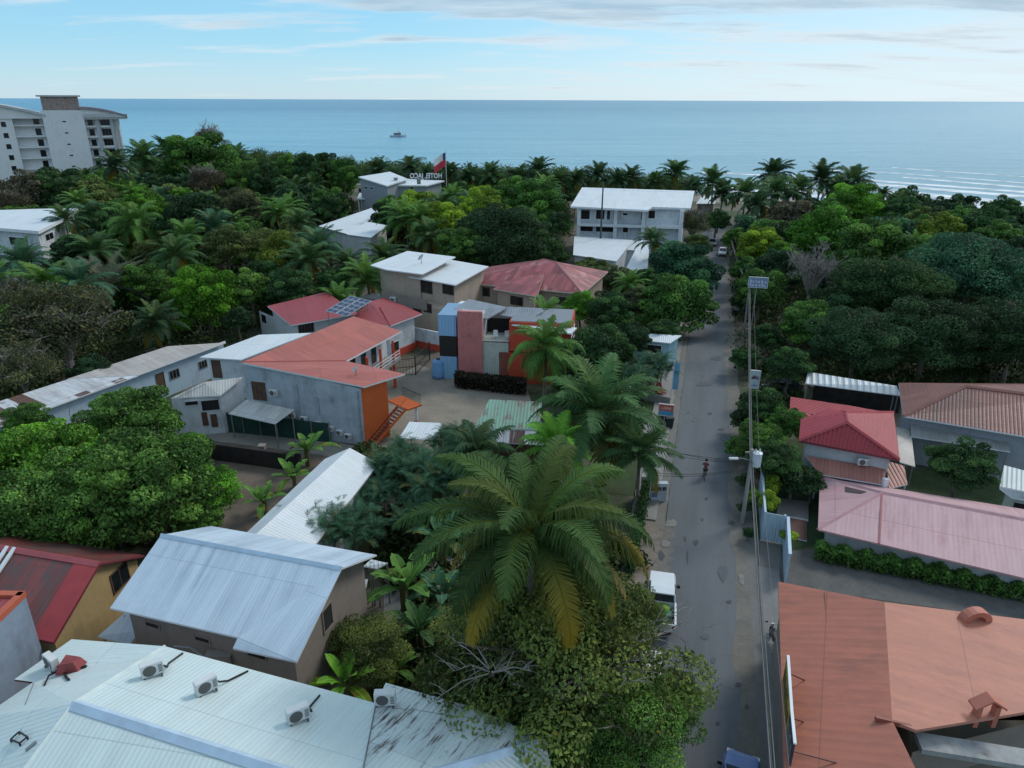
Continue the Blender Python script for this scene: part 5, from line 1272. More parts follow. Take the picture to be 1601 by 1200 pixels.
def car(name, loc, head, paint, label, cat, pickup=False, group=None):
    """head: direction angle of travel about z; local +y is forward"""
    r = empty(name, loc, label, cat, group, rz=head); keep = WL[r.name]; WL[r.name] = Vector((0, 0, 0))
    if pickup:
        mb = MB(); loft(mb, [sect(y, w_, .35, z_, .12, t_) for y, w_, z_, t_ in ((2.55, 1.5, .85, .9), (2.42, 1.7, .98, .88), (1.2, 1.76, 1.08, .9), (1.0, 1.76, 1.08, .92), (-.75, 1.76, 1.06, .94))]); body = mb.build('body', paint, r, smooth=False)
        mb = MB(); loft(mb, [sect(y, w_, 1.03, z_, .04, t_) for y, w_, z_, t_ in ((1.15, 1.66, 1.06, .97), (.45, 1.62, 1.60, .86), (-.55, 1.62, 1.62, .88), (-.72, 1.66, 1.08, .96))]); mb.build('cab_glass', DARKGLASS, r)
        mb = MB(); loft(mb, [[(-.74, .52, 1.585), (.74, .52, 1.585), (.72, .5, 1.65), (-.72, .5, 1.65)], [(-.76, -.1, 1.62), (.76, -.1, 1.62), (.72, -.1, 1.70), (-.72, -.1, 1.70)], [(-.75, -.72, 1.60), (.75, -.72, 1.60), (.72, -.70, 1.66), (-.72, -.70, 1.66)]]); mb.build('cab_roof', paint, r)
        for sx in (-1, 1):
            for a_, b_, t_ in (((sx * .80, 1.05, 1.06), (sx * .73, .5, 1.60), .07), ((sx * .80, -.72, 1.06), (sx * .74, -.62, 1.60), .09), ((sx * .80, -.02, 1.06), (sx * .745, -.02, 1.6), .06)): mb = MB(); mb.bar(a_, b_, t_, t_); mb.build('pillar', paint, r)
        mb = MB(); mb.box((0, -1.75, .60), (1.7, 2.0, .08)); mb.build('bed_floor', plain('bed_grey', (.2, .2, .2)), r)
        for sx in (-1, 1): mb = MB(); mb.box((sx * .84, -1.75, .80), (.08, 2.0, .52)); mb.box((sx * .84, -1.75, 1.08), (.12, 2.02, .05)); mb.build('bed_side', paint, r)
        mb = MB(); mb.box((0, -2.77, .80), (1.74, .07, .54)); mb.build('tailgate', paint, r); ys = (1.65, -1.75)
    else:
        mb = MB(); loft(mb, [sect(y, w_, .28, z_, .12, t_) for y, w_, z_, t_ in ((2.15, 1.2, .62, .85), (2.05, 1.55, .74, .82), (1.75, 1.70, .84, .84), (.85, 1.74, .95, .88), (-1.35, 1.74, .98, .88), (-1.95, 1.66, .96, .84), (-2.12, 1.45, .80, .85))]); mb.build('body', paint, r)
        mb = MB(); loft(mb, [sect(y, w_, .92, z_, .03, t_) for y, w_, z_, t_ in ((.95, 1.52, .955, .97), (.2, 1.5, 1.40, .84), (-.9, 1.5, 1.42, .84), (-1.65, 1.46, 1.0, .95))]); mb.build('cabin_glass', DARKGLASS, r)
        mb = MB(); loft(mb, [[(-.64, .22, 1.38), (.64, .22, 1.38), (.60, .2, 1.43), (-.60, .2, 1.43)], [(-.66, -.35, 1.41), (.66, -.35, 1.41), (.61, -.35, 1.48), (-.61, -.35, 1.48)], [(-.65, -.98, 1.39), (.65, -.98, 1.39), (.6, -.95, 1.44), (-.6, -.95, 1.44)]]); mb.build('roof', paint, r)
        for sx in (-1, 1):
            for a_, b_, t_ in (((sx * .74, .95, .95), (sx * .635, .2, 1.40), .07), ((sx * .73, -1.6, .98), (sx * .64, -.92, 1.41), .10), ((sx * .75, -.35, .96), (sx * .655, -.35, 1.42), .07)): mb = MB(); mb.bar(a_, b_, t_, .06); mb.build('pillar', paint, r)
        ys = (1.35, -1.3)
    for sx in (-1, 1):
        for y in ys: wheel(r, sx * .78, y, .36 if pickup else .31)
        yf = 2.45 if pickup else 2.0; mb = MB(); mb.box((sx * .6, yf - .02, .78 if pickup else .66), (.34, .2, .16)); mb.build('headlight', LAMP, r)
        mb = MB(); mb.box((sx * .72, -2.80 if pickup else -2.04, .85), (.12, .08, .26)); mb.build('tail_light', REDLAMP, r)
        mb = MB(); mb.box((sx * (1.0 if pickup else .95), .85, 1.14 if pickup else 1.0), (.22, .12, .20)); mb.build('wing_mirror', BLACK, r)
    mb = MB(); mb.box((0, 2.56 if pickup else 2.14, .50 if pickup else .42), (1.5 if pickup else 1.25, .1, .2)); mb.build('bumper', BLACK, r)
    WL[r.name] = keep; return r
HD = -math.radians(14.95)
pc = P(1036, 917, 1.66); pk_ = car('pickup_truck', (pc.x, pc.y, 0.05), HD + .05, PAINTW, 'white pickup truck with green sacks in its open bed parked at the left kerb', 'pickup truck', True)
PM = Matrix.Translation((pc.x, pc.y, .05)) @ Matrix.Rotation(HD + .05, 4, 'Z')
for k, (lx, ly, c_, lb) in enumerate(((.1, -1.15, (.13, .24, .02), 'lime green sack in the pickup bed behind the cab'), (.2, -1.75, (.03, .14, .06), 'dark green crate in the pickup bed'), (-.35, -2.2, (.10, .10, .09), 'grey bundle at the tail of the pickup bed'))):
    q = PM @ Vector((lx, ly, .66)); mb = MB(); mb.lathe(q, [(.28, 0), (.46, .12), (.44, .32), (.2, .46)], 9) if k != 1 else mb.box((q.x, q.y, q.z + .2), (.8, .5, .4), HD)
    tag(mb.build('sack' if k == 0 else 'crate' if k == 1 else 'bundle', plain('load_%s' % 'abc'[k], c_, .7, var=.3), bevel=.03 if k == 1 else 0, smooth=k != 1), lb, ('sack', 'crate', 'bundle')[k])
q = P(1160, 1212, .9); car('parked_car', (q.x - .35, q.y - .55, .03), HD - .16, PAINTB, 'shiny blue car at the bottom edge of the street', 'car')
q = P(1018, 1062, .5); car('parked_car', (q.x - .4, q.y, .04), HD, PAINTW, 'white car hidden under the foreground mango beside the street', 'car')
q = P(1113, 383, 0); car('parked_car', q, HD + math.pi, PAINTG, 'grey car at the far end of the street', 'car')
q = P(1129, 398, 0); car('parked_car', q, HD + math.pi, PAINTW, 'pale off road car standing nearer in the far street', 'car')
q = P(1153, 487, 0); car('parked_car', q, HD, PAINTD, 'dark car half under trees on the far right verge', 'car')
q = P(1222, 612, 0); car('parked_car', q, HD + 1.3, PAINTD, 'dark blue car parked behind the emblem sign', 'car')
def ring(mb, c, ax, R, r, n=20):
    ax = Vector(ax).normalized(); a = ax.cross(Vector((0, 0, 1))).normalized(); b_ = Vector((0, 0, 1)); pts = [Vector(c) + a * math.cos(2 * math.pi * i / n) * R + b_ * math.sin(2 * math.pi * i / n) * R for i in range(n + 1)]
    mb.tube(pts, r, 5, cap=False)
# motorbike on the right pavement
q = P(1208, 1005, .12); r = empty('motorbike', q, 'black motorbike parked on the pavement beside the terracotta roof', 'motorbike', rz=HD + .12); keep = WL[r.name]; WL[r.name] = Vector((0, 0, 0))
for y in (.68, -.66):
    mb = MB(); ring(mb, (0, y, .31), (1, 0, 0), .26, .06); w_ = mb.build('wheel', TYRE, r); mb = MB(); mb.tube([(-.05, y, .31), (.05, y, .31)], .1, 10); mb.build('hub', RIM, w_)
mb = MB(); loft(mb, [[(-.1, y, z0), (.1, y, z0), (.12, y, z1), (-.12, y, z1)] for y, z0, z1 in ((.45, .5, .75), (.2, .35, .92), (-.25, .3, .72), (-.7, .62, .78))]); mb.build('body', plain('bike_black', (.012, .012, .014), .3), r, bevel=.02)
mb = MB(); mb.box((0, -.35, .80), (.26, .72, .10)); mb.build('seat', BLACK, r, bevel=.03)
mb = MB(); mb.tube([(-.36, .38, 1.05), (-.18, .46, 1.0), (.18, .46, 1.0), (.36, .38, 1.05)], .02, 6); mb.build('handlebar', GREYM, r)
mb = MB(); mb.tube([(0, .68, .31), (0, .46, 1.0)], .04, 6); mb.build('fork', GREYM, r); mb = MB(); mb.lathe((0, .62, .82), [(.04, -.08), (.1, 0), (.1, .1), (.03, .14)], 10); mb.build('headlight', LAMP, r)
for sx in (-.42, .42): mb = MB(); mb.box((sx, .42, 1.18), (.14, .03, .09)); mb.build('mirror', BLACK, r)
mb = MB(); mb.tube([(.16, .1, .26), (.17, -.6, .34)], .045, 8); mb.build('exhaust', RIM, r)
WL[r.name] = keep
# ---------------------------------------------------------------- cyclist
cy = P(1101.5, 747, .02); CR = HD
def skin(name, nodes, edges, mat, parent, root_i=0, sub=1):
    me = bpy.data.meshes.new(name); me.from_pydata([n[0] for n in nodes], edges, []); o = bpy.data.objects.new(name, me); COL.objects.link(o)
    m_ = o.modifiers.new('skin', 'SKIN'); s_ = o.modifiers.new('sub', 'SUBSURF'); s_.levels = sub; s_.render_levels = sub
    for i, n in enumerate(nodes): v = me.skin_vertices[0].data[i]; v.radius = (n[1], n[1] if len(n) < 3 else n[2]); v.use_root = i == root_i
    bpy.context.view_layer.update(); e = o.evaluated_get(bpy.context.evaluated_depsgraph_get()); m2 = bpy.data.meshes.new_from_object(e); bpy.data.objects.remove(o)
    m2.materials.clear(); m2.materials.append(mat); m2.polygons.foreach_set('use_smooth', [True] * len(m2.polygons)); o2 = bpy.data.objects.new(name, m2); COL.objects.link(o2); o2.parent = parent; WL[o2.name] = Vector((0, 0, 0)); return o2
SKINM = plain('skin', (.30, .17, .11), .6, var=.05); SHIRT = plain('dark_red_shirt', (.17, .045, .055), .8); SHORT = plain('dark_shorts', (.03, .032, .04), .8); HAIR = plain('dark_hair', (.012, .010, .010), .6)
r = empty('person', cy, 'person in a dark red shirt and dark shorts riding away down the street', 'person', rz=CR); keep = WL[r.name]; WL[r.name] = Vector((0, 0, 0))
pel = (0, -.18, .96); chest = (0, .02, 1.32); neck = (0, .08, 1.48)
nodes = [(pel, .12, .11), ((0, -.1, 1.14), .12, .10), (chest, .135, .10), (neck, .052), ((0, .10, 1.56), .06), ((0, .11, 1.66), .092, .10), ((0, .11, 1.75), .075)]
edges = [(0, 1), (1, 2), (2, 3), (3, 4), (4, 5), (5, 6)]
for sx in (-1, 1):
    b0 = len(nodes); nodes += [((sx * .17, .05, 1.40), .06), ((sx * .25, .18, 1.17), .043), ((sx * .24, .42, 1.07), .034), ((sx * .24, .50, 1.06), .036)]; edges += [(2, b0), (b0, b0 + 1), (b0 + 1, b0 + 2), (b0 + 2, b0 + 3)]
    for k in range(4): f0 = len(nodes); fx = sx * .24 + (k - 1.5) * .02; nodes += [((fx, .545, 1.065), .010), ((fx, .57, 1.045 - .004 * k), .009), ((fx, .555, 1.02), .008)]; edges += [(b0 + 3, f0), (f0, f0 + 1), (f0 + 1, f0 + 2)]
    f0 = len(nodes); nodes += [((sx * .24 - sx * .045, .50, 1.05), .011), ((sx * .24 - sx * .055, .53, 1.035), .010)]; edges += [(b0 + 3, f0), (f0, f0 + 1)]
    dz = .12 * sx; b1 = len(nodes); nodes += [((sx * .10, -.14, .90), .095), ((sx * .11, .18, .72 + dz), .066), ((sx * .11, .02, .36 + dz), .045), ((sx * .11, .0, .28 + dz), .04), ((sx * .11, .16, .25 + dz), .03)]; edges += [(0, b1), (b1, b1 + 1), (b1 + 1, b1 + 2), (b1 + 2, b1 + 3), (b1 + 3, b1 + 4)]
body = skin('body', nodes, edges, SKINM, r)
sn = [((0, -.17, .98), .145, .135), ((0, -.1, 1.14), .140, .12), ((0, .02, 1.32), .155, .118), ((0, .07, 1.44), .085)]; se = [(0, 1), (1, 2), (2, 3)]
for sx in (-1, 1): b0 = len(sn); sn += [((sx * .175, .05, 1.40), .075), ((sx * .235, .14, 1.24), .064)]; se += [(2, b0), (b0, b0 + 1)]
skin('shirt', sn, se, SHIRT, r)
sn = [((0, -.18, .94), .145, .13)]; se = []
for sx in (-1, 1): b0 = len(sn); sn += [((sx * .10, -.13, .90), .112), ((sx * .112, .12, .755 + .11 * sx), .085)]; se += [(0, b0), (b0, b0 + 1)]
skin('shorts', sn, se, SHORT, r)
mb = MB(); mb.lathe((0, .095, 1.63), [(.108, 0), (.122, .05), (.118, .11), (.085, .17), (.02, .195)], 14); mb.build('hair', HAIR, r, smooth=True)
mb = MB(); mb.box((0, .215, 1.645), (.03, .04, .05)); mb.build('nose', SKINM, r, bevel=.008)
for sx in (-1, 1):
    mb = MB(); mb.box((sx * .11, .1, 1.65), (.02, .04, .06)); mb.build('ear', SKINM, r, bevel=.006); mb = MB(); mb.box((sx * .038, .205, 1.675), (.026, .012, .014)); mb.build('eye', BLACK, r)
    mb = MB(); mb.box((sx * .11, .08, .225 + .12 * sx), (.09, .26, .07)); mb.build('shoe', BLACK, r, bevel=.02)
mb = MB(); mb.box((0, .212, 1.60), (.05, .012, .012)); mb.build('mouth', plain('lips', (.2, .07, .06)), r)
WL[r.name] = keep
r = empty('bicycle', cy, 'dark bicycle ridden away down the middle of the street', 'bicycle', rz=CR); keep = WL[r.name]; WL[r.name] = Vector((0, 0, 0))
for y in (.55, -.50):
    mb = MB(); ring(mb, (0, y, .33), (1, 0, 0), .31, .022, 24); w_ = mb.build('wheel', TYRE, r); mb = MB()
    for k in range(8): a = k * math.pi / 8; mb.bar((0, y - math.cos(a) * .3, .33 - math.sin(a) * .3), (0, y + math.cos(a) * .3, .33 + math.sin(a) * .3), .005, .005)
    mb.build('spokes', RIM, w_)
mb = MB(); 
for a_, b_ in (((0, -.5, .33), (0, -.05, .30)), ((0, -.05, .30), (0, -.2, .82)), ((0, -.2, .75), (0, .40, .80)), ((0, -.05, .30), (0, .42, .70)), ((0, -.5, .33), (0, -.19, .75)), ((0, .55, .33), (0, .38, .98))): mb.tube([a_, b_], .018, 6)
mb.build('frame', plain('bike_frame', (.03, .03, .05), .4), r); mb = MB(); mb.tube([(-.29, .46, 1.0), (-.12, .40, .98), (.12, .40, .98), (.29, .46, 1.0)], .014, 6); mb.build('handlebar', BLACK, r)
mb = MB(); mb.box((0, -.22, .85), (.16, .26, .06)); mb.build('saddle', BLACK, r, bevel=.02)
for sx in (-1, 1): mb = MB(); mb.box((sx * .10, .03 + .0, .18 + .5 * (.12 * sx + .12)), (.10, .08, .03)); mb.build('pedal', BLACK, r)
WL[r.name] = keep
# ---------------------------------------------------------------- poles, cables
POLEC = plaster('pole_concrete', (.30, .295, .28), amt=.4); CABLE = plain('cable_sheath', (.035, .036, .038), .7); CABLEG = plain('grey_cable', (.16, .16, .155), .8)
def vtop(b, px, py): return on_wall(b, b + Vector((1, 0, 0)), px, py).z
b1 = P(1160, 818, 0); zt1 = min(vtop(b1, 1170, 702), 7.6)
r = empty('utility_pole', b1, 'concrete utility pole with white transformer and street lamp on the right of the street', 'utility pole')
mb = MB(); mb.tube([b1, b1 + Vector((0, 0, zt1))], [.17, .11], 10); mb.build('pole', POLEC, r)
c = b1 + Vector((.35, -.15, zt1 - 1.3)); mb = MB(); mb.lathe(c, [(.30, 0), (.33, .05), (.33, 1.0), (.36, 1.02), (.36, 1.1), (.15, 1.2)], 16); tr_ = mb.build('transformer', plain('transformer_white', (.58, .63, .68), .4), r, smooth=False)
for a in (-.15, .15): mb = MB(); mb.lathe((c.x + a, c.y, c.z + 1.12), [(.05, 0), (.06, .12), (.03, .2), (.05, .26)], 8); mb.build('insulator', plain('porcelain', (.6, .6, .58), .3), tr_)
mb = MB(); mb.bar(b1 + Vector((-.5, 0, zt1 - .25)), b1 + Vector((.7, 0, zt1 - .25)), .1, .1); mb.build('crossarm', POLEC, r)
mb = MB(); mb.tube([b1 + Vector((0, -.1, zt1 - .9)), b1 + Vector((-.7, -.2, zt1 - .65)), b1 + Vector((-1.15, -.25, zt1 - .6))], .03, 6); mb.build('lamp_arm', GREYM, r)
mb = MB(); mb.box((b1.x - 1.4, b1.y - .28, zt1 - .62), (.7, .26, .14)); mb.build('lamp_head', plain('lamp_white', (.6, .63, .62)), r, bevel=.04)
b2 = P(1137, 398, 0); zt2 = vtop(b2, 1139, 357)
r = empty('utility_pole', b2, 'utility pole with pale transformer at the far end of the street', 'utility pole'); mb = MB(); mb.tube([b2, b2 + Vector((0, 0, zt2))], [.2, .13], 8); mb.build('pole', POLEC, r)
mb = MB(); mb.lathe(b2 + Vector((-.2, -.4, zt2 - 2.2)), [(.38, 0), (.42, .1), (.42, 1.4), (.2, 1.6)], 12); mb.build('transformer', plain('transformer_white', (.58, .63, .68), .4), r)
mb = MB(); mb.bar(b2 + Vector((-.8, 0, zt2 - .3)), b2 + Vector((.8, 0, zt2 - .3)), .12, .12); mb.build('crossarm', POLEC, r)
b3 = P(937, 412, 0); zt3 = vtop(b3, 949, 290); r = empty('utility_pole', b3, 'very tall thin pole standing before the white three storey building', 'utility pole'); mb = MB(); mb.tube([b3, b3 + Vector((0, 0, zt3))], [.22, .13], 8); mb.build('pole', plain('dark_pole', (.07, .075, .075)), r)
mb = MB(); mb.tube([b3 + Vector((0, 0, zt3)), b3 + Vector((0, 0, zt3 + .8))], .03, 4); mb.build('lightning_rod', GREYM, r)
b4 = P(1163, 520, 0); zt4 = vtop(b4, 1169, 470); r = empty('utility_pole', b4, 'plain concrete pole on the far right verge under the blue and white sign', 'utility pole'); mb = MB(); mb.tube([b4, b4 + Vector((0, 0, 7.2))], [.16, .11], 8); mb.build('pole', POLEC, r); mb = MB(); mb.bar(b4 + Vector((-.5, 0, 6.9)), b4 + Vector((.5, 0, 6.9)), .1, .1); mb.build('crossarm', POLEC, r)
def cable(a, b, sag, rad, label, group, mat=None, n=14):
    a = Vector(a); b = Vector(b); mb = MB(); pts = [a.lerp(b, i / n) - Vector((0, 0, sag * 4 * (i / n) * (1 - i / n))) for i in range(n + 1)]; mb.tube(pts, rad, 5)
    return tag(mb.build('cable', mat or CABLE), label, 'cable', group)
near_end = P(1214, 1215, 6.6); near_end = b1 + (near_end - b1) * 1.5; near_end.z = 6.6
Lr = 'grey overhead cable strung between the poles along the right side of the street'
for k, (dx, dz, rad) in enumerate(((-.07, -.9, .03), (.02, -1.0, .035), (.10, -.88, .025), (.5, -.15, .012))):
    o_ = Vector((dx, 0, dz)); t1 = b1 + Vector((0, 0, zt1)) + o_
    cable(t1, Vector((near_end.x + dx, near_end.y, near_end.z + dz + .9)), .35, rad, Lr, 'cables along the street', CABLEG)
    cable(t1, b4 + Vector((0, 0, 7.2)) + o_, .5, rad, Lr, 'cables along the street', CABLEG); cable(b4 + Vector((0, 0, 7.2)) + o_, b2 + Vector((0, 0, zt2)) + o_, .8, rad, Lr, 'cables along the street', CABLEG)
Lx = 'thin black cable crossing the street near the cyclist'
for (x0, y0, z0), dz in (((1040, 706, 5.2), -1.0), ((1030, 698, 5.4), -1.05), ((985, 690, 5.5), -.9), ((1014, 738, 3.2), -1.5), ((1016, 742, 3.0), -1.6)):
    cable(P(x0, y0, z0), b1 + Vector((0, 0, zt1 + dz)), .35, .018, Lx, 'cables across the street')
# ---------------------------------------------------------------- meter pillars, signs
def pillar(x0, x1, ytop, ybase, dep, mat, label, meters, plate=None):
    A, B = P(x0, ybase, 0), P(x1, ybase, 0); e = (B - A).normalized(); n = Vector((e.y, -e.x, 0)); zt_ = on_wall(A, B, (x0 + x1) / 2, ytop).z; L = (B - A).length
    r = empty('meter_pillar', A, label, 'meter pillar'); mb = MB(); mb.obox(A, B - A, n * -dep, Vector((0, 0, zt_))); mb.obox(A + Vector((0, 0, zt_ + .002)) - e * .06 + n * .06, e * (L + .12), n * -(dep + .12), Vector((0, 0, .08))); mb.build('pillar', mat, r)
    for k in range(meters):
        w_ = L / meters; u = w_ * (k + .5); s = min(w_ * .33, .22); mb = MB(); mb.obox(A + e * (u - s) + n * .005 + Vector((0, 0, zt_ - .25 - 2 * s)), e * 2 * s, n * .10, Vector((0, 0, 2 * s))); m_ = mb.build('meter_box', BLACK, r)
        mb = MB(); p = A + e * u + n * .11 + Vector((0, 0, zt_ - .25 - s)); mb.tube([p, p + n * .05], s * .55, 12); mb.build('meter', plain('meter_glass', (.18, .2, .22), .1), m_)
    if plate: mb = MB(); mb.obox(A + e * .08 + n * .004 + Vector((0, 0, zt_ - 1.15)), e * .4, n * .03, Vector((0, 0, .4))); mb.build('plate', plain('blue_plate', (.10, .15, .42)), r)
    return r
pillar(1002, 1015, 746, 780, .5, plaster('pale_green_pillar', (.38, .44, .37)), 'pale green meter pillar with two meters at the fence corner', 2)
pillar(1017, 1041, 757, 784, .35, plaster('white_pillar', (.50, .55, .62)), 'white meter pillar with three meters beside the pavement', 3, True)
q = P(1021, 744, 0); mb = MB(); mb.tube([q, q + Vector((0, 0, 2.9)), q + Vector((.05, 0, 3.3))], .05, 6); tag(mb.build('service_mast', WHITE), 'thin white service mast behind the meter pillars', 'mast')
def panel_sign(name, label, base, px, mat, post_off, fm=WHITE, dep=.15, edge_=.08):
    """panel fills pixel box px on the plane through base facing the camera side"""
    A = base; B = base + Vector((RN.x, RN.y, 0)); e = RN.copy(); n = -RD.copy()
    xm, ym = (px[0] + px[2]) / 2, (px[1] + px[3]) / 2
    pa, pb = on_wall(A, B, px[0], ym), on_wall(A, B, px[2], ym); z1, z0 = on_wall(A, B, xm, px[1]).z, on_wall(A, B, xm, px[3]).z
    L = (pb - pa).dot(e); r = empty(name, base, label, 'sign'); O = Vector((pa.x, pa.y, z0))
    mb = MB(); mb.obox(O, e * L, n * -dep, Vector((0, 0, z1 - z0))); mb.build('panel', mat, r)
    mb = MB(); t = edge_
    for o_, ux, uz in ((O - Vector((0, 0, t)), e * L, t), (O + Vector((0, 0, z1 - z0)), e * L, t)): mb.obox(o_ + n * .02, ux, n * -(dep + .04), Vector((0, 0, uz)))
    for o_ in (O - e * t, O + e * L): mb.obox(o_ + n * .02 - Vector((0, 0, t)), e * t, n * -(dep + .04), Vector((0, 0, z1 - z0 + 2 * t)))
    mb.build('frame', fm, r)
    for f in post_off: p = O + e * L * f - n * dep * .5; mb = MB(); mb.tube([(p.x, p.y, 0), (p.x, p.y, z0 - t)], .07, 8); mb.build('post', GREYM, r)
    return r, O, e, n, L, z1 - z0
r, O, e, n, L, Hh = panel_sign('street_sign', 'red and blue box sign on a post beside the left pavement', P(1038, 676, 0), (1030.5, 633, 1052.5, 649), plain('sign_red', (.50, .09, .05), .5), (.42,), plain('pale_frame', (.45, .40, .40)))
mb = MB(); mb.obox(O + n * .006, e * L, n * -.01, Vector((0, 0, Hh * .42))); mb.build('blue_band', plain('sign_blue', (.06, .28, .46), .5), r)
mb = MB(); rs = random.Random(3); u = .12
while u < L - .2: w_ = rs.uniform(.05, .14); mb.obox(O + e * u + n * .006 + Vector((0, 0, Hh * (.55 + rs.uniform(0, .05)))), e * w_, n * -.01, Vector((0, 0, Hh * rs.uniform(.15, .28)))); u += w_ + rs.uniform(.03, .07)
mb.build('lettering', plain('pale_letter', (.55, .40, .36)), r)
r, O, e, n, L, Hh = panel_sign('street_sign', 'pale blue and white sign with a dark flower emblem right of the street', P(1178, 634, 0), (1173, 580, 1187, 606), plain('sign_pale', (.48, .58, .62), .5), (.3, .7), plain('pale_frame2', (.55, .62, .62)))
mb = MB(); cx = O + e * L * .52 + Vector((0, 0, Hh * .55))
for k in range(7):
    a = math.pi * (k / 6) ; d1 = e * math.cos(a) + Vector((0, 0, math.sin(a) * .9 + .05)); d2 = e * -math.sin(a) + Vector((0, 0, math.cos(a))); s = Hh * .26
    mb.face([p + n * .02 for p in (cx, cx + d1 * s * .5 + d2 * s * .16, cx + d1 * s, cx + d1 * s * .5 - d2 * s * .16)]); mb.face([p + n * .015 for p in (cx, cx + d1 * s * .5 - d2 * s * .16, cx + d1 * s, cx + d1 * s * .5 + d2 * s * .16)])
mb.build('emblem', plain('emblem_maroon', (.11, .06, .08)), r)
mb = MB()
for k, (a, w_) in enumerate(((.2, .12), (.36, .1), (.5, .14), (.68, .08), (.8, .1))): mb.obox(O + e * L * a + n * .008 + Vector((0, 0, Hh * .10)), e * L * w_, n * -.012, Vector((0, 0, Hh * (.06 + .02 * (k % 3)))))
mb.build('lettering', plain('letter_blue', (.14, .2, .42)), r)
r, O, e, n, L, Hh = panel_sign('street_sign', 'blue and white billboard on two posts among the trees right of the street', P(1180, 548, 0), (1171, 434, 1200, 449), plain('sign_bluegrey', (.22, .27, .42), .5), (.05, .45), plain('pale_frame3', (.42, .48, .46)))
mb = MB(); rs = random.Random(8)
for row in (.12, .48):
    u = L * .06
    while u < L * .9: w_ = rs.uniform(.12, .3); mb.obox(O + e * u + n * .008 + Vector((0, 0, Hh * row)), e * w_, n * -.012, Vector((0, 0, Hh * rs.uniform(.14, .3)))); u += w_ + rs.uniform(.08, .2)
mb.build('lettering', plain('pale_letter2', (.50, .55, .62)), r)
# advertising panel on the edge of the terracotta roof
tops = [P(1230.5, 1024, 6.3), P(1236, 1110, 6.3), P(1241, 1162, 6.3)]
r = empty('roof_billboard', tops[1] - Vector((0, 0, 1.5)), 'long yellow and dark blue advertising board standing on the edge of the terracotta roof', 'billboard')
up = Vector((0, 0, 1))
for i, (m_, nm) in enumerate(((plain('board_yellow', (.50, .33, .03), .5, var=.25), 'yellow_panel'), (plain('board_dark', (.03, .05, .07), .5, var=.3), 'dark_panel'))):
    a_, b_ = tops[i], tops[i + 1]; d = b_ - a_; nn2 = Vector((-d.y, d.x, 0)).normalized(); nn2 = nn2 if nn2.x > 0 else -nn2
    mb = MB(); mb.obox(a_ - up * 1.45, d * .995, nn2 * .07, up * 1.4); mb.build(nm, m_, r); mb = MB(); mb.obox(a_ - up * .045 - nn2 * .01, d, nn2 * .12, up * .07); mb.build('top_frame', WHITE, r)
    mb = MB(); rs = random.Random(i + 20); u = .06
    while u < .9: w_ = rs.uniform(.04, .1); mb.obox(a_ + d * u - up * rs.uniform(1.15, 1.25) - nn2 * .012, d * w_, nn2 * .01, up * rs.uniform(.4, .85)); u += w_ + .05
    mb.build('lettering', plain('board_letter_' + 'ab'[i], (.06, .05, .03) if i == 0 else (.25, .28, .3), var=.3), r)
for (x_, y_), tp_ in (((1258, 1063), tops[0].lerp(tops[1], .2)), ((1256, 1128), tops[1]), ((1308, 1192), tops[2])):
    a_ = hit(x_, y_)[0]; mb = MB(); mb.bar(a_, tp_ - up * .4, .05, .05); mb.build('strut', plain('rusty_strut', (.13, .04, .035)), r)
# bins, banner, chairs near the pavement
for x_, y_, lb in ((1034, 664, 'dark bin left of the post under the red and blue sign'), (1046, 668, 'dark bin right of the post under the red and blue sign')):
    q = P(x_, y_, 0); r = empty('litter_bin', q, lb, 'bin', 'bins under the sign'); mb = MB(); mb.hexa([q + Vector(p) for p in ((-.28, -.28, 0), (.28, -.28, 0), (.28, .28, 0), (-.28, .28, 0))], [q + Vector(p) for p in ((-.35, -.35, 1.05), (.35, -.35, 1.05), (.35, .35, 1.05), (-.35, .35, 1.05))]); mb.build('bin_body', plain('bin_green', (.012, .03, .024)), r); mb = MB(); mb.box((q.x, q.y, 1.09), (.78, .78, .08)); mb.build('lid', BLACK, r)
q = P(1049, 622, 0); r = empty('feather_banner', q, 'tall narrow pale blue banner on a pole by the garden palms', 'banner'); mb = MB(); mb.tube([q, q + Vector((0, 0, 4.2))], .04, 6); mb.build('pole', WHITE, r); mb = MB(); mb.obox(q + Vector((.05, 0, 1.0)), Vector((.62, 0, 0)), Vector((0, .03, 0)), Vector((0, 0, 3.1))); mb.build('cloth', plain('banner_blue', (.14, .34, .50)), r)
for k, (x_, y_) in enumerate(((1018, 614), (1033, 617))):
    q = P(x_, y_, 0); r = empty('garden_chair', q, ('red garden chair under the palms, farther from the street', 'red garden chair under the palms, closer to the street')[k], 'chair', 'red garden chairs', rz=.3); RD_ = plain('red_chair', (.42, .06, .05), .6)
    mb = MB(); mb.box((q.x, q.y, q.z + .38), (.75, .7, .07)); mb.build('seat', RD_, r); mb = MB(); mb.hexa([q + Vector(p) for p in ((-.36, .3, .4), (.36, .3, .4), (.36, .38, .4), (-.36, .38, .4))], [q + Vector(p) for p in ((-.26, .55, 1.25), (.26, .55, 1.25), (.26, .62, 1.25), (-.26, .62, 1.25))]); mb.build('backrest', RD_, r)
    for sx in (-.38, .38):
        mb = MB(); mb.box((q.x + sx, q.y, q.z + .62), (.12, .8, .05)); mb.build('armrest', RD_, r)
        for sy in (-.3, .3): mb = MB(); mb.box((q.x + sx, q.y + sy, q.z + .2), (.08, .08, .4)); mb.build('leg', RD_, r)
a_, b_ = P(975, 620, 0), P(1047, 634, 0); mb = MB(); mb.obox(a_, b_ - a_, Vector((0, .16, 0)), Vector((0, 0, .9))); tag(mb.build('garden_wall', plaster('grey_cap_wall', (.24, .24, .22))), 'low grey garden wall in front of the red garden chairs', 'wall')
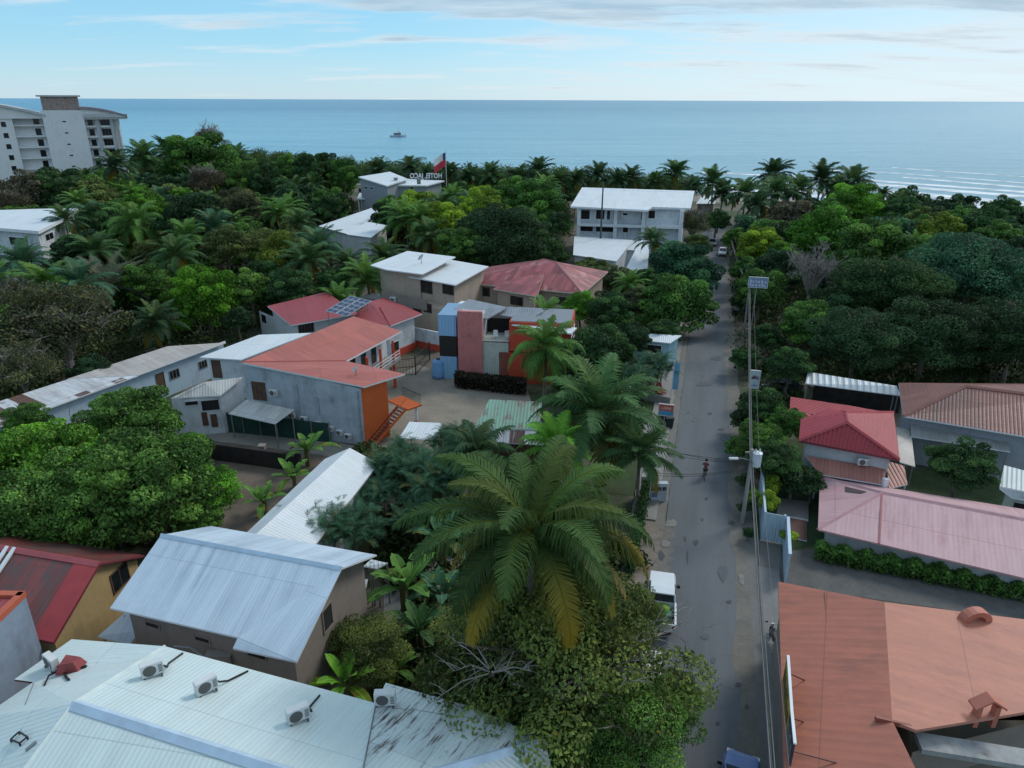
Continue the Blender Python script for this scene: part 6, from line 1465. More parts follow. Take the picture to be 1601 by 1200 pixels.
# yard fence left of the dark wall, boat
q = P(622, 214, -1.5); r = empty('tour_boat', q, 'white tour boat with canopy anchored on the calm sea', 'boat', rz=.1); keep = WL[r.name]; WL[r.name] = Vector((0, 0, 0))
mb = MB(); loft(mb, [[(x, -w_ * .7, .1), (x, w_ * .7, .1), (x, w_, h_), (x, -w_, h_)] for x, w_, h_ in ((-7.0, 1.7, 1.5), (-3, 2.1, 1.5), (2, 2.1, 1.7), (5.5, 1.4, 2.0), (7.6, .2, 2.4))]); mb.build('hull', plain('hull_white', (.55, .55, .58), .4), r)
mb = MB(); loft(mb, [[(x, -w_, .0), (x, w_, .0), (x, w_ * 1.02, .45), (x, -w_ * 1.02, .45)] for x, w_ in ((-6.8, 1.3), (2, 1.6), (6.6, .3))]); mb.build('waterline', plain('boat_dark', (.06, .05, .09)), r)
mb = MB(); mb.box((-.3, 0, 2.7), (6.5, 3.2, 2.0)); mb.build('cabin', plain('boat_blue_grey', (.16, .18, .24)), r); mb = MB(); mb.box((-.8, 0, 3.85), (8.6, 3.8, .25)); mb.build('canopy', WHITE, r)  # cabin in a blue grey tone under the canopy
mb = MB(); mb.box((1.5, 0, 4.6), (2.4, 2.4, 1.2)); mb.build('wheelhouse', plain('boat_white', (.6, .62, .65)), r); mb = MB(); mb.tube([(1.0, 0, 5.2), (1.0, 0, 8.4)], .08, 5); mb.build('mast', GREYM, r)
for sx in (-4.8, -2.6): mb = MB(); mb.box((sx, -1.6, 2.7), (.15, .15, 2.1)); mb.build('canopy_post', WHITE, r)
WL[r.name] = keep
# ================================================================ vegetation
def quads_mesh(name, V, tone, yel=None, mat=None):
    """V: (n,4,3) leaf quads"""
    n = len(V); me = bpy.data.meshes.new(name)
    me.vertices.add(n * 4); me.loops.add(n * 4); me.polygons.add(n)
    me.vertices.foreach_set('co', V.reshape(-1).astype(np.float32))
    me.loops.foreach_set('vertex_index', np.arange(n * 4, dtype=np.int32))
    me.polygons.foreach_set('loop_start', np.arange(0, n * 4, 4, dtype=np.int32))
    me.update(calc_edges=True)
    a = me.attributes.new('tone', 'FLOAT', 'FACE'); a.data.foreach_set('value', tone.astype(np.float32))
    if yel is not None:
        a = me.attributes.new('yel', 'FLOAT', 'FACE'); a.data.foreach_set('value', yel.astype(np.float32))
    me.materials.append(mat or LEAF)
    return me
def unit(a): return a / np.maximum(np.linalg.norm(a, axis=-1, keepdims=True), 1e-9)
def leaves(rng, C, Nrm, size, aspect=.5, fold=.12):
    """rhombic leaves at C with normals Nrm"""
    n = len(C)
    t = unit(np.cross(Nrm, rng.normal(size=(n, 3))))
    t[:, 2] -= .35; t = unit(t)
    s = unit(np.cross(Nrm, t))
    L = size * rng.uniform(.65, 1.35, (n, 1)); Wd = L * aspect * rng.uniform(.8, 1.2, (n, 1))
    nn = unit(np.cross(t, s))
    a = C - t * L * .5; b = C + s * Wd * .5 + nn * L * fold; c = C + t * L * .5; d = C - s * Wd * .5 + nn * L * fold
    return np.stack([a, b, c, d], 1)
def sphere_dirs(rng, n, zmin=-1.0):
    z = rng.uniform(zmin, 1, n); p = rng.uniform(0, 2 * np.pi, n); r = np.sqrt(1 - z * z)
    return np.stack([r * np.cos(p), r * np.sin(p), z], 1)
def crown_mesh(name, seed, R, asp, nl, nleaf, leaf, lobe=(.26, .42), zlo=-.35, flat=.8, shell=.82, aspect=.5, yelp=0.0, upb=.35, tl=(.08, .78)):
    """crown of radius R, height asp*R each way, nl lobes each a shell of leaves"""
    rng = np.random.default_rng(seed); r3 = random.Random(seed)
    cen = sphere_dirs(rng, nl, zlo) * rng.uniform(.45, .88, (nl, 1))
    cen[:max(2, nl // 6)] *= .35
    rad = rng.uniform(lobe[0], lobe[1], nl)
    tl = rng.uniform(*tl, nl)
    cnt = (rad ** 2 / (rad ** 2).sum() * nleaf).astype(int)
    Vs, Ts, Ys = [], [], []
    for i in range(nl):
        k = cnt[i]
        d = sphere_dirs(rng, k, -.75)
        # sub clumps on the lobe: push some directions together
        sub = sphere_dirs(rng, 9, -.6); idx = rng.integers(0, 9, k)
        d = unit(d + sub[idx] * rng.uniform(.2, 1.1, (k, 1)))
        rr = rad[i] * (shell + (1.12 - shell) * rng.random((k, 1)) ** .6) * (1 - .10 * (idx[:, None] % 3 == 0))
        c = cen[i] + d * rr * np.array([1, 1, flat])
        c = c * np.array([R, R, R * asp])
        nr = unit(d + .75 * rng.normal(size=(k, 3)) + np.array([0, 0, upb]))
        Vs.append(leaves(rng, c, nr, leaf, aspect)); Ts.append(np.clip(tl[i] + .16 * rng.normal(size=k) + .12 * ((idx % 4) - 1.5) * .6, 0, 1))
        Ys.append((rng.random(k) < yelp) * rng.uniform(.3, .8, k))
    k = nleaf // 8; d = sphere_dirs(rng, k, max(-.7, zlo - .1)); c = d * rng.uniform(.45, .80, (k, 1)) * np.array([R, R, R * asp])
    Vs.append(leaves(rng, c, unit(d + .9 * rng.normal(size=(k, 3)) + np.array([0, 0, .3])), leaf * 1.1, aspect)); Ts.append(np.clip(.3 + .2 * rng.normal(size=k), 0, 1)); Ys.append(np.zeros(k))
    return quads_mesh(name, np.concatenate(Vs), np.concatenate(Ts), np.concatenate(Ys))
def tree_limbs(name, seed, R, asp, H, mat=None, nb=7, r0=None, bare=False, twigs=0):
    """trunk from z=-H up to the crown centre (z=0) plus limbs reaching into the crown"""
    r3 = random.Random(seed); mb = MB(); r0 = r0 or .045 * (R + H) * .55 + .06
    j = lambda s: r3.uniform(-s, s)
    pts = [Vector((0, 0, -H)), Vector((j(.06) * H, j(.06) * H, -H * .6)), Vector((j(.08) * H, j(.08) * H, -H * .25 - R * asp * .15))]
    mb.tube(pts, [r0 * 1.25, r0 * .9, r0 * .72], 7)
    top = pts[-1]
    for i in range(nb):
        an = 2 * math.pi * (i + r3.random() * .6) / nb; el = r3.uniform(.15, 1.0)
        kk_ = .72 if twigs else .52; e = Vector((math.cos(an) * math.cos(el) * R * kk_, math.sin(an) * math.cos(el) * R * kk_, math.sin(el) * R * asp * kk_))
        m = top.lerp(e, .5) + Vector((j(.1), j(.1), .12)) * R
        mb.tube([top, m, e], [r0 * .6, r0 * .36, r0 * .12], 5)
        for k in range(3 + twigs):
            q = m.lerp(e, r3.random()); f = q + Vector((j(.4), j(.4), r3.uniform(.0, .4) * asp)) * R * (.7 if twigs else .4)
            mb.tube([q, q.lerp(f, .55) + Vector((j(.06), j(.06), j(.06))) * R, f], [r0 * .22, r0 * .13, r0 * .04], 4)
            for kk in range(twigs):
                q2 = q.lerp(f, r3.uniform(.3, 1)); f2 = q2 + Vector((j(.3), j(.3), j(.28))) * R * .6
                mb.tube([q2, f2], [r0 * .08, r0 * .02], 3, cap=False)
    o = mb.build(name, mat or BARK); me = o.data; bpy.data.objects.remove(o); return me
# --- frond crowns
def frond(rng, base, az, e0, droop, L, nlf, lf, width=.055, vee=.3, hang=.5, taper=.1, twist=0.0):
    """a pinnate palm leaf; returns quads (n,4,3)"""
    m = 14; t = np.linspace(0, 1, m); pit = e0 - droop * t ** 1.35
    ca, sa = math.cos(az), math.sin(az)
    step = L / (m - 1)
    dx = np.cos(pit) * step; dz = np.sin(pit) * step
    r = np.concatenate([[0], np.cumsum(dx[:-1])]); z = np.concatenate([[0], np.cumsum(dz[:-1])])
    sway = twist * (r / max(L, .1)) ** 2 * L
    pts = np.stack([base[0] + r * ca - sway * sa, base[1] + r * sa + sway * ca, base[2] + z], 1)
    fw = unit(np.gradient(pts, axis=0)); sd = np.tile(np.array([-sa, ca, 0.0]), (m, 1)); sd = unit(sd - fw * (sd * fw).sum(1, keepdims=True)); up = np.cross(fw, sd)
    Q = []
    w = (.045 * (1 - t) + .012)[:, None] * (L / 4.5) 
    for i in range(m - 1):
        Q.append([pts[i] - sd[i] * w[i], pts[i + 1] - sd[i + 1] * w[i + 1], pts[i + 1] + sd[i + 1] * w[i + 1], pts[i] + sd[i] * w[i]])
        Q.append([pts[i] - up[i] * w[i], pts[i + 1] - up[i + 1] * w[i + 1], pts[i + 1] + up[i + 1] * w[i + 1], pts[i] + up[i] * w[i]])
    nr_ = len(Q)
    tt = np.linspace(taper, .995, nlf)
    idx = tt * (m - 1); i0 = np.minimum(idx.astype(int), m - 2); f = (idx - i0)[:, None]
    p = pts[i0] * (1 - f) + pts[i0 + 1] * f; F_ = unit(fw[i0] * (1 - f) + fw[i0 + 1] * f); S_ = unit(sd[i0] * (1 - f) + sd[i0 + 1] * f); U_ = np.cross(F_, S_)
    ll = lf * np.sin(np.pi * (.12 + .80 * tt))[:, None] * rng.uniform(.85, 1.12, (nlf, 1))
    for sg in (1, -1):
        d = unit(S_ * sg + F_ * (.45 + .5 * tt[:, None]) + U_ * vee + rng.normal(size=(nlf, 3)) * .07)
        d2 = unit(d + np.array([0, 0, -1.0]) * hang * rng.uniform(.45, 1.6, (nlf, 1)))
        wv = F_ * width * (L / 4.5) ** .5
        mid = p + d * ll * .5; tip = mid + d2 * ll * .5
        Q += list(np.stack([p - wv * .5, p + wv * .5, mid + wv * .5, mid - wv * .5], 1)); Q += list(np.stack([mid - wv * .5, mid + wv * .5, tip + wv * .08, tip - wv * .08], 1))
    return np.array(Q), nr_, np.concatenate([np.repeat(t[:-1], 2), tt, tt, tt, tt])
def palm_crown(name, seed, nf, L, nlf, lf, width=.06, dead=2, yellow=.25, e_hi=1.35, e_lo=-.35, dr=(1.0, 1.7), hang=.6, vee=.25):
    rng = np.random.default_rng(seed); Vs, Ts, Ys = [], [], []
    for i in range(nf):
        k = (i + .5) / nf; az = i * 2.39996 + rng.uniform(-.25, .25)
        e0 = e_hi + (e_lo - e_hi) * k ** 1.1 + rng.uniform(-.12, .12)
        Li = L * (.62 + .5 * math.sin(math.pi * (.15 + .65 * k))) * rng.uniform(.9, 1.1)
        base = np.array([math.cos(az) * .12, math.sin(az) * .12, .25 * (1 - k)])
        q, nr_, tt = frond(rng, base, az, e0, rng.uniform(*dr) * (.75 + .4 * k), Li, nlf, lf * (.8 + .3 * math.sin(math.pi * k)), width, vee * (1 - k), hang * (.5 + k), twist=rng.uniform(-.25, .25))
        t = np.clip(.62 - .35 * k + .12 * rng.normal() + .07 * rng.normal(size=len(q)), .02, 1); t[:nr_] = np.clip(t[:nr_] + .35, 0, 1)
        yy = np.zeros(len(q)); yy[:nr_] = .35
        if k > 1 - yellow: yy = np.clip((tt - .30) * 1.6, 0, .95) * rng.uniform(.3, 1)
        if i >= nf - dead: yy = np.full(len(q), .75); t = t * .4
        if i < 3: yy = np.maximum(yy, .12)
        Vs.append(q); Ts.append(t); Ys.append(yy)
    return quads_mesh(name, np.concatenate(Vs), np.concatenate(Ts), np.concatenate(Ys))
def palm_trunk(name, seed, H, r, lean=.06):
    r3 = random.Random(seed); mb = MB(); n = 9; lx, ly = r3.uniform(-lean, lean) * H, r3.uniform(-lean, lean) * H
    pts = []; rr = []
    for i in range(n):
        t = i / (n - 1); k = (1 - t) ** 1.6
        pts.append((lx * k, ly * k, -H + H * t)); rr.append(r * (1.45 - .6 * t if t < .12 else 1.0 - .25 * t))
    mb.tube(pts, rr, 8); o = mb.build(name, PALMBARK, smooth=True); me = o.data; bpy.data.objects.remove(o); return me
def banana_crown(name, seed, n, L, W_):
    rng = np.random.default_rng(seed); Vs, Ts, Ys = [], [], []
    for i in range(n):
        k = (i + .5) / n; az = i * 2.39996 + rng.uniform(-.3, .3); e0 = 1.45 - 1.15 * k; m = 10
        t = np.linspace(0, 1, m); Li = L * rng.uniform(.8, 1.1) * (.75 + .35 * k); pit = e0 - (.5 + 1.1 * k) * t ** 1.5
        r = np.concatenate([[0], np.cumsum(np.cos(pit[:-1]))]) * Li / (m - 1); z = np.concatenate([[0], np.cumsum(np.sin(pit[:-1]))]) * Li / (m - 1)
        ca, sa = math.cos(az), math.sin(az); p = np.stack([r * ca, r * sa, z], 1)
        sd = np.array([-sa, ca, 0.0]); w = W_ * np.clip(np.sin(np.pi * np.clip((t - .14) / .86, 0, 1)) ** .5, .04, 1) * .5
        up = np.array([0, 0, 1.0])
        for j in range(m - 1):
            for sg in (1, -1):
                q = [p[j], p[j + 1], p[j + 1] + sd * sg * w[j + 1] + up * w[j + 1] * .25, p[j] + sd * sg * w[j] + up * w[j] * .25]
                # torn strips
                if rng.random() < .16: q[2] = q[2] - up * w[j] * .5
                Vs.append(q); Ts.append(np.clip(.55 - .3 * k + .1 * rng.normal() + (.12 if sg > 0 else 0), 0, 1)); Ys.append(.5 if (k > .85 and rng.random() < .5) else 0)
            Vs.append([p[j] - sd * .035 + up * .03, p[j + 1] - sd * .03 + up * .03, p[j + 1] + sd * .03 + up * .03, p[j] + sd * .035 + up * .03]); Ts.append(.95); Ys.append(.1)
    return quads_mesh(name, np.array(Vs), np.array(Ts), np.array(Ys))
def areca_crown(name, seed, stems, fr, L, nlf, lf, spread, hgt):
    """clump of many thin palms"""
    rng = np.random.default_rng(seed); Vs, Ts, Ys = [], [], []
    for s in range(stems):
        a = rng.uniform(0, 6.28); d = spread * math.sqrt(rng.random()); b = np.array([math.cos(a) * d, math.sin(a) * d, hgt * rng.uniform(.45, 1.0) * (1 - .35 * d / spread)])
        for i in range(fr):
            k = (i + .5) / fr; az = i * 2.4 + rng.uniform(0, .8); q, nr_, tt = frond(rng, b, az, 1.35 - .9 * k, 1.3 + .6 * k, L * rng.uniform(.75, 1.1), nlf, lf, .06, .4, .35)
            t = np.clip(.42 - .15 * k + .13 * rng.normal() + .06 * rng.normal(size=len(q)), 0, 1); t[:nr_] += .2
            Vs.append(q); Ts.append(t); Ys.append(np.full(len(q), .35 if rng.random() < .06 else 0.0))
    return quads_mesh(name, np.concatenate(Vs), np.concatenate(Ts), np.concatenate(Ys))
def stems_mesh(name, seed, n, spread, h, r, mat):
    r3 = random.Random(seed); mb = MB()
    for i in range(n):
        a = r3.uniform(0, 6.28); d = spread * math.sqrt(r3.random()); mb.tube([(math.cos(a) * d * .7, math.sin(a) * d * .7, -.05), (math.cos(a) * d, math.sin(a) * d, h * r3.uniform(.5, 1))], [r, r * .7], 5)
    o = mb.build(name, mat); me = o.data; bpy.data.objects.remove(o); return me
# ---- mesh library (crown radius in metres, limb mesh)
LIB = {}
def lib(kind, variants): LIB[kind] = variants
def mk(kind, seeds, R, asp, nl, nleaf, leaf, H, **kw):
    lim = {k: kw.pop(k) for k in ('nb', 'bare', 'twigs', 'lmat') if k in kw}
    vs = []
    for s in seeds:
        cm = crown_mesh('crown', s, R, asp, nl, nleaf, leaf, **kw) if nleaf else None
        vs.append((R, asp, H, cm, tree_limbs('trunk', s, R, asp, H, lim.get('lmat'), lim.get('nb', 7), twigs=lim.get('twigs', 0))))
    LIB[kind] = vs
mk('near', (1, 2, 3), 5.0, .80, 100, 34000, .26, 5.0, yelp=.012, aspect=.52, lobe=(.09, .23), zlo=-.6, tl=(.0, 1.0), flat=.62)
mk('nearfine', (4, 5, 6), 6.0, .66, 75, 46000, .22, 4.5, yelp=.05, aspect=.5, twigs=1, lobe=(.10, .30), zlo=-.5, tl=(.0, .95))
mk('mid', (11, 12, 13, 14, 15), 5.0, .82, 85, 24000, .34, 6.0, yelp=.01, lobe=(.09, .25), zlo=-.65, flat=.66, tl=(.0, .95))
mk('far', (21, 22, 23, 24), 5.0, .80, 60, 11000, .5, 6.0, yelp=.01, lobe=(.10, .28), zlo=-.65, flat=.7, tl=(.0, .95))
mk('umbrella', (31, 32), 6.0, .45, 34, 9000, .55, 6.5, flat=.5, zlo=.0, lobe=(.2, .34))
mk('sparse', (41, 42), 5.0, .75, 44, 15000, .25, 5.0, yelp=.08, twigs=4, nb=12, shell=.3, lmat=TWIG, lobe=(.16, .36))
mk('big', (81, 82), 9.0, .72, 120, 50000, .36, 6.0, yelp=.006, lobe=(.10, .28), zlo=-.6, tl=(.0, .85), nb=4)
mk('bare', (51, 52), 5.0, .8, 12, 500, .35, 5.0, twigs=6, nb=13, shell=.4, lmat=TWIG, lobe=(.1, .2))
mk('bush', (61, 62, 63), 2.0, .75, 14, 3600, .26, 1.2, yelp=.02, zlo=-.5)
mk('bamboo', (71, 72), 4.0, 1.0, 30, 9000, .55, 4.0, aspect=.22, upb=.1, lobe=(.2, .34), zlo=-.2)
PALMS = {}
PALMS['big'] = [(5.2, palm_crown('crown', 101, 30, 5.3, 78, 1.45, .066, dead=0, yellow=.40, e_hi=1.2, e_lo=-.2, dr=(1.3, 2.3), hang=2.4, vee=.02))]
PALMS['coco'] = [(4.4, palm_crown('crown', 110 + i, 28, 4.4, 38, 1.15, .12, dead=2, yellow=.15, hang=.7)) for i in range(3)]
PALMS['droop'] = [(4.4, palm_crown('crown', 120 + i, 30, 4.4, 40, 1.15, .12, dead=2, yellow=.2, e_hi=1.5, e_lo=-1.0, dr=(1.2, 2.2), hang=1.8)) for i in range(2)]
PALMS['star'] = [(4.6, palm_crown('crown', 130, 22, 4.6, 42, .8, .075, dead=0, yellow=.0, e_hi=1.2, e_lo=-.3, dr=(.5, .95), hang=.3))]
PALMS['sky'] = [(4.2, palm_crown('crown', 140 + i, 28, 4.2, 24, 1.25, .20, dead=1, yellow=.1, hang=.8)) for i in range(4)]
PTRUNK = [palm_trunk('trunk', 150 + i, 8.0, .19) for i in range(4)]
def put(me, name, parent, loc=(0, 0, 0), sc=(1, 1, 1), rz=0.0, color=None):
    o = bpy.data.objects.new(name, me); COL.objects.link(o); o.parent = parent; o.location = loc; o.scale = sc; o.rotation_euler = (0, 0, rz)
    if color: o.color = (*color, 1)
    WL[o.name] = Vector((0, 0, 0)); return o
G = dict(bright=(.048, .125, .016), green=(.034, .080, .018), dark=(.020, .048, .017), deep=(.014, .034, .015), olive=(.046, .068, .022), brown=(.040, .052, .026), grey=(.036, .046, .034), lime=(.085, .155, .016), teal=(.020, .054, .030), rust=(.042, .043, .030), mango=(.040, .062, .018), yellow=(.060, .088, .014))
G = {k: tuple(min(c * q, .4) for c, q in zip(v, (2.9, 2.75, 2.8))) for k, v in G.items()}
PLACED = []
TR = random.Random(99)
def tree(kind, px, py, wpx, zc, col, label, group=None, asp=1.0, name='tree', cat='tree'):
    c = P(px, py, zc); r = wpx / 2 * depth(c) / FPX
    v = TR.choice(LIB[kind]); s = r / v[0]; rz = TR.uniform(0, 6.28)
    root = empty(name, (c.x, c.y, 0), label, cat, group)
    col = G[col] if isinstance(col, str) else col
    j = TR.uniform(.88, 1.12); col = (col[0] * j * TR.uniform(.92, 1.08), col[1] * j, col[2] * j)
    put(v[4], 'trunk', root, (0, 0, zc), (s, s, zc / v[2]), rz)
    if v[3]: put(v[3], 'crown', root, (0, 0, zc), (s, s, s * asp), rz, col)
    PLACED.append((c.x, c.y, r)); return root
def palm(kind, px, py, wpx, zc, col, label, group=None, rz=None, name='palm_tree', trunk=True, tilt=0.0, nuts=False):
    c = P(px, py, zc); r = wpx / 2 * depth(c) / FPX
    R, me = TR.choice(PALMS[kind]); s = r / (R * .86); rz = TR.uniform(0, 6.28) if rz is None else rz
    root = empty(name, (c.x, c.y, 0), label, 'palm tree', group)
    col = G[col] if isinstance(col, str) else col; j = TR.uniform(.9, 1.1); col = tuple(k * j for k in col)
    put(TR.choice(PTRUNK), 'trunk', root, (0, 0, zc), (max(s, .8), max(s, .8), zc / 8.0), TR.uniform(0, 6.28))
    o = put(me, 'crown', root, (0, 0, zc), (s, s, s), rz, col)
    if tilt: o.rotation_euler = (TR.uniform(-tilt, tilt), TR.uniform(-tilt, tilt), rz)
    PLACED.append((c.x, c.y, r * .6)); return root
# ---------------------------------------------------------------- foreground and middle vegetation
t = palm('big', 832, 835, 318, 12.2, (.052, .105, .028), 'large coconut palm with yellowing lower fronds in the centre foreground', rz=.9)
c0 = P(832, 835, 12.2)
mb = MB()
for i in range(9):
    a = i * 2.4; mb.lathe((c0.x + math.cos(a) * .38, c0.y + math.sin(a) * .38, c0.z - .55 - .12 * (i % 3)), [(.01, -.16), (.11, -.1), (.14, 0), (.1, .1), (.01, .15)], 8)
WL_ = WL[t.name]; mb.build('coconut_bunch', plain('coconut_husk', (.07, .085, .03)), t, smooth=True)
# browned hanging frond on its right and an upright new spear
rng = np.random.default_rng(5)
q, nr_, tt = frond(rng, np.array([0, 0, -.2]), -.35, .15, 1.5, 5.2, 50, .9, .07, 0, 1.2)
put(quads_mesh('dead_frond', q, np.full(len(q), .55), np.full(len(q), .93)), 'dead_frond', t, (0, 0, 12.2))['label'] = 'orange brown dead frond hanging on the right'
palm('droop', 854, 545, 112, 10.2, 'green', 'tall coconut palm with drooping fronds in front of the red panelled house')
palm('coco', 936, 650, 190, 6.5, 'dark', 'dark leaning coconut palm between the green sheet roof and the pavement')
palm('coco', 1000, 712, 110, 5.0, 'dark', 'coconut palm arching over the pavement behind the meter boxes')
palm('droop', 745, 712, 120, 5.0, 'deep', 'short dark palm left of the worn green roof')
palm('coco', 870, 700, 110, 5.2, 'bright', 'bright young palm just behind the crown of the large coconut palm')
# areca clumps
AR = [areca_crown('fronds', 200 + i, 30, 8, 2.4, 22, .6, 3.0, 3.8) for i in range(3)]; ARS = [stems_mesh('stems', 210 + i, 22, 1.8, 3.0, .06, plain('green_stem', (.08, .09, .04))) for i in range(3)]
def clump(px, py, wpx, z, label, col='teal', grp=None):
    c = P(px, py, z); r = wpx / 2 * depth(c) / FPX; s = r / 4.2; i = TR.randrange(3); root = empty('palm_clump', (c.x, c.y, 0), label, 'palm clump', grp); rz = TR.uniform(0, 6)
    put(ARS[i], 'stems', root, (0, 0, 0), (s, s, z / 2.2), rz); put(AR[i], 'fronds', root, (0, 0, z - 2.2 * s), (s, s, s), rz, G[col]); PLACED.append((c.x, c.y, r))
for x_, y_, w_, z_, lb in ((628, 720, 120, 3.8, 'dark areca palm clump right of the white gable roof'), (680, 745, 130, 4.2, 'dark areca palm clump behind the large coconut palm, right of the first clump'), (590, 770, 90, 3.0, 'small areca palm clump at the lower corner of the white gable roof'), (500, 815, 125, 3.4, 'areca palm clump between the white gable roof and the galvanised roof'), (560, 822, 105, 3.2, 'grey green areca palm clump behind the right end of the galvanised roof'), (705, 690, 90, 3.2, 'areca palm clump next to the small white carport roof'), (650, 800, 90, 3.0, 'areca palm clump by the grey garden path'), (1022, 572, 88, 3.0, 'areca palm clump in front of the street kiosk'), (985, 588, 80, 3.0, 'areca palm clump left of the orange pots near the street kiosk')):
    clump(x_, y_, w_, z_, lb)
# banana plants
BN = [banana_crown('leaves', 220 + i, 11, 2.9, .75) for i in range(3)]; BS = [stems_mesh('stem', 230 + i, 3, .25, 1.0, .13, plain('banana_stem', (.12, .12, .05))) for i in range(3)]
def banana(px, py, wpx, z, label, col='green'):
    c = P(px, py, z); r = wpx / 2 * depth(c) / FPX; s = r / 2.5; i = TR.randrange(3); root = empty('banana_plant', (c.x, c.y, 0), label, 'banana plant'); rz = TR.uniform(0, 6)
    put(BS[i], 'stem', root, (0, 0, 0), (s * 1.5, s * 1.5, z / .8), rz); put(BN[i], 'leaves', root, (0, 0, z - .4), (s, s, s), rz, G[col]); PLACED.append((c.x, c.y, r * .7))
for x_, y_, w_, z_, lb, cl in ((636, 912, 150, 2.6, 'big banana plant at the right end of the galvanised roof', 'green'), (690, 925, 120, 2.4, 'dark banana plant beside the garden path', 'teal'), (655, 978, 110, 2.2, 'banana plant hanging over the pale garden wall', 'dark'), (690, 838, 110, 2.8, 'bluish green banana plant left of the large coconut palm', 'teal'), (672, 812, 70, 2.8, 'young bright banana plant in front of the areca clumps', 'bright'), (540, 1062, 130, 2.6, 'bright banana plant rising behind the mint roof', 'bright'), (482, 700, 86, 1.8, 'banana plant against the grey blue hotel wall', 'green'), (456, 742, 76, 1.5, 'banana plant left of the white gable ridge', 'green'), (410, 780, 80, 1.5, 'small banana plant in the brown earth yard', 'green'), (720, 700, 60, 3.0, 'banana plant with an upright bright leaf by the green roof', 'bright'), (620, 1040, 90, 1.8, 'low banana leaves beside the garden path near the mint roof', 'green')):
    banana(x_, y_, w_, z_, lb, cl)
# foreground mango tree: several crowns grown together are one tree each
tree('nearfine', 880, 1035, 400, 5.5, 'mango', 'large mango tree with bare twigs filling the centre foreground', asp=1.05)
tree('nearfine', 770, 1010, 210, 4.2, 'olive', 'yellowish mango tree at the left of the large foreground mango', asp=1.1)
tree('nearfine', 985, 1130, 230, 4.5, 'green', 'green tree at the bottom edge beside the blue car')
tree('near', 880, 1150, 170, 4.6, 'green', 'dark green tree touching the rusted end of the mint roof')
tree('nearfine', 985, 960, 120, 3.6, 'mango', 'small tree leaning over the bed of the white pickup')
tree('nearfine', 575, 1012, 140, 2.8, 'olive', 'round yellow green shrub tree beside the galvanised gable', asp=1.1)
for x_, y_, w_, z_, cl, lb in ((120, 690, 70, 6.6, 'lime', 'small yellow green crown on top of the left tree group'), (245, 715, 70, 6.4, 'bright', 'small bright crown above the concrete driveway end of the left tree group'), (40, 660, 80, 5.4, 'green', 'green crown at the left edge just below the rusty row roof'), (310, 815, 80, 3.4, 'green', 'small low crown at the lower right of the left tree group'), (130, 820, 110, 4.0, 'dark', 'dark low crown right above the ridge of the yellow house')): tree('near', x_, y_, w_, z_, cl, lb, asp=1.15)
tree('nearfine', 690, 1075, 110, 3.4, 'mango', 'small mango tree at the lower left of the foreground mango beside the mint roof', asp=1.1)
tree('nearfine', 1060, 1085, 90, 4.0, 'mango', 'mango crown reaching over the street above the blue car', asp=1.0)
def twigs(px, py, z, n, L, seed, label):
    r3 = random.Random(seed); c = P(px, py, z); root = empty('dead_branch', (c.x, c.y, 0), label, 'dead branch', 'bare grey branches on the mango')
    mb = MB()
    for i in range(n):
        a = r3.uniform(0, 6.28); e = r3.uniform(-.3, .7); d = Vector((math.cos(a) * math.cos(e), math.sin(a) * math.cos(e), math.sin(e)))
        p0 = c + d * .2; p1 = c + d * L * .5 + Vector((r3.uniform(-.2, .2), r3.uniform(-.2, .2), .2)); p2 = c + d * L * r3.uniform(.8, 1.1)
        mb.tube([p0, p1, p2], [.045, .03, .01], 4)
        for k in range(7):
            q_ = p0.lerp(p1, r3.random()) if k < 2 else p1.lerp(p2, r3.random()); f = q_ + Vector((r3.uniform(-1, 1), r3.uniform(-1, 1), r3.uniform(-.5, .6))) * L * .35 + d * L * .2
            mb.tube([q_, q_.lerp(f, .5) + Vector((0, 0, .08)), f], [.022, .014, .005], 3)
    mb.tube([c, c + Vector((0, 1.8, -2.2))], [.06, .1], 5)
    mb.build('branch', TWIG, root)
for i, (x_, y_, lb) in enumerate(((770, 1050, 'bare grey branches at the left of the foreground mango crown'), (860, 985, 'bare grey branches on the upper part of the foreground mango crown'), (935, 1055, 'bare grey branches in the middle right of the foreground mango crown'), (990, 1010, 'bare grey branches close to the street side of the foreground mango crown'))):
    twigs(x_, y_, 7.3 - .25 * i, 9, 2.5, 300 + i, lb)
# left foreground tree group
for x_, y_, w_, z_, cl, lb in ((205, 662, 165, 4.6, 'green', 'layered green tree in front of the small white house'), (70, 738, 230, 5.2, 'bright', 'bright green broad tree at the left edge below the row building'), (235, 760, 260, 5.8, 'green', 'large glossy green tree in front of the brown earth yard'), (90, 790, 230, 5.0, 'green', 'dense green tree above the yellow house at the left edge'), (330, 770, 110, 4.2, 'bright', 'small bright green crown at the right of the glossy left group'), (165, 735, 150, 6.2, 'bright', 'light green crown in the middle of the glossy left group'), (10, 830, 90, 3.5, 'dark', 'dark green crown over the red roof at the left edge'), (290, 705, 80, 4.4, 'bright', 'light green crown overhanging the end of the concrete driveway')):
    tree('near', x_, y_, w_, z_, cl, lb)
tree('sparse', 585, 745, 60, 2.5, 'grey', 'thin leafless shrub in front of the white gable roof')
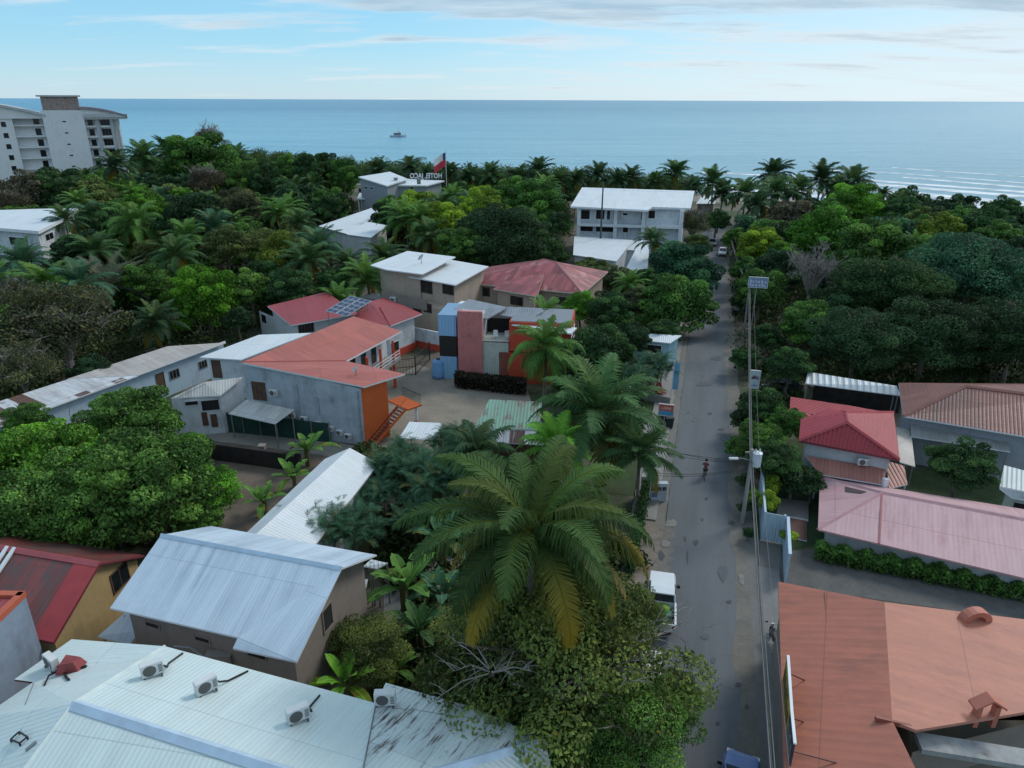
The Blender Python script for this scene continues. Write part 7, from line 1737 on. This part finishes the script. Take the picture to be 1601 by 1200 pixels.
# plants on the street's right side
for x_, y_, w_, z_, cl, lb, k_ in ((1190, 690, 90, 3.0, 'green', 'leafy roadside tree hiding the utility pole foot', 'near'), (1215, 720, 90, 3.2, 'dark', 'dark roadside tree left of the red tile house wall', 'near'), (1195, 640, 84, 3.0, 'dark', 'dark shrub tree below the emblem sign', 'mid'), (1230, 660, 70, 3.2, 'green', 'shrub tree beside the rear part of the red tile roof', 'near'), (1166, 655, 50, 1.6, 'deep', 'low dark shrub at the right street edge', 'bush'), (1152, 700, 44, 1.4, 'green', 'small shrub at the right street edge opposite the cyclist', 'bush'), (1166, 752, 30, 1.0, 'dark', 'low shrub at the kerb just below the white transformer', 'bush'), (1166, 792, 30, 1.0, 'deep', 'low dark shrub around the foot of the utility pole', 'bush'), (1170, 832, 24, .7, 'dark', 'small kerb shrub beside the pale blue gate', 'bush'), (1178, 668, 36, 2.4, 'bright', 'bright shrub top below the power cables', 'bush'), (1240, 752, 70, 2.0, 'deep', 'dark shrub in the garden under the red tile house', 'bush'), (1270, 758, 54, 1.8, 'dark', 'shrub beside the left corner of the pink roof', 'bush'), (1505, 728, 115, 3.6, 'dark', 'dense round mango tree between the pink roof and the old tile roof', 'near'), (1232, 838, 30, 1.2, 'lime', 'lime yellow croton bush behind the blue wall', 'bush'), (1165, 560, 50, 2.2, 'dark', 'dark shrub overhanging the street beside the far end of the right verge', 'mid')):
    tree(k_, x_, y_, w_, z_, cl, lb, name='shrub' if k_ == 'bush' else 'tree', cat='shrub' if k_ == 'bush' else 'tree')
for x_, y_, w_, lb in ((1206, 762, 34, 'lime green bamboo shrub behind the narrow blue wall, farther one'), (1200, 788, 36, 'lime green bamboo shrub behind the narrow blue wall, nearer one'), (1179, 775, 22, 'thin lime shrub between the cables and the narrow blue wall')):
    tree('bamboo', x_, y_, w_, 1.5, 'lime', lb, asp=1.3, name='shrub', cat='shrub')
# clipped hedge in front of the pink building
hA, hB = P(1272, 872, 0), P(1640, 944, 0)
rng = np.random.default_rng(77); n_ = 11000
tq_ = rng.random((n_, 1)); d_ = np.array(hB - hA); s_ = np.array([d_[1], -d_[0], 0]) / np.hypot(d_[0], d_[1])
C_ = np.array(hA) + d_ * tq_ + s_ * rng.uniform(-.55, .55, (n_, 1)) + np.array([0, 0, 1]) * (rng.random((n_, 1)) ** .5) * (1.15 + .2 * np.sin(tq_ * 60))
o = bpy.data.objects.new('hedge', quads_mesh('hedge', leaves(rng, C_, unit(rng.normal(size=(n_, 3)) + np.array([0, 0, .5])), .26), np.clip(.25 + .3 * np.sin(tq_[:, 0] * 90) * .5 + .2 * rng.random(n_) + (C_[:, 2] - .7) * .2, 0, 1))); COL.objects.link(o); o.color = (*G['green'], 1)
tag(o, 'low clipped green hedge along the gravel yard before the pink roof', 'hedge')
# ivy on the mesh fence left of the street
hA, hB = P(1008, 782, 0), P(985, 905, 0); n_ = 6000; tq_ = rng.random((n_, 1)); d_ = np.array(hB - hA); s_ = np.array([1, .1, 0])
C_ = np.array(hA) + d_ * tq_ + s_ * rng.normal(size=(n_, 1)) * .18 + np.array([0, 0, 1]) * rng.random((n_, 1)) ** .8 * 1.9
fr = empty('vine_fence', hA, 'green vine covered mesh fence on the left of the street above the pickup', 'fence')
put(quads_mesh('vines', leaves(rng, C_ - np.array(hA), unit(rng.normal(size=(n_, 3)) + np.array([.8, 0, .3])), .2), np.clip(.3 + .25 * rng.normal(size=n_), 0, 1)), 'vines', fr, color=G['dark'])
mb = MB(); d3 = hB - hA; mb.obox(hA, d3, Vector((-.05, 0, 0)), Vector((0, 0, 1.7))); mb.build('mesh_panel', plain('green_mesh', (.02, .075, .04)), fr)
# dark hedge before the pink house, thicket inside the yard
hA, hB = P(712, 604, 0), P(822, 616, 0); n_ = 5000; tq_ = rng.random((n_, 1)); d_ = np.array(hB - hA)
C_ = np.array(hA) + d_ * tq_ + np.array([.1, 1, 0]) * rng.uniform(-.7, .7, (n_, 1)) + np.array([0, 0, 1]) * rng.random((n_, 1)) ** .6 * 1.7
o = bpy.data.objects.new('hedge', quads_mesh('hedge', leaves(rng, C_, unit(rng.normal(size=(n_, 3)) + np.array([0, 0, .4])), .38), np.clip(.3 + .2 * rng.normal(size=n_), 0, 1))); COL.objects.link(o); o.color = (.05, .045, .03, 1)
tag(o, 'dry dark hedge along the foot of the pink house', 'hedge')
# ---------------------------------------------------------------- middle and far trees, one by one
FAR = [
 # kind, px, py, w, zc, colour, label
 ('mid', 92, 300, 105, 8.5, 'dark', 'dark round tree in front of the apartment tower'),
 ('far', 42, 300, 90, 9, 'rust', 'brownish green tree at the left foot of the apartment tower'),
 ('sparse', 14, 318, 70, 7, 'rust', 'purplish bare tree at the left edge below the apartment tower'),
 ('far', 150, 312, 84, 7, 'olive', 'dull green tree right of the dark tree before the tower'),
 ('mid', 228, 318, 66, 8.5, 'bright', 'bright domed tree between the tower and the dark left woods'),
 ('mid', 287, 308, 40, 8.5, 'bright', 'small bright green crown right of the bright domed tree'),
 ('mid', 318, 258, 130, 10.5, 'green', 'broad tree with bright top on the skyline right of the tower'),
 ('sparse', 322, 285, 70, 9.0, 'rust', 'brown patch of thin crown under the broad skyline tree'),
 ('mid', 380, 282, 76, 9, 'green', 'green tree on the right slope of the broad skyline tree'),
 ('mid', 302, 348, 120, 9, 'deep', 'large blackish green tree in the middle of the left woods'),
 ('mid', 372, 325, 80, 9, 'brown', 'brown olive tree in the middle of the left woods'),
 ('mid', 135, 398, 105, 7.5, 'deep', 'large dark tree right of the white villa'),
 ('mid', 165, 350, 80, 7.5, 'dark', 'dark tree behind the drooping palm of the left woods'),
 ('mid', 352, 385, 86, 8, 'olive', 'olive green tree above the bright round mango'),
 ('bamboo', 438, 405, 88, 6.5, 'yellow', 'yellow green bamboo thicket in the left woods'),
 ('bamboo', 405, 385, 60, 7, 'olive', 'tall olive bamboo left of the yellow bamboo thicket'),
 ('umbrella', 486, 398, 80, 6, 'green', 'dark umbrella tree with bright rim left of the white hall'),
 ('near', 322, 466, 124, 5.6, (.11, .30, .03), 'vivid bright green round mango tree behind the row building'),
 ('mid', 228, 442, 84, 6.5, 'green', 'green tree left of the vivid round mango'),
 ('sparse', 95, 515, 200, 6, 'brown', 'large thin brown green tree over the row building'),
 ('sparse', 18, 478, 110, 6, 'grey', 'dry grey brown tree at the left edge below the villa'),
 ('sparse', 30, 580, 130, 5, 'brown', 'brown leafless thicket tree at the left edge by the row building'),
 ('mid', 150, 590, 90, 3.0, 'deep', 'dark low tree behind the row building'),
 ('mid', 390, 450, 80, 6, 'green', 'green tree right of the vivid round mango'),
 ('mid', 455, 450, 90, 6, 'dark', 'dark tree behind the dark red gable roof'),
 ('mid', 372, 498, 50, 4.5, 'deep', 'small dark tree between the vivid mango and the dark red roof'),
 ('mid', 520, 440, 60, 5.5, 'dark', 'dark tree above the ridge of the dark red roof'),
 ('mid', 418, 282, 62, 10, 'dark', 'tall dark tree with visible trunks, first in the row left of the grey hotel'),
 ('mid', 450, 268, 60, 11, 'green', 'tall tree with visible trunks, second in the row left of the grey hotel'),
 ('mid', 480, 268, 58, 11, 'dark', 'tall tree with visible trunks, third in the row left of the grey hotel'),
 ('mid', 510, 264, 54, 11, 'dark', 'tallest dark tree in the row left of the grey hotel'),
 ('mid', 538, 274, 54, 10, 'green', 'bright topped tree in the row left of the grey hotel'),
 ('mid', 700, 350, 90, 8, 'lime', 'yellow green tree right of the grey hotel palms'),
 ('mid', 752, 332, 95, 8.5, 'lime', 'yellow green spreading tree behind the big dark mango'),
 ('mid', 720, 388, 90, 6.5, 'green', 'green tree behind the tan house roofs'),
 ('big', 790, 374, 160, 7.5, 'deep', 'big dark mango dome behind the maroon roof'),
 ('mid', 850, 392, 90, 6, 'dark', 'dark tree right of the big dark mango dome'),
 ('mid', 840, 318, 100, 9, 'green', 'green tree left of the white three storey building roof'),
 ('mid', 800, 305, 80, 9.5, 'green', 'green tree on the beach side of the big dark mango dome'),
 ('mid', 872, 350, 50, 8, 'dark', 'dark tree touching the left end of the three storey building'),
 ('mid', 925, 428, 70, 4.0, 'olive', 'olive tree in front of the low white blocks'),
 ('mid', 968, 438, 64, 4.0, 'brown', 'brownish tree right of the maroon roof corner'),
 ('near', 720, 468, 90, 3.0, 'olive', 'olive shrub tree in front of the tan house balcony'),
 ('mid', 948, 488, 84, 5, 'dark', 'dark tree at the right corner of the maroon roof house'),
 ('mid', 1000, 470, 70, 4.0, 'brown', 'brown green tree in the grove left of the street'), ('mid', 1010, 440, 60, 4.2, 'dark', 'dark tree in the grove left of the feathery street tree'), ('mid', 985, 462, 64, 3.6, 'olive', 'olive tree above the right corner of the maroon roof'), ('mid', 965, 505, 70, 3.6, 'green', 'green tree in the grove between the maroon house and the kiosk'), ('mid', 1035, 520, 60, 3.0, 'dark', 'dark tree just behind the white kiosk roof'),
 ('mid', 1066, 424, 122, 4.6, 'teal', 'feathery dark wide tree overhanging the far street'),
 ('mid', 1055, 480, 130, 3.8, 'green', 'spreading green tree overhanging the street behind the kiosk'),
 ('mid', 940, 545, 110, 4.6, 'dark', 'dark tree right of the red panelled house'),
 ('mid', 908, 480, 70, 5.0, 'bright', 'bright leafy tree in front of the maroon house wall'),
 ('mid', 985, 528, 70, 3.8, 'deep', 'dark tree left of the street kiosk roof'),
 ('mid', 905, 620, 70, 3.0, 'dark', 'dark tree below the white parapet of the red panelled house'),
 ('sparse', 1085, 352, 60, 6.5, 'brown', 'thin brown tree right of the three storey building'),
 ('far', 1120, 345, 50, 5.0, 'dark', 'dark tree over the far end of the street'), ('mid', 1092, 385, 50, 4.0, 'olive', 'olive tree left of the far end of the street'), ('mid', 1150, 372, 46, 4.5, 'green', 'green tree right of the far end of the street'), ('mid', 1156, 425, 36, 3.0, 'dark', 'small dark tree on the far right verge'), ('mid', 1062, 400, 60, 5.0, 'dark', 'dark tree behind the feathery street tree'),
 ('mid', 1335, 322, 96, 8.5, 'bright', 'brightest green dome among the beach palms right of the street'),
 ('far', 1300, 335, 66, 7.5, 'green', 'green tree left of the brightest dome near the beach'),
 ('far', 1235, 345, 90, 6, 'rust', 'dull brown tree under the tall beach palms right of the street'),
 ('mid', 1285, 372, 130, 7.5, 'bright', 'wide bright green tree in the right grove'),
 ('mid', 1185, 385, 80, 6.5, 'lime', 'bright green tree beside the far right street edge'),
 ('mid', 1222, 400, 60, 6.5, 'bright', 'bright leafy crown behind the blue and white sign'),
 ('mid', 1170, 420, 50, 4.5, 'green', 'green tree left of the blue and white sign'),
 ('bare', 1268, 432, 110, 7.5, 'grey', 'leafless grey tree in the right grove'),
 ('mid', 1360, 392, 130, 8, 'green', 'green tree right of the wide bright one in the right grove'),
 ('mid', 1268, 505, 100, 5.0, 'green', 'leafy green tree behind the blue and white sign posts'),
 ('big', 1390, 450, 170, 8, 'dark', 'large dark tree in the middle of the right grove'),
 ('big', 1520, 425, 190, 9, 'teal', 'huge blue green tree in the right grove'),
 ('big', 1590, 520, 170, 7, 'deep', 'dark tree at the right edge above the old tile roof'),
 ('big', 1450, 520, 170, 6.4, 'deep', 'broad dark tree just behind the old tile roof'),
 ('big', 1340, 530, 150, 6, 'deep', 'broad dark tree just behind the long open shed'),
 ('mid', 1235, 570, 80, 4.5, 'dark', 'dark tree between the emblem sign and the long open shed'),
 ('mid', 1200, 528, 56, 3.4, 'dark', 'dark tree below the blue and white sign'),
 ('far', 1440, 345, 60, 7.5, 'olive', 'olive crown with rusty top near the right beach'),
 ('far', 1470, 362, 80, 7.5, 'yellow', 'yellowish tree near the right beach'),
 ('far', 1540, 355, 90, 7.5, 'dark', 'dark low beach tree near the right edge'),
 ('far', 1590, 350, 70, 7.5, 'deep', 'dark low beach tree cut by the right edge'),
 ('far', 1500, 345, 60, 7.0, 'green', 'green low beach tree between the dark ones on the right shore'),
 ('far', 1560, 375, 80, 7.5, 'green', 'green tree behind the huge blue green one at the right edge'),
 ('mid', 1430, 400, 90, 8, 'green', 'green crown between the large dark tree and the huge blue green one'),
 ('mid', 1160, 470, 40, 3.0, 'dark', 'dark bush tree on the far right verge'),
]
for k_, x_, y_, w_, z_, c_, lb in FAR: tree(k_, x_, y_, w_, z_, c_, lb, asp=1.3 if lb.startswith('vivid') else 1.25 if 'row left of' in lb else 1.0)
MPALM = [('droop', 212, 352, 92, 9.0, 'green', 'palm with long drooping fronds in the left woods'), ('star', 168, 448, 118, 6.5, 'grey', 'grey green star shaped palm in front of the dark left woods'), ('coco', 76, 452, 96, 6.0, 'green', 'palm with a yellow spear left of the star shaped palm'), ('coco', 245, 505, 76, 4.5, 'deep', 'dark palm under the vivid round mango'), ('coco', 575, 440, 84, 5.5, 'green', 'palm in front of the small white and grey block'), ('coco', 545, 415, 60, 6, 'dark', 'dark palm left of the small white and grey block'), ('coco', 635, 345, 76, 8, 'green', 'palm right of the end of the white hall'), ('coco', 672, 372, 70, 7, 'dark', 'palm in the gap behind the tan house roofs'), ('coco', 690, 325, 60, 7.5, 'dark', 'palm below the hotel letters'), ('coco', 852, 497, 70, 5.5, 'green', 'palm against the wall of the maroon roof house'), ('coco', 1020, 378, 52, 8, 'dark', 'palm in front of the sloping white roof block'), ('coco', 102, 345, 56, 9.5, 'dark', 'palm beside the right corner of the white villa'), ('coco', 40, 412, 60, 6, 'deep', 'dark palm in front of the white villa wall'), ('coco', 250, 440, 66, 5, 'dark', 'dark palm between the star shaped palm and the vivid mango'), ('droop', 1405, 322, 50, 8, 'dark', 'windblown palm at the right end of the beach palm row'), ('coco', 470, 350, 56, 8, 'dark', 'palm above the dark umbrella tree'), ('coco', 1430, 385, 50, 7.5, 'green', 'palm rising among the trees of the right grove'), ('coco', 600, 405, 70, 6.5, 'dark', 'palm between the small white block and the tan house roofs'), ('coco', 660, 345, 64, 8.5, 'green', 'full palm behind the palm at the end of the white hall'), ('coco', 150, 395, 70, 8.5, 'dark', 'palm rising from the large dark tree right of the white villa'), ('coco', 275, 400, 70, 9, 'dark', 'palm below the large blackish tree of the left woods'), ('coco', 528, 470, 60, 4.5, 'green', 'low palm just behind the ridge of the dark red roof'), ('coco', 985, 445, 50, 5.5, 'green', 'palm in the grove left of the feathery street tree')]
for k_, x_, y_, w_, z_, c_, lb in MPALM: palm(k_, x_, y_, w_, z_, c_, lb)
# ---- the skyline row of beach palms
SKY = [(180, 258, 44, 13), (225, 246, 46, 12), (262, 236, 44, 13), (291, 240, 40, 12.5), (370, 246, 36, 11), (592, 265, 34, 10), (615, 272, 28, 9.5), (642, 262, 34, 10), (668, 270, 28, 9.5), (705, 268, 30, 10), (733, 276, 34, 9.5), (768, 272, 36, 10), (812, 276, 38, 10), (842, 266, 40, 11), (872, 280, 34, 9.5), (902, 280, 32, 9.5), (934, 272, 36, 10.5), (965, 281, 34, 9.5), (985, 276, 34, 10), (1025, 284, 32, 9.5), (1055, 270, 40, 11), (1082, 290, 30, 8.5), (1115, 284, 44, 10), (1130, 302, 40, 9), (1166, 300, 44, 10), (1186, 318, 44, 8.5), (1210, 272, 46, 12), (1212, 298, 44, 10), (1246, 296, 44, 10), (1284, 278, 48, 11.5), (1308, 292, 36, 10), (1332, 284, 46, 11), (1381, 302, 24, 9), (1480, 330, 26, 5.5)]
names_ = ['beside the apartment tower', 'right of the apartment tower', 'second right of the apartment tower', 'behind the broad skyline tree on its left', 'behind the broad skyline tree on its right', 'above the left end of the grey hotel roof', 'above the middle of the grey hotel roof', 'at the left end of the hotel letters', 'above the hotel letters', 'right of the flag', 'second right of the flag', 'third right of the flag', 'fourth right of the flag', 'tallest between the flag and the three storey building', 'first left of the three storey building', 'above the left corner of the three storey roof', 'above the tall utility pole', 'right of the tall utility pole top', 'above the middle of the three storey roof', 'above the right half of the three storey roof', 'tallest above the right end of the three storey roof', 'short one at the right end of the three storey roof', 'above the bungalow at the end of the street', 'nearer one beside the bungalow', 'first right of the street end', 'short full one right of the street end', 'tallest one right of the street', 'under the tallest one right of the street', 'between the tallest one and the leaning pair', 'tall thin one left of the brightest dome', 'half hidden one left of the brightest dome', 'dark full one above the brightest dome', 'small one right of the brightest dome', 'tiny one on the right shore']
for (x_, y_, w_, z_), nm in zip(SKY, names_): palm('sky', x_, y_ + 3, w_ * 1.28, z_, 'deep' if TR.random() < .6 else 'dark', 'beach coconut palm ' + nm, 'coconut palms along the beach', tilt=.2)
tree('sparse', 328, 222, 56, 14, 'rust', 'thin brownish tree standing above the skyline right of the tower')
# ---------------------------------------------------------------- fillers and undergrowth
def inside(p, poly):
    c = False; n = len(poly)
    for i in range(n):
        a, b_ = poly[i], poly[i - 1]
        if (a.y > p.y) != (b_.y > p.y) and p.x < (b_.x - a.x) * (p.y - a.y) / (b_.y - a.y) + a.x: c = not c
    return c
def region(pts, z): return [P(x, y, z) for x, y in pts]
for x_, y_, r_ in ((1185, 545, 6), (600, 335, 9), (570, 340, 8), (512, 372, 8), (640, 335, 7)): q_ = P(x_, y_, 0); PLACED.append((q_.x, q_.y, r_))
# footprints of buildings to keep clear
BOX = []
for o in list(SC.objects):
    if o.type == 'MESH' and o.parent and any(k in o.name for k in ('roof', 'wall')) and 'palm' not in o.parent.name:
        off = o.parent.location
        xs = [v.co.x + off.x for v in o.data.vertices]; ys = [v.co.y + off.y for v in o.data.vertices]
        if o.data.vertices: BOX.append((min(xs) - 1, max(xs) + 1, min(ys) - 1, max(ys) + 1))
def free(p, r):
    for x0, x1, y0, y1 in BOX:
        if x0 - r * .5 < p.x < x1 + r * .5 and y0 - r * .5 < p.y < y1 + r * .5: return False
    q = p - rpt(p.dot(RD), -1); 
    if -4.0 - r * .45 < q.dot(RN) and (p - rpt(p.dot(RD), 1)).dot(RN) < 1.5 + r * .45 and p.dot(RD) < 230: return False
    return all((p.x - x) ** 2 + (p.y - y) ** 2 > (rr * .62 + r * .5) ** 2 for x, y, rr in PLACED)
WOODS = [
 ('left', region([(-60, 330), (200, 290), (400, 268), (560, 300), (545, 345), (500, 350), (470, 400), (540, 400), (520, 450), (400, 470), (390, 510), (250, 540), (100, 585), (-60, 620)], 4), 'green broadleaf tree in the woods between the apartment tower and the row building', ('dark', 'deep', 'green', 'green', 'olive')),
 ('centre', region([(600, 330), (690, 300), (890, 300), (890, 370), (930, 400), (760, 405), (640, 392), (600, 400)], 4), 'green broadleaf tree in the belt between the grey hotel and the maroon roof', ('dark', 'green', 'lime', 'green')),
 ('beach', region([(190, 275), (400, 255), (560, 272), (700, 285), (900, 292), (1090, 296), (1090, 288), (900, 278), (700, 270), (560, 258), (400, 244), (190, 258)], 3), 'low green tree under the beach palms behind the hotels', ('dark', 'green', 'olive')),
 ('street', region([(930, 420), (1040, 400), (1050, 470), (1010, 520), (900, 600), (905, 480)], 3), 'green broadleaf tree in the plots left of the street behind the kiosk', ('dark', 'deep', 'olive')),
 ('right', region([(1150, 360), (1260, 330), (1420, 330), (1680, 350), (1680, 590), (1400, 575), (1260, 570), (1190, 600), (1165, 480)], 4), 'green broadleaf tree in the grove right of the street', ('dark', 'deep', 'green', 'teal', 'deep')),
]
for nm, poly, lab, cols in WOODS:
    if nm == 'beach': continue
    xs = [p.x for p in poly]; ys = [p.y for p in poly]; step = 8.2
    y = min(ys)
    while y < max(ys):
        x = min(xs)
        while x < max(xs):
            p = Vector((x + TR.uniform(-2, 2), y + TR.uniform(-2, 2), 0)); x += step
            if not inside(p, poly): continue
            dp = depth(p); r = TR.uniform(4.0, 6.0)
            if not free(p, r): continue
            kind = 'mid' if dp < 130 else 'far'; v = TR.choice(LIB[kind]); s = r / v[0]
            zc = TR.uniform(4.0, 6.2) if nm != 'beach' else TR.uniform(2.5, 4.5)
            if nm in ('left', 'centre') and TR.random() < .22:
                root = empty('palm_tree', p, lab.replace('green broadleaf tree', 'coconut palm'), 'palm tree', 'palms of the ' + nm + ' woods'); zc += 2.5; me = TR.choice(PALMS['coco'])[1]; rz = TR.uniform(0, 6.28); s = TR.uniform(.9, 1.15)
                put(TR.choice(PTRUNK), 'trunk', root, (0, 0, zc), (s, s, zc / 8.0), rz); put(me, 'crown', root, (0, 0, zc), (s, s, s), rz, G[TR.choice(('dark', 'green', 'teal'))]); PLACED.append((p.x, p.y, 3)); continue
            root = empty('tree', p, lab, 'tree', 'trees of the ' + nm + ' grove'); rz = TR.uniform(0, 6.28)
            put(v[4], 'trunk', root, (0, 0, zc), (s, s, zc / v[2]), rz); c_ = G[TR.choice(cols)]; j = TR.uniform(.85, 1.15)
            put(v[3], 'crown', root, (0, 0, zc), (s, s, s * TR.uniform(.9, 1.25)), rz, tuple(k * j for k in c_)); PLACED.append((p.x, p.y, r))
        y += step
rng = np.random.default_rng(9); Cs = []
for nm, poly, lab, cols in WOODS:
    xs = [p.x for p in poly]; ys = [p.y for p in poly]; area = (max(xs) - min(xs)) * (max(ys) - min(ys)); n_ = int(area / 3.2)
    for i in range(n_):
        p = Vector((rng.uniform(min(xs), max(xs)), rng.uniform(min(ys), max(ys)), 0))
        if inside(p, poly) and all(not (a < p.x < b_ and c < p.y < d) for a, b_, c, d in BOX): Cs.append((p.x, p.y, rng.uniform(.6, 2.0)))
for x0, y0, x1, y1, k in ((560, 690, 720, 860, 160), (720, 850, 1000, 1150, 160), (480, 980, 700, 1100, 90), (900, 600, 1000, 700, 110), (1195, 600, 1245, 760, 120), (0, 700, 330, 860, 260), (880, 530, 1000, 620, 80), (1430, 690, 1570, 780, 60), (600, 850, 720, 1000, 60)):
    for i in range(k):
        p = P(rng.uniform(x0, x1), rng.uniform(y0, y1), 0)
        if all(not (a < p.x < b_ and c < p.y < d) for a, b_, c, d in BOX): Cs.append((p.x, p.y, rng.uniform(.3, .9)))
Cs = np.array(Cs); m_ = 46
cc = np.repeat(Cs, m_, 0); dd_ = sphere_dirs(rng, len(cc), -.2); ctr = cc * np.array([1, 1, .5]) + dd_ * (cc[:, 2:3] * rng.uniform(.6, 1.2, (len(cc), 1)) * np.array([1.3, 1.3, 1.0]))
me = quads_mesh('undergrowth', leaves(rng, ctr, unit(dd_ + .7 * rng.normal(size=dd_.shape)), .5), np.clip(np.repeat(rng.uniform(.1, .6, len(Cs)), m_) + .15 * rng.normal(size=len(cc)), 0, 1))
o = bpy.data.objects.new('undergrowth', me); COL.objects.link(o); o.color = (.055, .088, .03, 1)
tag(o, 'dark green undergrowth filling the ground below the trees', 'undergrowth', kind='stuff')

nm, poly, lab, cols = WOODS[2]; xs = [p.x for p in poly]; ys = [p.y for p in poly]; rng = np.random.default_rng(31); Bs = []
while len(Bs) < 260:
    p = Vector((rng.uniform(min(xs), max(xs)), rng.uniform(min(ys), max(ys)), 0))
    if inside(p, poly) and all(not (a - 2 < p.x < b_ + 2 and c - 2 < p.y < d + 2) for a, b_, c, d in BOX) and ((p - rpt(p.dot(RD), -1)).dot(RN) < -4 or (p - rpt(p.dot(RD), 1)).dot(RN) > 3): Bs.append((p.x, p.y, rng.uniform(2.2, 4.6)))
Bs = np.array(Bs); m_ = 420; cc = np.repeat(Bs, m_, 0); dd_ = sphere_dirs(rng, len(cc), -.5); ctr = cc * np.array([1, 1, .8]) + dd_ * cc[:, 2:3] * rng.uniform(.5, 1.1, (len(cc), 1))
me = quads_mesh('woodland', leaves(rng, ctr, unit(dd_ + .7 * rng.normal(size=dd_.shape)), .8), np.clip(np.repeat(rng.uniform(.1, .8, len(Bs)), m_) + .15 * rng.normal(size=len(cc)), 0, 1))
o = bpy.data.objects.new('woodland', me); COL.objects.link(o); o.color = (.075, .13, .036, 1)
tag(o, 'low green belt of bushes and small trees under the beach palms', 'woodland', kind='stuff')
